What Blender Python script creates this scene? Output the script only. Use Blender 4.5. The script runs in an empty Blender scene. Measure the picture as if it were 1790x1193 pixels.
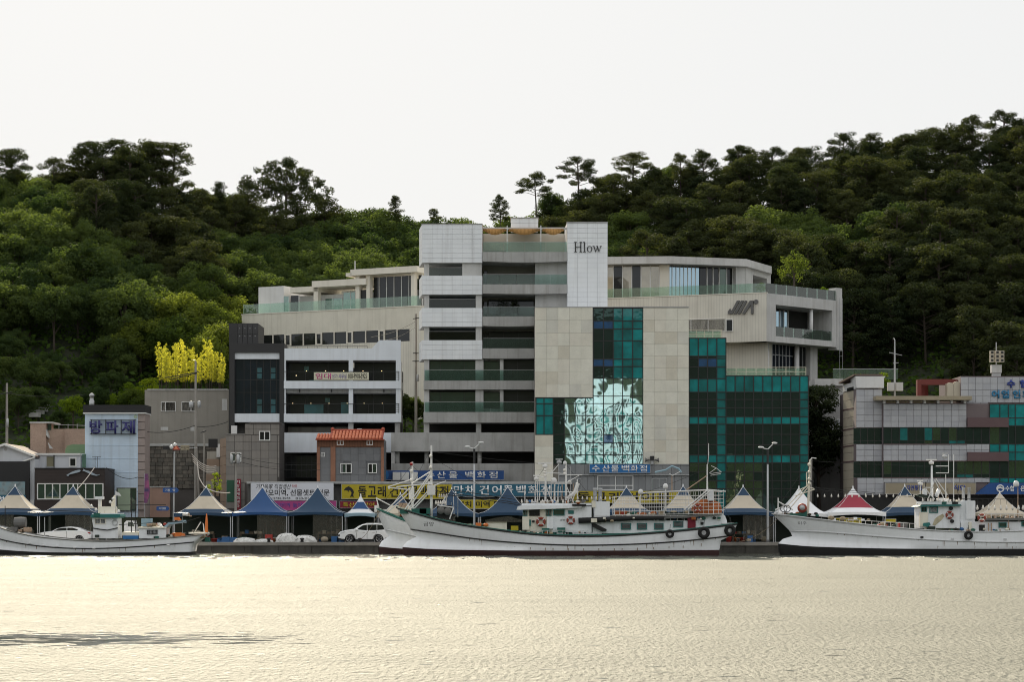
import bpy, bmesh, math, random
import numpy as np
from mathutils import Vector, Matrix, noise

# ------------------------------------------------------------------ camera, sky, sun, exposure
SC = bpy.context.scene
COL = SC.collection
F, YH, CX, H = 4000.0, 905.0, 895.0, 3.25      # focal length and horizon of the photograph in its own pixels, eye height
cam = bpy.data.cameras.new('camera'); cam_o = bpy.data.objects.new('camera', cam); COL.objects.link(cam_o)
cam_o.location = (0, 0, H); cam_o.rotation_euler = (math.radians(90), 0, 0)
cam.sensor_width = 36; cam.lens = 36 * F / 1790; cam.shift_y = (YH - 596.5) / 1790
cam.clip_start = 1; cam.clip_end = 6000
SC.camera = cam_o
SUN_AZ, SUN_EL = math.radians(10), math.radians(29)   # azimuth to the left of the view axis
w = bpy.data.worlds.new('World'); SC.world = w; w.use_nodes = True
nt = w.node_tree; bg = nt.nodes['Background']
sky = nt.nodes.new('ShaderNodeTexSky'); sky.sky_type = 'NISHITA'; sky.sun_disc = False
sky.sun_elevation = SUN_EL; sky.sun_rotation = -SUN_AZ
sky.air_density = 1.0; sky.dust_density = 4.0; sky.ozone_density = 1.0; sky.altitude = 0
hz = nt.nodes.new('ShaderNodeMixRGB'); hz.blend_type = 'MIX'; hz.inputs[0].default_value = 0.97
hz.inputs[2].default_value = (10.1, 10.2, 10.2, 1)       # thin bright summer haze over the whole sky
nt.links.new(sky.outputs[0], hz.inputs[1]); nt.links.new(hz.outputs[0], bg.inputs[0])
bg.inputs[1].default_value = 0.08
sl = bpy.data.lights.new('sun', 'SUN'); sl.energy = 5.0; sl.angle = math.radians(0.6); sl.color = (1.0, 0.88, 0.68)
so = bpy.data.objects.new('sun', sl); COL.objects.link(so)
sd = Vector((-math.sin(SUN_AZ) * math.cos(SUN_EL), math.cos(SUN_AZ) * math.cos(SUN_EL), math.sin(SUN_EL)))
so.rotation_euler = sd.to_track_quat('Z', 'Y').to_euler()
vs = SC.view_settings; SC.display_settings.display_device = 'sRGB'
vs.view_transform = 'Standard'; vs.look = 'None'; vs.gamma = 1; vs.exposure = 0.11; vs.use_curve_mapping = False
SC.render.engine = 'CYCLES'; SC.cycles.use_denoising = True; SC.cycles.filter_width = 1.05; SC.cycles.max_bounces = 7
SC.cycles.transparent_max_bounces = 12; SC.cycles.caustics_reflective = True; SC.cycles.caustics_refractive = False
SC.cycles.sample_clamp_indirect = 6

# ------------------------------------------------------------------ helpers
def X(px, d): return (px - CX) * d / F
def Z(py, d): return H + (YH - py) * d / F
def W(px, py, d): return Vector((X(px, d), d, Z(py, d)))

MATS = {}
def mat(name, col, rough=0.7, metal=0.0, spec=0.5, var=0.12, scale=0.6, streak=0.0, bump=0.0, bscale=8, emit=None,
        col2=None, coat=0.0, fine=0.0, lines=None):
    """Procedural surface: base colour with soft mottling, rain streaks, fine grain, optional groove lines and bump."""
    if name in MATS: return MATS[name]
    m = bpy.data.materials.new(name); m.use_nodes = True; MATS[name] = m
    t = m.node_tree; N = t.nodes; L = t.links; b = N['Principled BSDF']
    b.inputs['Roughness'].default_value = rough; b.inputs['Metallic'].default_value = metal
    b.inputs['Specular IOR Level'].default_value = spec; b.inputs['Coat Weight'].default_value = coat
    c1 = (*col, 1)
    geo = N.new('ShaderNodeNewGeometry'); out = None
    def mixc(a, bcol, fac_socket, mode='MIX'):
        mx = N.new('ShaderNodeMixRGB'); mx.blend_type = mode
        if isinstance(a, tuple): mx.inputs[1].default_value = a
        else: L.new(a, mx.inputs[1])
        mx.inputs[2].default_value = bcol; L.new(fac_socket, mx.inputs[0]); return mx.outputs[0]
    def nz(sx, sy, sz, detail, lo, hi, amt):
        mp = N.new('ShaderNodeMapping'); mp.inputs['Scale'].default_value = (sx, sy, sz); L.new(geo.outputs['Position'], mp.inputs[0])
        n = N.new('ShaderNodeTexNoise'); n.inputs['Scale'].default_value = 1; n.inputs['Detail'].default_value = detail; L.new(mp.outputs[0], n.inputs[0])
        r = N.new('ShaderNodeMapRange'); r.inputs['From Min'].default_value = lo; r.inputs['From Max'].default_value = hi
        r.inputs['To Max'].default_value = amt; L.new(n.outputs[0], r.inputs[0]); return r.outputs[0]
    cur = c1
    if col2 is not None: cur = mixc(cur, (*col2, 1), nz(scale, scale, scale, 4, 0.38, 0.62, 1.0))
    if var: cur = mixc(cur, tuple(c * 0.45 for c in col) + (1,), nz(scale, scale, scale, 5, 0.35, 0.75, var * 2.2))
    if fine: cur = mixc(cur, tuple(c * 0.35 for c in col) + (1,), nz(6, 6, 6, 3, 0.45, 0.8, fine))
    if streak: cur = mixc(cur, (col[0] * .32, col[1] * .28, col[2] * .22, 1), nz(2.6, 2.6, 0.13, 4, 0.5, 0.78, streak))
    if lines:
        ax, pitch, width, dark = lines
        sp = N.new('ShaderNodeSeparateXYZ'); L.new(geo.outputs['Position'], sp.inputs[0])
        q = N.new('ShaderNodeMath'); q.operation = 'PINGPONG'; q.inputs[1].default_value = pitch / 2; L.new(sp.outputs[ax], q.inputs[0])
        g = N.new('ShaderNodeMath'); g.operation = 'LESS_THAN'; g.inputs[1].default_value = width; L.new(q.outputs[0], g.inputs[0])
        k = N.new('ShaderNodeMath'); k.operation = 'MULTIPLY'; k.inputs[1].default_value = dark; L.new(g.outputs[0], k.inputs[0])
        cur = mixc(cur, tuple(c * 0.4 for c in col) + (1,), k.outputs[0])
    if isinstance(cur, tuple): b.inputs['Base Color'].default_value = cur
    else: L.new(cur, b.inputs['Base Color'])
    if bump:
        n = N.new('ShaderNodeTexNoise'); n.inputs['Scale'].default_value = bscale; n.inputs['Detail'].default_value = 3
        L.new(geo.outputs['Position'], n.inputs[0])
        bp = N.new('ShaderNodeBump'); bp.inputs['Strength'].default_value = bump; bp.inputs['Distance'].default_value = 0.05
        L.new(n.outputs[0], bp.inputs['Height']); L.new(bp.outputs[0], b.inputs['Normal'])
    if emit:
        b.inputs['Emission Color'].default_value = (*col, 1); b.inputs['Emission Strength'].default_value = emit
    return m

def mat_leaf(name, dark, light, transl=0.35, scale=0.35):
    m = bpy.data.materials.new(name); m.use_nodes = True; MATS[name] = m
    t = m.node_tree; N = t.nodes; L = t.links; b = N['Principled BSDF']; out = N['Material Output']
    b.inputs['Roughness'].default_value = 0.8; b.inputs['Specular IOR Level'].default_value = 0.08
    geo = N.new('ShaderNodeNewGeometry'); oi = N.new('ShaderNodeObjectInfo')
    n = N.new('ShaderNodeTexNoise'); n.inputs['Scale'].default_value = scale; n.inputs['Detail'].default_value = 3; L.new(geo.outputs['Position'], n.inputs[0])
    a = N.new('ShaderNodeMath'); a.operation = 'ADD'; L.new(n.outputs[0], a.inputs[0])
    s = N.new('ShaderNodeMath'); s.operation = 'MULTIPLY'; s.inputs[1].default_value = 0.75; L.new(oi.outputs['Random'], s.inputs[0]); L.new(s.outputs[0], a.inputs[1])
    r = N.new('ShaderNodeMapRange'); r.inputs['From Min'].default_value = 0.45; r.inputs['From Max'].default_value = 1.25; L.new(a.outputs[0], r.inputs[0])
    mx = N.new('ShaderNodeMixRGB'); mx.inputs[1].default_value = (*dark, 1); mx.inputs[2].default_value = (*light, 1); L.new(r.outputs[0], mx.inputs[0])
    L.new(mx.outputs[0], b.inputs['Base Color'])
    tr = N.new('ShaderNodeBsdfTranslucent')
    tc = N.new('ShaderNodeMixRGB'); tc.blend_type = 'MULTIPLY'; tc.inputs[0].default_value = 1; tc.inputs[2].default_value = (2.3, 2.25, 0.9, 1)
    L.new(mx.outputs[0], tc.inputs[1]); L.new(tc.outputs[0], tr.inputs[0])
    ms = N.new('ShaderNodeMixShader'); ms.inputs[0].default_value = transl; L.new(b.outputs[0], ms.inputs[1]); L.new(tr.outputs[0], ms.inputs[2])
    L.new(ms.outputs[0], out.inputs[0]); return m

def mat_glass(name, tint=(0.75, 0.9, 0.86), refl=1.0, body=None, body_amt=0.0, rough=0.02):
    """Thin clear sheet: tinted see-through plus mirror-like reflection that grows towards grazing angles."""
    m = bpy.data.materials.new(name); m.use_nodes = True; MATS[name] = m
    t = m.node_tree; N = t.nodes; L = t.links; N.remove(N['Principled BSDF']); out = N['Material Output']
    tr = N.new('ShaderNodeBsdfTransparent'); tr.inputs[0].default_value = (*tint, 1)
    gl = N.new('ShaderNodeBsdfGlossy'); gl.inputs['Roughness'].default_value = rough
    fr = N.new('ShaderNodeFresnel'); fr.inputs[0].default_value = 1.5
    k = N.new('ShaderNodeMath'); k.operation = 'MULTIPLY'; k.inputs[1].default_value = refl * 1.8; k.use_clamp = True; L.new(fr.outputs[0], k.inputs[0])
    last = tr.outputs[0]
    if body:
        df = N.new('ShaderNodeBsdfDiffuse'); df.inputs[0].default_value = (*body, 1)
        mb = N.new('ShaderNodeMixShader'); mb.inputs[0].default_value = body_amt; L.new(last, mb.inputs[1]); L.new(df.outputs[0], mb.inputs[2]); last = mb.outputs[0]
    ms = N.new('ShaderNodeMixShader'); L.new(k.outputs[0], ms.inputs[0]); L.new(last, ms.inputs[1]); L.new(gl.outputs[0], ms.inputs[2])
    L.new(ms.outputs[0], out.inputs[0]); return m

def mat_pane(name, body, mirror=0.3, tint=(0.75, 1, 0.95), rough=0.02, wavy=0.0, wscale=1.6, var=0.3):
    """Coated facade glass: dark body colour behind a partial mirror, optionally uneven."""
    m = bpy.data.materials.new(name); m.use_nodes = True; MATS[name] = m
    t = m.node_tree; N = t.nodes; L = t.links; b = N['Principled BSDF']; out = N['Material Output']
    b.inputs['Roughness'].default_value = 0.35; b.inputs['Specular IOR Level'].default_value = 0.2
    geo = N.new('ShaderNodeNewGeometry')
    n = N.new('ShaderNodeTexNoise'); n.inputs['Scale'].default_value = 0.7; n.inputs['Detail'].default_value = 4; L.new(geo.outputs['Position'], n.inputs[0])
    mx = N.new('ShaderNodeMixRGB'); mx.inputs[1].default_value = (*body, 1); mx.inputs[2].default_value = (*[c * (1 - var * 1.6) for c in body], 1)
    rg = N.new('ShaderNodeMapRange'); rg.inputs['From Min'].default_value = .4; rg.inputs['From Max'].default_value = .65; L.new(n.outputs[0], rg.inputs[0]); L.new(rg.outputs[0], mx.inputs[0])
    L.new(mx.outputs[0], b.inputs['Base Color'])
    gl = N.new('ShaderNodeBsdfGlossy'); gl.inputs['Roughness'].default_value = rough; gl.inputs[0].default_value = (*tint, 1)
    ms = N.new('ShaderNodeMixShader'); ms.inputs[0].default_value = mirror; L.new(b.outputs[0], ms.inputs[1]); L.new(gl.outputs[0], ms.inputs[2]); L.new(ms.outputs[0], out.inputs[0])
    if wavy:
        w1 = N.new('ShaderNodeTexNoise'); w1.inputs['Scale'].default_value = wscale; w1.inputs['Detail'].default_value = 1; L.new(geo.outputs['Position'], w1.inputs[0])
        bp = N.new('ShaderNodeBump'); bp.inputs['Strength'].default_value = 1; bp.inputs['Distance'].default_value = wavy
        L.new(w1.outputs[0], bp.inputs['Height']); L.new(bp.outputs[0], gl.inputs['Normal'])
    return m

ORG = {}
def tag(o, label=None, cat=None, group=None, kind=None):
    if label: o['label'] = label
    if cat: o['category'] = cat
    if group: o['group'] = group
    if kind: o['kind'] = kind
    return o
def thing(name, label, cat, loc=(0, 0, 0), group=None):
    o = bpy.data.objects.new(name, None); o.empty_display_size = 0.3; COL.objects.link(o); o.location = loc
    ORG[o.name] = Vector(loc); return tag(o, label, cat, group)
def link(name, me, parent=None):
    o = bpy.data.objects.new(name, me); COL.objects.link(o)
    if parent: o.parent = parent; ORG[o.name] = ORG[parent.name]
    else: ORG[o.name] = Vector((0, 0, 0))
    return o

class MB:
    """Collects boxes, bars, tubes and turned shapes in world metres and links them as one mesh object."""
    def __init__(s): s.v = []; s.f = []
    def add(s, vs, fs):
        k = len(s.v); s.v += [Vector(v) for v in vs]; s.f += [tuple(i + k for i in f) for f in fs]; return s
    def hexa(s, p): return s.add(p, [(0, 3, 2, 1), (4, 5, 6, 7), (0, 1, 5, 4), (1, 2, 6, 5), (2, 3, 7, 6), (3, 0, 4, 7)])
    def box(s, x0, y0, z0, x1, y1, z1):
        return s.hexa([(x0, y0, z0), (x1, y0, z0), (x1, y1, z0), (x0, y1, z0), (x0, y0, z1), (x1, y0, z1), (x1, y1, z1), (x0, y1, z1)])
    def prism(s, poly, y0, y1):
        """poly of (x, z), extruded along y."""
        n = len(poly); vs = [(x, y0, z) for x, z in poly] + [(x, y1, z) for x, z in poly]
        return s.add(vs, [tuple(range(n)), tuple(range(2 * n - 1, n - 1, -1))] + [(i, i + n, (i + 1) % n + n, (i + 1) % n) for i in range(n)])
    def slab(s, poly, z0, z1):
        """poly of (x, y), extruded along z."""
        n = len(poly); vs = [(x, y, z0) for x, y in poly] + [(x, y, z1) for x, y in poly]
        return s.add(vs, [tuple(range(n - 1, -1, -1)), tuple(range(n, 2 * n))] + [(i, (i + 1) % n, (i + 1) % n + n, i + n) for i in range(n)])
    def tube(s, pts, r, n=6, r2=None):
        pts = [Vector(p) for p in pts]; m = len(pts); vs = []; r2 = r if r2 is None else r2; prev = None
        for i, p in enumerate(pts):
            t = (pts[min(i + 1, m - 1)] - pts[max(i - 1, 0)]).normalized()
            if prev is None:
                a = Vector((0, 0, 1)) if abs(t.z) < 0.9 else Vector((1, 0, 0)); u = t.cross(a).normalized()
            else: u = (prev - t * prev.dot(t)).normalized()
            prev = u; q = t.cross(u); rr = r + (r2 - r) * i / max(1, m - 1)
            vs += [p + (u * math.cos(2 * math.pi * k / n) + q * math.sin(2 * math.pi * k / n)) * rr for k in range(n)]
        fs = [(i * n + k, i * n + (k + 1) % n, (i + 1) * n + (k + 1) % n, (i + 1) * n + k) for i in range(m - 1) for k in range(n)]
        fs += [tuple(range(n - 1, -1, -1)), tuple(range((m - 1) * n, m * n))]
        return s.add(vs, fs)
    def lathe(s, c, prof, n=12, axis='z'):
        """prof: (radius, height) pairs round an axis through c."""
        c = Vector(c); vs = []
        for r, h in prof:
            for k in range(n):
                a = 2 * math.pi * k / n; p = (r * math.cos(a), r * math.sin(a), h)
                if axis == 'y': p = (p[0], p[2], p[1])
                if axis == 'x': p = (p[2], p[0], p[1])
                vs.append(c + Vector(p))
        m = len(prof)
        fs = [(i * n + k, i * n + (k + 1) % n, (i + 1) * n + (k + 1) % n, (i + 1) * n + k) for i in range(m - 1) for k in range(n)]
        fs += [tuple(range(n - 1, -1, -1)), tuple(range((m - 1) * n, m * n))]
        return s.add(vs, fs)
    def ball(s, c, r, n=10, sq=(1, 1, 1)):
        k = len(s.v); s.lathe((0, 0, 0), [(max(0.02, math.sin(math.pi * i / 6)) * r, -math.cos(math.pi * i / 6) * r) for i in range(7)], n)
        for i in range(k, len(s.v)): s.v[i] = Vector(c) + Vector((s.v[i].x * sq[0], s.v[i].y * sq[1], s.v[i].z * sq[2]))
        return s
    def ring(s, c, R, r, axis='y', n=18, m=7):
        c = Vector(c); vs = []; fs = []
        for i in range(n):
            a = 2 * math.pi * i / n
            for j in range(m):
                b = 2 * math.pi * j / m; rr = R + r * math.cos(b); p = (rr * math.cos(a), r * math.sin(b), rr * math.sin(a))
                if axis == 'x': p = (p[1], p[0], p[2])
                if axis == 'z': p = (p[0], p[2], p[1])
                vs.append(c + Vector(p))
                fs.append((i * m + j, ((i + 1) % n) * m + j, ((i + 1) % n) * m + (j + 1) % m, i * m + (j + 1) % m))
        return s.add(vs, fs)
    def obj(s, name, m, parent=None, smooth=False):
        o0 = ORG[parent.name] if parent else Vector((0, 0, 0))
        me = bpy.data.meshes.new(name); me.from_pydata([tuple(v - o0) for v in s.v], [], s.f)
        bm = bmesh.new(); bm.from_mesh(me); bmesh.ops.recalc_face_normals(bm, faces=bm.faces); bm.to_mesh(me); bm.free()
        me.materials.append(MATS[m] if isinstance(m, str) else m)
        if smooth:
            for p in me.polygons: p.use_smooth = True
        return link(name, me, parent)

_UNIT = {}
def unit(m):
    """One shared bevelled block per material, scaled for every panel, pane, tile or plank."""
    if m not in _UNIT:
        e = 0.5; me = bpy.data.meshes.new('block')
        vs = [(x, y, z) for x in (-e, e) for y in (-e, e) for z in (-e, e)]
        me.from_pydata(vs, [], [(0, 1, 3, 2), (4, 6, 7, 5), (0, 4, 5, 1), (2, 3, 7, 6), (0, 2, 6, 4), (1, 5, 7, 3)])
        me.materials.append(MATS[m]); _UNIT[m] = me
    return _UNIT[m]

class Fac:
    """A vertical facade plane through plan points A (left) and B (right); measures are taken on that plane."""
    def __init__(s, A, B):
        s.A = Vector(A); u = Vector(B) - s.A; s.len = u.length; s.u = u / s.len; s.n = Vector((s.u.y, -s.u.x)); s.rot = math.atan2(s.u.y, s.u.x)
    def tz(s, px, py):
        r = Vector(((px - CX) / F, 1.0)); den = r.x * s.u.y - r.y * s.u.x
        d = (s.A.x * s.u.y - s.A.y * s.u.x) / den; p = r * d
        return (p - s.A).dot(s.u), H + (YH - py) * d / F
    def P(s, t, z, o=0): q = s.A + s.u * t + s.n * o; return Vector((q.x, q.y, z))
    def pt(s, px, py, o=0): t, z = s.tz(px, py); return s.P(t, z, o)
    def rect(s, a, b, c, d):
        t0, z1 = s.tz(a, b); t1, _ = s.tz(c, b); _, z0 = s.tz(a, d); return t0, z0, t1, z1
    def box(s, mb, a, b, c, d, o0, o1):
        """px rect (left, top, right, bottom); from o0 (towards the viewer) back to o1, both measured outwards."""
        t0, z0, t1, z1 = s.rect(a, b, c, d); return s.tbox(mb, t0, z0, t1, z1, o0, o1)
    def tbox(s, mb, t0, z0, t1, z1, o0, o1):
        return mb.hexa([s.P(t0, z0, o0), s.P(t1, z0, o0), s.P(t1, z0, o1), s.P(t0, z0, o1), s.P(t0, z1, o0), s.P(t1, z1, o0), s.P(t1, z1, o1), s.P(t0, z1, o1)])
    def poly(s, mb, pts, o0, o1):
        """px polygon extruded through the facade's depth."""
        q = [s.tz(*p) for p in pts]; n = len(q)
        vs = [s.P(t, z, o0) for t, z in q] + [s.P(t, z, o1) for t, z in q]
        return mb.add(vs, [tuple(range(n)), tuple(range(2 * n - 1, n - 1, -1))] + [(i, i + n, (i + 1) % n + n, (i + 1) % n) for i in range(n)])
    def piece(s, parent, name, m, a, b, c, d, o0, o1, g=0.0):
        t0, z0, t1, z1 = s.rect(a, b, c, d); return s.tpiece(parent, name, m, t0 + g, z0 + g, t1 - g, z1 - g, o0, o1)
    def tpiece(s, parent, name, m, t0, z0, t1, z1, o0, o1):
        o = bpy.data.objects.new(name, unit(m)); COL.objects.link(o); o.parent = parent; ORG[o.name] = ORG[parent.name]
        o.location = s.P((t0 + t1) / 2, (z0 + z1) / 2, (o0 + o1) / 2) - ORG[parent.name]
        o.scale = (abs(t1 - t0), abs(o1 - o0), abs(z1 - z0)); o.rotation_euler = (0, 0, s.rot); return o
def flat(d): return Fac((0, d), (1, d))
def spl(a, b, n): return [a + (b - a) * i / n for i in range(n + 1)]
def grid(parent, name, f, xs, ys, m, o0, o1, g=0.02):
    """Panels or panes between the lines xs and ys; m may be a function of column and row (None leaves a hole)."""
    for j in range(len(ys) - 1):
        for i in range(len(xs) - 1):
            mm = m(i, j) if callable(m) else m
            if mm: f.piece(parent, name, mm, xs[i], ys[j], xs[i + 1], ys[j + 1], o0, o1, g)
def mullions(mb, f, xs, ys, o0, o1, w=0.05):
    (t0, z0, t1, z1) = f.rect(xs[0], ys[0], xs[-1], ys[-1])
    for x in xs:
        t = f.tz(x, ys[0])[0]; f.tbox(mb, t - w, z0 - w, t + w, z1 + w, o0, o1)
    for y in ys:
        z = f.tz(xs[0], y)[1]; f.tbox(mb, t0, z - w * .9, t1, z + w * .9, o0 - 0.004, o1 + 0.003)
    return mb
def text(parent, s, f, a, b, c, d, m, o=0.03, ext=0.01, bold=0.0, name='lettering', shear=0.0, keep=False):
    """Lettering fitted into a px rect on a facade plane."""
    cu = bpy.data.curves.new(name, 'FONT'); cu.body = s; cu.size = 1; cu.offset = bold; cu.shear = shear; cu.resolution_u = 3
    ob = bpy.data.objects.new('tmp', cu); me = ob.to_mesh().copy(); ob.to_mesh_clear(); bpy.data.objects.remove(ob); bpy.data.curves.remove(cu)
    v = [x.co for x in me.vertices]
    if not v: return None
    x0 = min(p.x for p in v); x1 = max(p.x for p in v); y0 = min(p.y for p in v); y1 = max(p.y for p in v)
    t0, z0, t1, z1 = f.rect(a, b, c, d); sx = (t1 - t0) / (x1 - x0); sy = (z1 - z0) / (y1 - y0)
    if keep: sx = sy
    org = ORG[parent.name]
    bm = bmesh.new(); bm.from_mesh(me)
    if ext:
        r = bmesh.ops.extrude_face_region(bm, geom=bm.faces[:])
        for q in r['geom']:
            if isinstance(q, bmesh.types.BMVert): q.co.z = 1
    for q in bm.verts: q.co = f.P(t0 + (q.co.x - x0) * sx, z0 + (q.co.y - y0) * sy, o + (ext if q.co.z > .5 else 0)) - org
    bmesh.ops.recalc_face_normals(bm, faces=bm.faces); bm.to_mesh(me); bm.free()
    me.materials.clear(); me.materials.append(MATS[m]); me.name = name
    return link(name, me, parent)
def copy_tree(o, parent=None):
    c = o.copy(); COL.objects.link(c); c.parent = parent
    for ch in [q for q in o.children]: copy_tree(ch, c)
    return c
# ------------------------------------------------------------------ land: water, quay, hill
rnd = random.Random(7)
mat('soil', (0.045, 0.05, 0.028), 0.95, var=0.3, scale=0.4, col2=(0.03, 0.045, 0.018), bump=0.6, bscale=2)
mat('asphalt', (0.075, 0.073, 0.07), 0.9, var=0.2, fine=0.3, scale=0.5)
mat('quay_concrete', (0.10, 0.095, 0.085), 0.9, var=0.4, scale=0.8, streak=0.6, fine=0.3)
mat('quay_top', (0.33, 0.31, 0.28), 0.85, var=0.3, fine=0.3)
mat('bark', (0.07, 0.055, 0.042), 0.9, var=0.3, scale=3)

SKY = [(-200, 285), (0, 265), (60, 292), (130, 268), (180, 252), (250, 252), (310, 258), (345, 300), (355, 335), (405, 338), (425, 330), (470, 345), (585, 355), (640, 366), (690, 372),
       (735, 385), (830, 387), (870, 372), (920, 360), (960, 340), (1000, 318), (1100, 310), (1150, 290), (1260, 268), (1400, 266), (1430, 242), (1540, 242), (1600, 236), (1700, 212), (1790, 196), (2000, 180)]
def interp(T, x):
    if x <= T[0][0]: return T[0][1]
    for (a, b), (c, d) in zip(T, T[1:]):
        if x <= c: return b + (d - b) * (x - a) / (c - a)
    return T[-1][1]
def sky_soft(px): return max(interp(SKY, px + k) for k in (-60, -30, 0, 30, 60))
FOOT = [(-100, 240), (-46, 240), (-34, 246), (-24, 248), (8, 248), (26, 252), (34, 246), (60, 240), (100, 240)]
CREST = 338.0
def ground(x, y):
    yf = interp(FOOT, x)
    zc = Z(sky_soft(CX + x * F / CREST), CREST) - 8.5
    base = 0.95
    if y <= yf: return base
    z1 = 11.0; y1 = yf + 15
    if y < y1:
        u = (y - yf) / 15; return base + (z1 - base) * (u * u * (3 - 2 * u))
    if y < CREST:
        u = (y - y1) / (CREST - y1); z = z1 + (zc - z1) * (u ** 0.9)
    else:
        u = y - CREST; z = zc - 0.004 * u * u if u < 50 else zc - 10 - (u - 50) * .12
    return max(z, 0.6) + noise.noise((x * .07, y * .07, 3)) * 1.2
mb = MB(); xs = [-700, -450, -300, -200, -140] + [-110 + 4 * i for i in range(56)] + [140, 200, 300, 450, 700]
ys = [206.5, 225, 236] + [240 + 4 * i for i in range(40)] + [420, 470, 540, 700, 1000]
for y in ys:
    for x in xs: mb.v.append(Vector((x, y, ground(x, y))))
nx = len(xs)
for j in range(len(ys) - 1):
    for i in range(nx - 1): mb.f.append((j * nx + i, j * nx + i + 1, (j + 1) * nx + i + 1, (j + 1) * nx + i))
tag(mb.obj('hillside', 'soil', smooth=True), 'wooded hillside rising behind the harbour buildings', kind='structure')
mb = MB(); mb.box(-260, 206.6, 0.7, 260, 238.5, 0.957)
tag(mb.obj('road', 'asphalt'), 'harbour road along the quay', kind='structure')
quay = thing('quay', 'concrete quay edge along the harbour', None, (0, 205.5, 0)); quay['kind'] = 'structure'
mb = MB(); mb.box(-260, 205.62, -2, 260, 206.7, 0.70); mb.obj('wall', 'quay_concrete', quay)
for i in range(-17, 17):
    MB().box(i * 3.0 + 0.02, 205.5 + .03 * (i % 3 == 0), -1.5, i * 3.0 + 2.98, 205.62, 0.66).obj('block', 'quay_concrete', quay)
MB().box(-260, 205.42, 0.70, 260, 207.3, 0.99).obj('coping', 'quay_top', quay)

# water
m = bpy.data.materials.new('harbour_water'); m.use_nodes = True; MATS['water'] = m
t = m.node_tree; N = t.nodes; L = t.links; b = N['Principled BSDF']
b.inputs['Base Color'].default_value = (0.05, 0.055, 0.035, 1); b.inputs['Roughness'].default_value = 0.62; b.inputs['IOR'].default_value = 1.75; b.inputs['Specular Tint'].default_value = (.97, .975, .84, 1)
b.inputs['Specular IOR Level'].default_value = 0.5
geo = N.new('ShaderNodeNewGeometry')
def wave(sx, sy, detail, rot):
    mp = N.new('ShaderNodeMapping'); mp.inputs['Scale'].default_value = (sx, sy, 1); mp.inputs['Rotation'].default_value = (0, 0, rot); L.new(geo.outputs['Position'], mp.inputs[0])
    n = N.new('ShaderNodeTexNoise'); n.inputs['Scale'].default_value = 1; n.inputs['Detail'].default_value = detail; n.inputs['Roughness'].default_value = 0.55; L.new(mp.outputs[0], n.inputs[0]); return n.outputs[0]
n1 = wave(6.5, 2.0, 5, 0.0); n2 = wave(0.09, 0.22, 2, -0.1)
# the wake of a boat that passed: steeper ripples in a long patch
mp = N.new('ShaderNodeMapping'); mp.inputs['Location'].default_value = (13.5, -61.0, 0); mp.inputs['Scale'].default_value = (1, 1, 1); L.new(geo.outputs['Position'], mp.inputs[0])
sc = N.new('ShaderNodeMapping'); sc.inputs['Scale'].default_value = (1 / 11.5, 1 / 5.2, 0); L.new(mp.outputs[0], sc.inputs[0])
ln = N.new('ShaderNodeVectorMath'); ln.operation = 'LENGTH'; L.new(sc.outputs[0], ln.inputs[0])
wk = N.new('ShaderNodeMapRange'); wk.inputs['From Min'].default_value = 1.0; wk.inputs['From Max'].default_value = 0.35; wk.inputs['To Min'].default_value = 0; wk.inputs['To Max'].default_value = 1; L.new(ln.outputs['Value'], wk.inputs[0])
st = N.new('ShaderNodeMapRange'); st.inputs['From Min'].default_value = 0.35; st.inputs['From Max'].default_value = 0.65; st.inputs['To Min'].default_value = 0.75; st.inputs['To Max'].default_value = 1.15; L.new(n2, st.inputs[0])
sa = N.new('ShaderNodeMath'); sa.operation = 'MULTIPLY_ADD'; sa.inputs[1].default_value = -0.75; L.new(st.outputs[0], sa.inputs[2])
hm = N.new('ShaderNodeMath'); hm.operation = 'MULTIPLY'; L.new(n1, hm.inputs[0]); L.new(sa.outputs[0], hm.inputs[1])
wr = N.new('ShaderNodeMapRange')
n3 = wave(0.8, 1.7, 4, 0.05); wm = N.new('ShaderNodeMath'); wm.operation = 'MULTIPLY_ADD'; wm.inputs[1].default_value = 0.24; L.new(wk.outputs[0], wm.inputs[0]); L.new(n3, wm.inputs[2])
wd = N.new('ShaderNodeMapRange'); wd.inputs['From Min'].default_value = 0.655; wd.inputs['From Max'].default_value = 0.675; L.new(wm.outputs[0], wd.inputs[0])
sy = N.new('ShaderNodeSeparateXYZ'); L.new(geo.outputs['Position'], sy.inputs[0])
n5 = wave(0.7, 0.10, 4, 0.0); jag = N.new('ShaderNodeMath'); jag.operation = 'MULTIPLY_ADD'; jag.inputs[1].default_value = 70; L.new(n5, jag.inputs[0]); L.new(sy.outputs[1], jag.inputs[2])
lee = N.new('ShaderNodeMapRange'); lee.inputs['From Min'].default_value = 217; lee.inputs['From Max'].default_value = 221; lee.inputs['To Min'].default_value = 0.70; lee.inputs['To Max'].default_value = 0.08; L.new(jag.outputs[0], lee.inputs[0])   # ragged calm water in the lee of the quay
L.new(lee.outputs[0], wr.inputs['To Min']); wr.inputs['To Max'].default_value = 0.07; n4 = wave(2.4, 1.5, 4, 0.0); fk = N.new('ShaderNodeMapRange'); fk.inputs['From Min'].default_value = 0.60; fk.inputs['From Max'].default_value = 0.66; fk.inputs['To Max'].default_value = 0.12; L.new(n4, fk.inputs[0])
mxm = N.new('ShaderNodeMath'); mxm.operation = 'MAXIMUM'; L.new(wd.outputs[0], mxm.inputs[0]); L.new(fk.outputs[0], mxm.inputs[1]); L.new(mxm.outputs[0], wr.inputs[0]); L.new(wr.outputs[0], b.inputs['Roughness'])
L.new(wd.outputs[0], sa.inputs[0])
bp = N.new('ShaderNodeBump'); bp.inputs['Strength'].default_value = 1.0; bp.inputs['Distance'].default_value = 0.25
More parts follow.
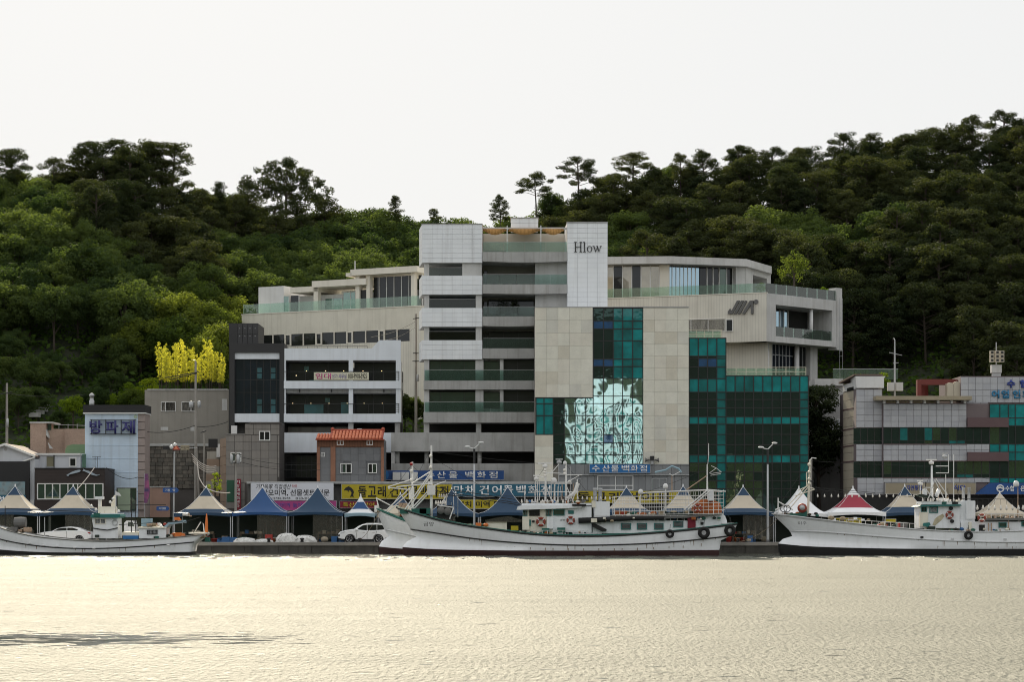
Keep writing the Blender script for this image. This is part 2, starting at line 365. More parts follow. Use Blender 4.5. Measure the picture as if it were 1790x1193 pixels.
L.new(hm.outputs[0], bp.inputs['Height']); L.new(bp.outputs[0], b.inputs['Normal'])
mb = MB(); mb.add([(-1500, -900, 0), (1500, -900, 0), (1500, 207, 0), (-1500, 207, 0)], [(0, 1, 2, 3)])
tag(mb.obj('water', 'water'), 'rippled golden harbour water', kind='structure')

# the opposite shore behind the viewer: wooded ridge and a white apartment tower, seen as reflections in the glass fronts
mb = MB(); n = 24
for j, (yy, hh) in enumerate(((-105, .8), (-125, 14), (-160, 44), (-200, 62), (-330, 40), (-800, 10))):
    for i in range(n + 1):
        x = -420 + 35 * i; mb.v.append(Vector((x, yy, hh * (1 + (.16 * noise.noise((x * .02, yy * .01, 1)) if j > 1 else 0)))))
for j in range(5):
    for i in range(n): mb.f.append((j * (n + 1) + i, j * (n + 1) + i + 1, (j + 1) * (n + 1) + i + 1, (j + 1) * (n + 1) + i))
tag(mb.obj('far_shore', 'soil', smooth=True), 'wooded ridge across the harbour', kind='structure')
# ------------------------------------------------------------------ trees
mat_leaf('leaf_broad', (0.032, 0.056, 0.024), (0.092, 0.126, 0.044), 0.42)
mat_leaf('leaf_pine', (0.025, 0.037, 0.019), (0.058, 0.068, 0.030), 0.33)
mat_leaf('leaf_bright', (0.08, 0.13, 0.016), (0.19, 0.24, 0.025), 0.5)
mat_leaf('leaf_bamboo', (0.34, 0.345, 0.07), (0.49, 0.475, 0.11), 0.5)
mat_leaf('leaf_shrub', (0.03, 0.06, 0.014), (0.07, 0.12, 0.025), 0.35)
def leaves_mesh(name, m, cen, nor, size, asp=0.6, seed=0):
    """One rhombic leaf spray per centre, facing nor."""
    g = np.random.default_rng(seed); n = len(cen)
    nor = nor / (np.linalg.norm(nor, axis=1, keepdims=True) + 1e-9)
    r = g.normal(size=(n, 3)); u = np.cross(nor, r); u /= (np.linalg.norm(u, axis=1, keepdims=True) + 1e-9); v = np.cross(nor, u)
    sz = (np.asarray(size) * g.uniform(0.65, 1.35, n))[:, None] if np.ndim(size) else (size * g.uniform(0.65, 1.35, n))[:, None]
    V = np.stack([cen - u * sz, cen - v * sz * asp + nor * sz * .15, cen + u * sz, cen + v * sz * asp + nor * sz * .15], 1).reshape(-1, 3)
    me = bpy.data.meshes.new(name); me.vertices.add(4 * n); me.vertices.foreach_set('co', V.ravel())
    me.loops.add(4 * n); me.loops.foreach_set('vertex_index', np.arange(4 * n, dtype=np.int32))
    me.polygons.add(n); me.polygons.foreach_set('loop_start', np.arange(0, 4 * n, 4, dtype=np.int32)); me.polygons.foreach_set('loop_total', np.full(n, 4, dtype=np.int32))
    me.update(); me.validate(); me.materials.append(MATS[m]); return me
def clumps(cs, per, g, flat_=0.75, up=0.25):
    """Leaf centres on the outer side of each clump (x, y, z, r)."""
    C, Nn = [], []
    for x, y, z, r in cs:
        k = int(per * r * r) + 8
        d = g.normal(size=(k, 3)); d /= np.linalg.norm(d, axis=1, keepdims=True)
        rad = r * g.uniform(0.55, 1.08, k)[:, None]
        p = d * rad * np.array([1, 1, flat_]) + np.array([x, y, z])
        C.append(p); Nn.append(d + g.normal(size=(k, 3)) * 0.55 + np.array([0, 0, up]))
    return np.concatenate(C), np.concatenate(Nn)
def limbs(base_h, tips, r0, g, lean=(0, 0)):
    mb = MB(); top = Vector((lean[0], lean[1], base_h))
    mb.tube([(0, 0, -0.8), (lean[0] * .3, lean[1] * .3, base_h * .45), top], r0, 7, r0 * .55)
    for tx, ty, tz in tips:
        q = Vector((tx, ty, tz)); st = top * (0.55 + 0.45 * g.random()); mid = st.lerp(q, .5) + Vector((0, 0, .12 * (q - st).length))
        mb.tube([st, mid, q], r0 * .38, 5, r0 * .1)
    return mb
def trunk_mesh(mb):
    o = mb.obj('trunk', 'bark'); me = o.data; bpy.data.objects.remove(o); return me
def make_broad(seed, h=9.0, R=4.0, m='leaf_broad', n=50, leaf=0.155, per=150, tall=1.0, r0=.62):
    g = np.random.default_rng(seed); cs = []
    cz = h - R * .86 * tall
    for i in range(n):
        a = g.uniform(0, 2 * math.pi); ct = g.uniform(-0.75, 1); s = math.sqrt(1 - ct * ct); rr = g.uniform(r0, 0.98)
        lump = 1 + .18 * math.sin(3 * a + seed) * s
        cs.append((R * rr * s * math.cos(a) * lump, R * rr * s * math.sin(a) * lump, cz + R * .84 * tall * rr * ct, g.uniform(.75, 1.35) * R / 4.0))
    C, Nn = clumps(cs, per, g)
    tips = [(c[0] * .8, c[1] * .8, c[2]) for c in cs[:9]]
    return leaves_mesh('crown', m, C, Nn, leaf, .62, seed), trunk_mesh(limbs(h * .5, tips, .2, g))
def make_pine(seed, h=11.0, R=3.4, bare=0.45, n=20, m='leaf_pine', per=80):
    """Red pine: bare leaning stem, limbs reaching out to flat pads of needles, open gaps between."""
    g = np.random.default_rng(seed); lean = (g.uniform(-.9, .9), g.uniform(-.5, .5)); cs = []; tips = []
    for i in range(n):
        u = i / (n - 1); z = h * (bare + (1 - bare) * u); reach = R * (1 - .55 * u ** 2.2) * g.uniform(.45, 1.0) * (0.35 if u > .93 else 1); a = i * 2.4 + g.uniform(-.6, .6)
        x, y = reach * math.cos(a) + lean[0] * u, reach * math.sin(a) + lean[1] * u; tips.append((x, y, z))
        for k in range(3):
            cs.append((x + g.normal() * .62, y + g.normal() * .62, z + g.uniform(-.15, .35), g.uniform(.7, 1.2)))
    C, Nn = clumps(cs, per * 1.15, g, .5, .7)
    mb = limbs(h * .96, [], .19, g, lean)
    for x, y, z in tips:
        k = (z - .7) / h; mb.tube([(lean[0] * k, lean[1] * k, z - .9), (x * .55, y * .55, z - .25), (x, y, z)], .075, 5, .03)
    return leaves_mesh('crown', m, C, Nn, .19, .38, seed), trunk_mesh(mb)
BROAD = [make_broad(11 + i, 9 + .5 * (i % 3), 3.7 + .3 * (i % 3), tall=[1, .85, 1.15, .95][i]) for i in range(4)]
mat_leaf('leaf_sunny', (0.055, 0.085, 0.024), (0.135, 0.165, 0.040), 0.5)  # yellow green leaf; on slope crowns its colour stands in for sunlight
BROADY = [make_broad(61 + i, 9, 3.8, 'leaf_sunny') for i in range(2)]
PINE = [make_pine(31 + i, 11, 3.3 + .2 * i, [.30, .36, .26, .22][i], 28) for i in range(4)]
SPRUCE = [make_pine(47, 11, 2.6, .22, 26, per=85), make_pine(48, 11, 3.0, .25, 24, per=85)]
BRIGHT = [make_broad(71, 6.5, 2.6, 'leaf_bright', 44, .17, 120, 1.0, .25), make_broad(72, 6.0, 2.9, 'leaf_bright', 44, .17, 120, 1.0, .25)]
UMB = [make_pine(90 + i, 12, 4.0, .58 + .05 * i, 16, per=95) for i in range(2)]
def tree(name, label, loc, meshes, s=1.0, rz=0.0, group=None, sz=None):
    o = thing(name, label, 'tree', loc, group); o.scale = (s, s, sz or s); o.rotation_euler = (0, 0, rz)
    link('trunk', meshes[1], o); link('crown', meshes[0], o); return o
OCC = [(-50, 60, 765), (60, 150, 745), (147, 257, 700), (257, 396, 672), (396, 450, 560), (450, 620, 500), (620, 735, 470), (733, 1062, 392), (1062, 1350, 450), (1350, 1474, 505), (1474, 1560, 690), (1560, 1800, 668)]
def hidden(px, py):
    return any(a < px < b and py > c + 4 for a, b, c in OCC)
cnt = 0
def place(px, y):
    return ('low on the slope ' if y < 280 else 'halfway up the slope ' if y < 308 else 'near the ridge ') + ('above the blue lettered building' if px < 260 else 'above the bamboo grove' if px < 420 else 'above the tan left wing' if px < 735 else 'behind the white tower' if px < 1062 else 'above the emblem wing' if px < 1300 else 'beside the emblem wing terrace' if px < 1500 else 'above the tiled office')
rows = [257 + 4.9 * i for i in range(17)]
for j, yy in enumerate(rows):
    half = yy * 0.236 + 4; step = 5.0; k = int(2 * half / step)
    for i in range(k + 1):
        x = -half + i * step + (j % 2) * step / 2 + rnd.uniform(-1.6, 1.6); y = yy + rnd.uniform(-1.8, 1.8)
        if y > CREST + 4: continue
        px = CX + x * F / y
        # terraces, bamboo grove, clearings with steps
        if 250 < px < 450 and y < 272: continue
        if 36 < x < 52 and y < 276: continue
        if -40 < x < 44 and y < 288 - (0 if px < 1380 else 14) and 415 < px < 1480: continue
        z = ground(x, y) - .3
        pine = noise.noise((x * .035, y * .03, 9.1)) + (0.35 if px > 1130 else -.12) + (.3 if y > 322 else 0) > .05
        if 380 < px < 735 and y < 325: pine = False
        hgt = rnd.uniform(8.5, 11.5) if pine else rnd.uniform(7.2, 10)
        if px < 250 and y < 276: hgt *= rnd.uniform(.42, .62); pine = False
        ztop = Z(interp(SKY, px) + rnd.uniform(-4, 16), y)
        if z + hgt > ztop: hgt = max(4.2, ztop - z)
        py = YH - (z + hgt - H) * F / y; hw = 22
        if hidden(px - hw, py) and hidden(px + hw, py) and hidden(px, py): continue
        if py > 735 and px < 150: continue
        if pine:
            me = PINE[rnd.randrange(4)] if rnd.random() < .75 else SPRUCE[rnd.randrange(2)]; s = hgt / 11
            tree('pine_tree', ('pointed dark conifer ' if me in SPRUCE else 'flat layered dark pine ') + place(px, y), (x, y, z), me, s * rnd.uniform(.95, 1.2), rnd.uniform(0, 6.28), 'pines on the wooded slope', s)
        else:
            me = (BROADY if 230 < px < 560 and y < 292 else BROAD)[rnd.randrange(4) % (2 if 230 < px < 560 and y < 292 else 4)]; s = hgt / 9.4
            tree('broadleaf_tree', ('broadleaf tree in painted sunlit yellow green ' if me in BROADY else 'round green broadleaf tree ') + place(px, y), (x, y, z), me, s * rnd.uniform(.95, 1.15), rnd.uniform(0, 6.28), 'broadleaf trees on the wooded slope', s)
        cnt += 1
print('forest trees', cnt)
def sky_tree(name, label, px, top, foot, d, meshes, hm, wide=1.0, rz=0.0, group=None):
    """A tree standing on the ridge between two picture heights at distance d."""
    zt, zb = Z(top, d), Z(foot, d); s = (zt - zb) / hm
    return tree(name, label, (X(px, d), d, zb), meshes, s * wide, rz, group, s)
def make_dome(seed, h=9.0, half=8.0, m='leaf_pine'):
    g = np.random.default_rng(seed); cs = []
    for x in np.arange(-half, half + .1, .95):
        env = h * (.98 - .62 * (abs(x) / half) ** 2.2) + 1.0 * noise.noise((x * .55, seed, 0)); low = h * .30 + .5 * noise.noise((x * .8, 4, seed))
        z = env
        while z > low:
            if g.random() < .88: cs.append((x + g.normal() * .45, g.normal() * 1.7, z - .6 + g.normal() * .2, g.uniform(.7, 1.3)))
            z -= .85
    C, Nn = clumps(cs, 130, g, .7, .5); tips = [(c[0] * .9, c[1], c[2]) for c in cs[::6]]
    return leaves_mesh('crown', m, C, Nn, .2, .5, seed), trunk_mesh(limbs(h * .45, tips, .24, g))
BIGB = make_dome(302)
sky_tree('broadleaf_tree', 'broad dark spreading tree standing alone on the ridge against the sky', 500, 277, 372, 336, BIGB, 9, 1.0, .4)
for k, (px, top, foot, wd, me, lab) in enumerate([
    (1012, 279, 372, 1.25, UMB[0], 'tall pine with layered crown on the ridge behind the lettered white tower'),
    (938, 306, 392, 1.1, UMB[1], 'slender open pine with curved bare trunk on the ridge behind the rooftop box'),
    (1106, 271, 360, 1.3, UMB[1], 'lofty open pine on the ridge with sky showing under its crown'),
    (876, 344, 402, .95, PINE[0], 'small dark pine peeping over the white tower roof terrace'),
    (690, 345, 412, .7, SPRUCE[0], 'ragged pine standing on the ridge left of the white tower'),
    (760, 366, 410, .8, PINE[1], 'little pine tuft showing above the corner of the white tower'),
    (1190, 272, 360, .8, PINE[2], 'pine with flat topped crown at the left end of the right ridge'),
    (1290, 258, 350, .9, UMB[0], 'dark pine rising above the right ridge line'),
    (1470, 236, 330, 1.0, PINE[3], 'dense dark pine clump on the right ridge'),
    (1520, 238, 330, 1.0, PINE[0], 'dense dark pine beside the clump on the right ridge'),
    (385, 322, 400, .75, SPRUCE[1], 'pointed conifer in the gap between the two ridge crowns'),
    (965, 335, 410, .8, BROAD[0], 'pale green round tree behind the rooftop box')]):
    hm = 12 if me in UMB else (9 if me in BROAD else 11)
    sky_tree('pine_tree' if me not in BROAD else 'broadleaf_tree', lab, px, top, foot, 333 + (k % 3) * 2, me, hm, wd, k * 1.3)
for px, top, wd in ((25, 262, 1), (95, 280, .9), (170, 250, 1.1), (215, 248, 1.0), (262, 252, 1.1), (300, 254, 1.1), (140, 262, 1)):
    sky_tree('pine_tree', 'dark wind-bent pine along the top of the left ridge', px, top, top + 105, 334 + rnd.uniform(-3, 3), PINE[rnd.randrange(4)], 11, wd * 1.1, px, 'pines along the left ridge top')
for px, top in ((1350, 262), (1405, 262), (1580, 240), (1640, 226), (1700, 208), (1755, 198), (1235, 268)):
    sky_tree('pine_tree', 'dark pine along the skyline of the right hill', px, top, top + 100, 334 + rnd.uniform(-3, 3), PINE[rnd.randrange(4)], 11, 1.1, px, 'pines along the right ridge top')
for k, (px, dy) in enumerate([(855, 22), (890, 22), (925, 40), (968, 20), (985, 30), (1030, 35), (1060, 30), (1085, 30), (1125, 28), (1150, 20), (1175, 12), (348, 20), (372, 8), (400, 8), (425, 30), (600, 8), (625, 4), (650, 6), (668, 2), (712, 2), (730, 4), (745, 6), (790, 2), (815, 0), (445, 36), (540, 30), (575, 22), (480, 40)]):
    top = interp(SKY, px) + dy
    sky_tree('broadleaf_tree', 'leafy tree filling the ridge line between the taller pines', px, top, top + 92, 337 + (k % 3) * 1.5, BROAD[k % 4], 9.2, 1.15, k * 1.7, 'leafy trees along the ridge line')
# undergrowth carpet on the slope
g = np.random.default_rng(5); n = 52000
px = g.uniform(-60, 1850, n); yy = g.uniform(246, 344, n); xx = (px - CX) * yy / F
zz = np.array([ground(float(a), float(b)) for a, b in zip(xx, yy)]); lift = np.abs(g.normal(size=n)) * .8
C = np.stack([xx, yy, zz + lift], 1); keep = zz > 3.0
Nn = g.normal(size=(n, 3)) * .6 + np.array([0, -.3, 1])
me = leaves_mesh('undergrowth', 'leaf_shrub', C[keep], Nn[keep], .38, .6, 3)
tag(link('undergrowth', me), 'leafy undergrowth covering the slope between the trees', 'undergrowth', kind='stuff')

# planted trees near the houses
for k, (px, top, foot, d, wd, lab) in enumerate(((205, 690, 745, 262, 1.1, 'bright sunlit round tree behind the blue building'), (235, 668, 720, 264, 1.2, 'bright sunlit tree left of the bamboo'), (128, 692, 750, 252, 1.0, 'yellow green young tree behind the brick shed'), (262, 660, 715, 265, 1.1, 'bright leafy tree touching the bamboo'), (178, 640, 700, 285, 1.2, 'pale green bush on the slope above the steps'))):
    sky_tree('leafy_tree', lab, px, top, foot, d, BRIGHT[k % 2], 6.3, wd, k)
def bamboo_mesh(seed, h):
    g = np.random.default_rng(seed); n = 560; k = g.integers(0, 15, n); u = np.clip(.08 + k / 15 * .92 + g.normal(size=n) * .012, 0, 1)
    a = k * 2.4 + g.normal(size=n) * .9; r = (.06 + .95 * (1 - u) ** .55 * (.35 + .65 * u)) * g.uniform(.15, 1, n) ** .7 * (.7 + .5 * g.random(15)[k])
    bend = .9 * u ** 2.6; dirn = g.uniform(-1, 1)
    C = np.stack([r * np.cos(a) + bend * dirn, r * np.sin(a) + bend * .3, h * (.14 + .88 * u) - .22 * r + g.normal(size=n) * .05], 1); Nn = np.stack([np.cos(a), np.sin(a), g.normal(size=n) * .6 + .5], 1) + g.normal(size=(n, 3)) * .5
    mb = MB(); mb.tube([(0, 0, -.5), (.05, 0, h * .5), (.35 * dirn, .1, h * .9)], .05, 5, .015)
    return leaves_mesh('crown', 'leaf_bamboo', C, Nn, .125, .34, seed), trunk_mesh(mb)
BAM = [bamboo_mesh(500 + i, 6.0) for i in range(5)]
for k in range(46):
    px = 280 + 2.55 * k + rnd.uniform(-3, 3); d = 260 + rnd.uniform(-2.2, 2.5); top = 592 + rnd.uniform(0, 30) + (14 if 330 < px < 360 else 0) + (18 if px > 382 else 0); zb = Z(678, 260); zt = Z(top, d)
    if px > 393: continue
    s = (zt - zb) / 6.0; tree('bamboo', 'tall golden yellow bamboo cane in the grove above the concrete house', (X(px, d), d, zb), BAM[k % 5], s * .85, rnd.uniform(0, 6.28), 'golden bamboo grove', s)
sky_tree('leafy_tree', 'yellow green airy tree on the right terrace of the tan building', 1388, 436, 512, 268, make_broad(333, 6, 2.3, 'leaf_sunny', 40, .13, 75, 1.2, .15), 6, .95)
sky_tree('pine_tree', 'dark leaning pine in front of the grey house', 1432, 682, 880, 236, make_pine(410, 11, 2.6, .3, 26, per=95), 11, .95, 1.0)
sky_tree('leafy_tree', 'round dark shrub at the foot of the grey house', 1447, 752, 830, 238, make_broad(411, 6, 3.2, 'leaf_pine', 30, .16, 90), 6, .8)
sky_tree('leafy_tree', 'slim bright conifer beside the granite building', 376, 824, 880, 225, make_broad(412, 6, 1.4, 'leaf_bright', 24, .12, 150, 2.0), 6, 1.0)
for k, (px, top, foot, d, lab) in enumerate(((708, 690, 760, 244, 'shrub in the gap beside the utility pole and tower'), (722, 700, 765, 243, 'leafy shrub at the foot of the tower side'), (1290, 492, 515, 268, 'small potted shrub on the tan building terrace'), (1330, 494, 515, 262, 'leafy planter shrub at the terrace corner'), (1440, 502, 525, 266, 'low shrub behind the glass terrace rail'), (1540, 650, 690, 240, 'low shrub on the office roof edge'), (1500, 655, 690, 243, 'shrub behind the corner parapet of the office'))):
    sky_tree('shrub', lab, px, top, foot, d, BRIGHT[k % 2] if k > 1 else BROAD[k], 6.3 if k > 1 else 9, .9, k)
# pale concrete steps climbing the left slope
ST_ = thing('hillside_steps', 'pale concrete steps and landing climbing the left slope', 'steps', W(90, 715, 262)); mat('step_pale', (.45, .45, .44), .85, var=.2)
for k in range(9): q = W(60 + k * 7, 722 - k * 4.6 - max(0, k - 5) * 4, 258 + k * 2.4); MB().box(q.x - .5, q.y - .6, q.z - .5, q.x + .55, q.y + .8, q.z).obj('step', 'step_pale', ST_)
# ------------------------------------------------------------------ building materials
mat('white_panel', (0.88, 0.91, 0.94), 0.45, var=0.07, streak=0.18)
mat('white_panel_b', (0.86, 0.89, 0.925), 0.45, var=0.07, streak=0.2)
mat('joint', (0.62, 0.63, 0.64), 0.9)
mat('white_paint', (0.74, 0.74, 0.74), 0.6, var=0.10, streak=0.18)
mat('white_trim', (0.78, 0.78, 0.76), 0.5, var=0.08)
mat('concrete', (0.46, 0.46, 0.45), 0.85, var=0.2, streak=0.5, fine=0.15)
mat('concrete_light', (0.60, 0.60, 0.59), 0.8, var=0.14, streak=0.3, fine=0.12)
mat('concrete_warm', (0.43, 0.40, 0.35), 0.85, var=0.15, streak=0.35, fine=0.15)
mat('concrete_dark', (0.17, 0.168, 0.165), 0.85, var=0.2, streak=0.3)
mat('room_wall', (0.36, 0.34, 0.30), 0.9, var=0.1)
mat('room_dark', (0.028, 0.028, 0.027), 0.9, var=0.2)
mat('black_metal', (0.018, 0.018, 0.02), 0.45, var=0.1)
mat('steel', (0.45, 0.46, 0.47), 0.4, metal=0.6, var=0.15)
mat('galv', (0.50, 0.51, 0.52), 0.5, metal=0.3, var=0.2)
mat('soffit', (0.42, 0.41, 0.39), 0.9, var=0.1)
for i, c in enumerate([(0.78, 0.76, 0.66), (0.69, 0.65, 0.545), (0.82, 0.80, 0.70), (0.70, 0.685, 0.61), (0.77, 0.735, 0.635)]):
    mat('limestone%d' % i, c, 0.8, var=0.10, scale=1.1, fine=0.12, streak=0.06)
mat('lime_joint', (0.30, 0.28, 0.25), 0.95)
mat_glass('balcony_glass', (0.66, 0.80, 0.76), .55, (0.40, 0.54, 0.50), 0.05)
mat_glass('rail_glass', (0.76, 0.90, 0.83), .9, (0.50, 0.66, 0.56), 0.11)
mat_glass('window_clear', (0.60, 0.68, 0.66), .6)
mat_pane('glass_dark', (0.010, 0.012, 0.013), 0.035, (0.9, 0.95, 1))
mat_pane('glass_blue_dark', (0.005, 0.010, 0.018), 0.045, (0.55, 0.75, 1.0))
mat_pane('glass_green', (0.02, 0.045, 0.036), 0.10, (0.8, 1, 0.9))
mat_pane('teal_light', (0.004, 0.250, 0.255), 0.05, (0.6, 1, 0.95), var=0.25)
mat_pane('teal_mid', (0.004, 0.165, 0.168), 0.06, (0.6, 1, 0.95), wavy=0.002)
mat_pane('teal_dark', (0.004, 0.014, 0.013), 0.055, (0.6, 1, 0.9), wavy=0.004)
mat_pane('teal_mirror', (0.004, 0.030, 0.030), 0.46, (0.70, 0.97, 1.0), wavy=0.017, wscale=.5)
mat_pane('vent_blue', (0.012, 0.075, 0.22), 0.12, (0.6, 0.8, 1))
mat('tan_cream', (.62, .58, .50), .8, var=.08)
mat('canvas_orange', (0.80, 0.44, 0.16), 0.8, var=0.1)

def bx(parent, name, m, f, a, b, c, d, o0, o1): return f.box(MB(), a, b, c, d, o0, o1).obj(name, m, parent)
def frame_bars(mb, f, a, b, c, d, o0, o1, w=1.3, vx=(), hy=()):
    f.box(mb, a, b, a + w, d, o0, o1); f.box(mb, c - w, b, c, d, o0, o1)
    f.box(mb, a + w, b, c - w, b + w, o0 - .003, o1); f.box(mb, a + w, d - w, c - w, d, o0 - .003, o1)
    for x in vx: f.box(mb, x - w / 2, b + w, x + w / 2, d - w, o0 - .002, o1)
    for y in hy: f.box(mb, a + w, y - w / 2, c - w, y + w / 2, o0 - .004, o1)
    return mb
def window(parent, f, a, b, c, d, o=0.0, m='white_trim', gl='glass_dark', vx=(), hy=(), w=1.3, name='window'):
    """Framed window standing in the wall at offset o; each light is a pane of its own."""
    fr = frame_bars(MB(), f, a, b, c, d, o + .05, o - .08, w, vx, hy).obj(name, m, parent)
    xs = [a + w] + list(vx) + [c - w]; ys = [b + w] + list(hy) + [d - w]
    for i in range(len(xs) - 1):
        for j in range(len(ys) - 1):
            f.piece(fr, 'pane', gl(i, j) if callable(gl) else gl, xs[i], ys[j], xs[i + 1], ys[j + 1], o - .03, o - .05)
    return fr
def rail(parent, f, a, b, c, d, o, n, m='balcony_glass'):
    """Glass balustrade: separate sheets with a thin top edge."""
    r = f.box(MB(), a, b - .25, c, b + .25, o + .02, o - .02).obj('handrail', 'galv', parent)
    xs = spl(a, c, n)
    for i in range(n): f.piece(r, 'glass_sheet', m, xs[i], b + .3, xs[i + 1], d, o + .008, o - .008, .012)
    return r

# ------------------------------------------------------------------ white tower with the lettering
f = flat(234.0)
T = thing('white_tower', 'white panelled tower with stacked balconies and dark lettering on its upper right block', 'building', (X(838, 234), 241, 0.95))
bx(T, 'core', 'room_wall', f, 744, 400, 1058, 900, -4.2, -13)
xl, xb, xr = X(738, 234), X(733, 238), X(843, 234)
PR = random.Random(3)
def lblock(y0, y1, rows):
    mb = MB(); mb.slab([(xl, 234.06), (xr, 234.06), (xr, 238.3), (xb, 238.3)], Z(y1, 234), Z(y0, 234))
    o = mb.obj('block', 'joint', T)
    grid(o, 'panel', f, spl(738, 843, 6), spl(y0 + .4, y1 - .4, rows), lambda i, j: PR.choice(['white_panel', 'white_panel', 'white_panel_b']), 0.0, -.07, .009)
    side = Fac((xb, 238.28), (xl, 234.06))
    z0, z1 = Z(y1, 234), Z(y0, 234)
    for k in range(rows):
        side.tpiece(o, 'panel', 'white_panel', .02, z1 - (z1 - z0) * (k + 1) / rows + .012, side.len - .02, z1 - (z1 - z0) * k / rows - .012, .03, -.03)
for y0, y1, r in ((392.5, 460, 8), (482, 515.5, 4), (538.5, 572, 4), (595, 629, 4)): lblock(y0, y1, r)
bx(T, 'coping', 'concrete', f, 736.5, 391, 843.6, 392.4, .05, -4.3)
for y0, y1 in ((460, 482), (515.5, 538.5), (572, 595)):
    for a, c in ((741, 750), (831.5 if y0 > 500 else 808, 842)): bx(T, 'pier', 'concrete_light', f, a, y0, c, y1, -.25, -3.2 if y0 > 500 else -1.2)
    bx(T, 'handrail', 'galv', f, 750, y0 + 7, 831 if y0 > 500 else 808, y0 + 7.5, -.3, -.35)
    f.piece(T, 'glass_sheet', 'window_clear', 750, y0 + 7.6, 831 if y0 > 500 else 808, y1 - .2, -.32, -.34)
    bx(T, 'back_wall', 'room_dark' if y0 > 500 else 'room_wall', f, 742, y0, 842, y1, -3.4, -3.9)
for x in (752.5, 767, 772, 787, 791): f.piece(T, 'bottle', 'black_metal', x, 478.5, x + 1, 482, -1.2, -1.3)
# balcony bands of the middle bays, bowed soffits
def band(a, c, y0, y1, bow, o=0.12):
    n = 10; top = [(x, y0) for x in spl(a, c, n)]; bot = [(x, y1 + bow * math.sin(math.pi * i / n)) for i, x in enumerate(spl(a, c, n))]
    return f.poly(MB(), top + bot[::-1], o, -4.1).obj('balcony_band', 'concrete', T)
bays = [(843.4, 991.6, 441, 457, 2.2), (843.4, 991.6, 497.5, 513.5, 1.0), (843.4, 935.6, 553.5, 570, 1.4), (843.4, 935.6, 609.5, 627, .6),
        (740.5, 935.6, 666, 681.5, 0), (740.5, 935.6, 721, 739.5, 0)]
for a, c, y0, y1, bw in bays: band(a, c, y0, y1, bw)
bx(T, 'roof_beam', 'concrete_light', f, 843.4, 396.5, 991.6, 400, -.5, -.9)
bx(T, 'terrace_wall', 'tan_cream', f, 844, 400.5, 991, 441, -3.9, -4.18)
for a, c, y0, y1 in ((935.6, 991.6, 456, 498), (935.6, 991.6, 513, 538)): bx(T, 'wall_panel', 'concrete_light', f, a, y0, c, y1, -1.0, -4.1)
for i, (a, c, y0, y1, n) in enumerate(((844, 991, 423, 441, 4), (844, 991, 480, 497.5, 5), (844, 935, 536.5, 553.5, 3), (844, 935, 592, 609.5, 2), (742, 935, 647, 666, 5), (742, 935, 703, 721, 5))):
    rail(T, f, a, y0, c, y1, .05, n)
for x in (886.5, 945.5): bx(T, 'post', 'white_trim', f, x - .8, 394, x + .8, 441, -.2, -.35)
for a, c in ((844, 886), (889, 944), (948, 986)):                       # sagging canvas strips
    mb = MB(); n = 8
    top = [(x, 399.5) for x in spl(a, c, n)]; bot = [(x, 400.5 + 8.0 * math.sin(math.pi * i / n)) for i, x in enumerate(spl(a, c, n))]
    for i in range(n):
        for k, o in ((0, -.3),): pass
        p = [f.pt(*top[i], -.3), f.pt(*top[i + 1], -.3), f.pt(*bot[i + 1], -.9), f.pt(*bot[i], -.9), f.pt(*top[i], -2.2), f.pt(*top[i + 1], -2.2), f.pt(*bot[i + 1], -1.2), f.pt(*bot[i], -1.2)]
        mb.hexa(p)
    mb.obj('awning', 'canvas_orange', T, True)
window(T, f, 905, 415, 930, 441, -4.1, 'black_metal', 'glass_dark', (917,), (423,), .8, 'door')
bx(T, 'bench', 'room_wall', f, 846, 436, 890, 441, -3, -3.6); bx(T, 'bench', 'room_wall', f, 846, 432, 884, 436, -3.3, -3.6)
for (a, c, y0, y1, g_) in ((845, 851, 466, 497, 'glass_dark'), (845, 851, 521, 553, 'glass_dark'), (845, 851, 577, 609, 'glass_dark')): window(T, f, a, y0, c, y1, -4.1, 'black_metal', g_, (), (), .6, 'door')
window(T, f, 853, 518, 934, 553, -4.1, 'black_metal', 'glass_dark', (880, 907), (), .7); window(T, f, 853, 575, 934, 609, -4.1, 'black_metal', 'glass_dark', (880, 907), (), .7)
for x in (866, 884, 900): bx(T, 'terrace_table', 'black_metal', f, x - 5, 493, x + 5, 494.5, -1.5, -2.4)
# glazed living floors
for y0, y1 in ((629.5, 666), (684, 721)):
    window(T, f, 750, y0, 831, y1, -1.3, 'black_metal', 'glass_green', (769, 811), (), .9)
    for a, c in ((741, 750), (831, 845)): bx(T, 'pier', 'concrete_light', f, a, y0 - 4, c, y1, -.3, -4)
    window(T, f, 845, y0 + 1, 874, y1 - (9 if y0 > 650 else 0), -1.35, 'black_metal', 'glass_green', (), (), .9)
    bx(T, 'pier', 'concrete_light', f, 873.8, y0 - 4, 880, y1, -.3, -4)
    window(T, f, 880, y0 - 2, 935, y1, -1.4, 'black_metal', 'glass_dark', (905,), (), .9)
    bx(T, 'wall_panel', 'concrete', f, 842, y0 - 6, 878, y1, -1.5, -4.1)
# parking decks
for a, c in ((740.5, 750), (832, 841)): bx(T, 'column', 'concrete', f, a, 739.5, c, 757, -.4, -1.4)
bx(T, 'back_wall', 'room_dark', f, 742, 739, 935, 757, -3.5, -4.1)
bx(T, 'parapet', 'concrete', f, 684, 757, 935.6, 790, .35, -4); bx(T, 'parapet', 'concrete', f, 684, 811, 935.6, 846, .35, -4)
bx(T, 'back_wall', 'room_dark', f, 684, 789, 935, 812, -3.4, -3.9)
for x in (694, 745, 838): MB().lathe((X(x, 234), 234.9, 0), [(.22, Z(812, 234)), (.22, Z(789.5, 234))], 10).obj('column', 'concrete_light', T, True)
bx(T, 'column', 'concrete_light', f, 684, 789.8, 690, 811.2, .2, -.5)
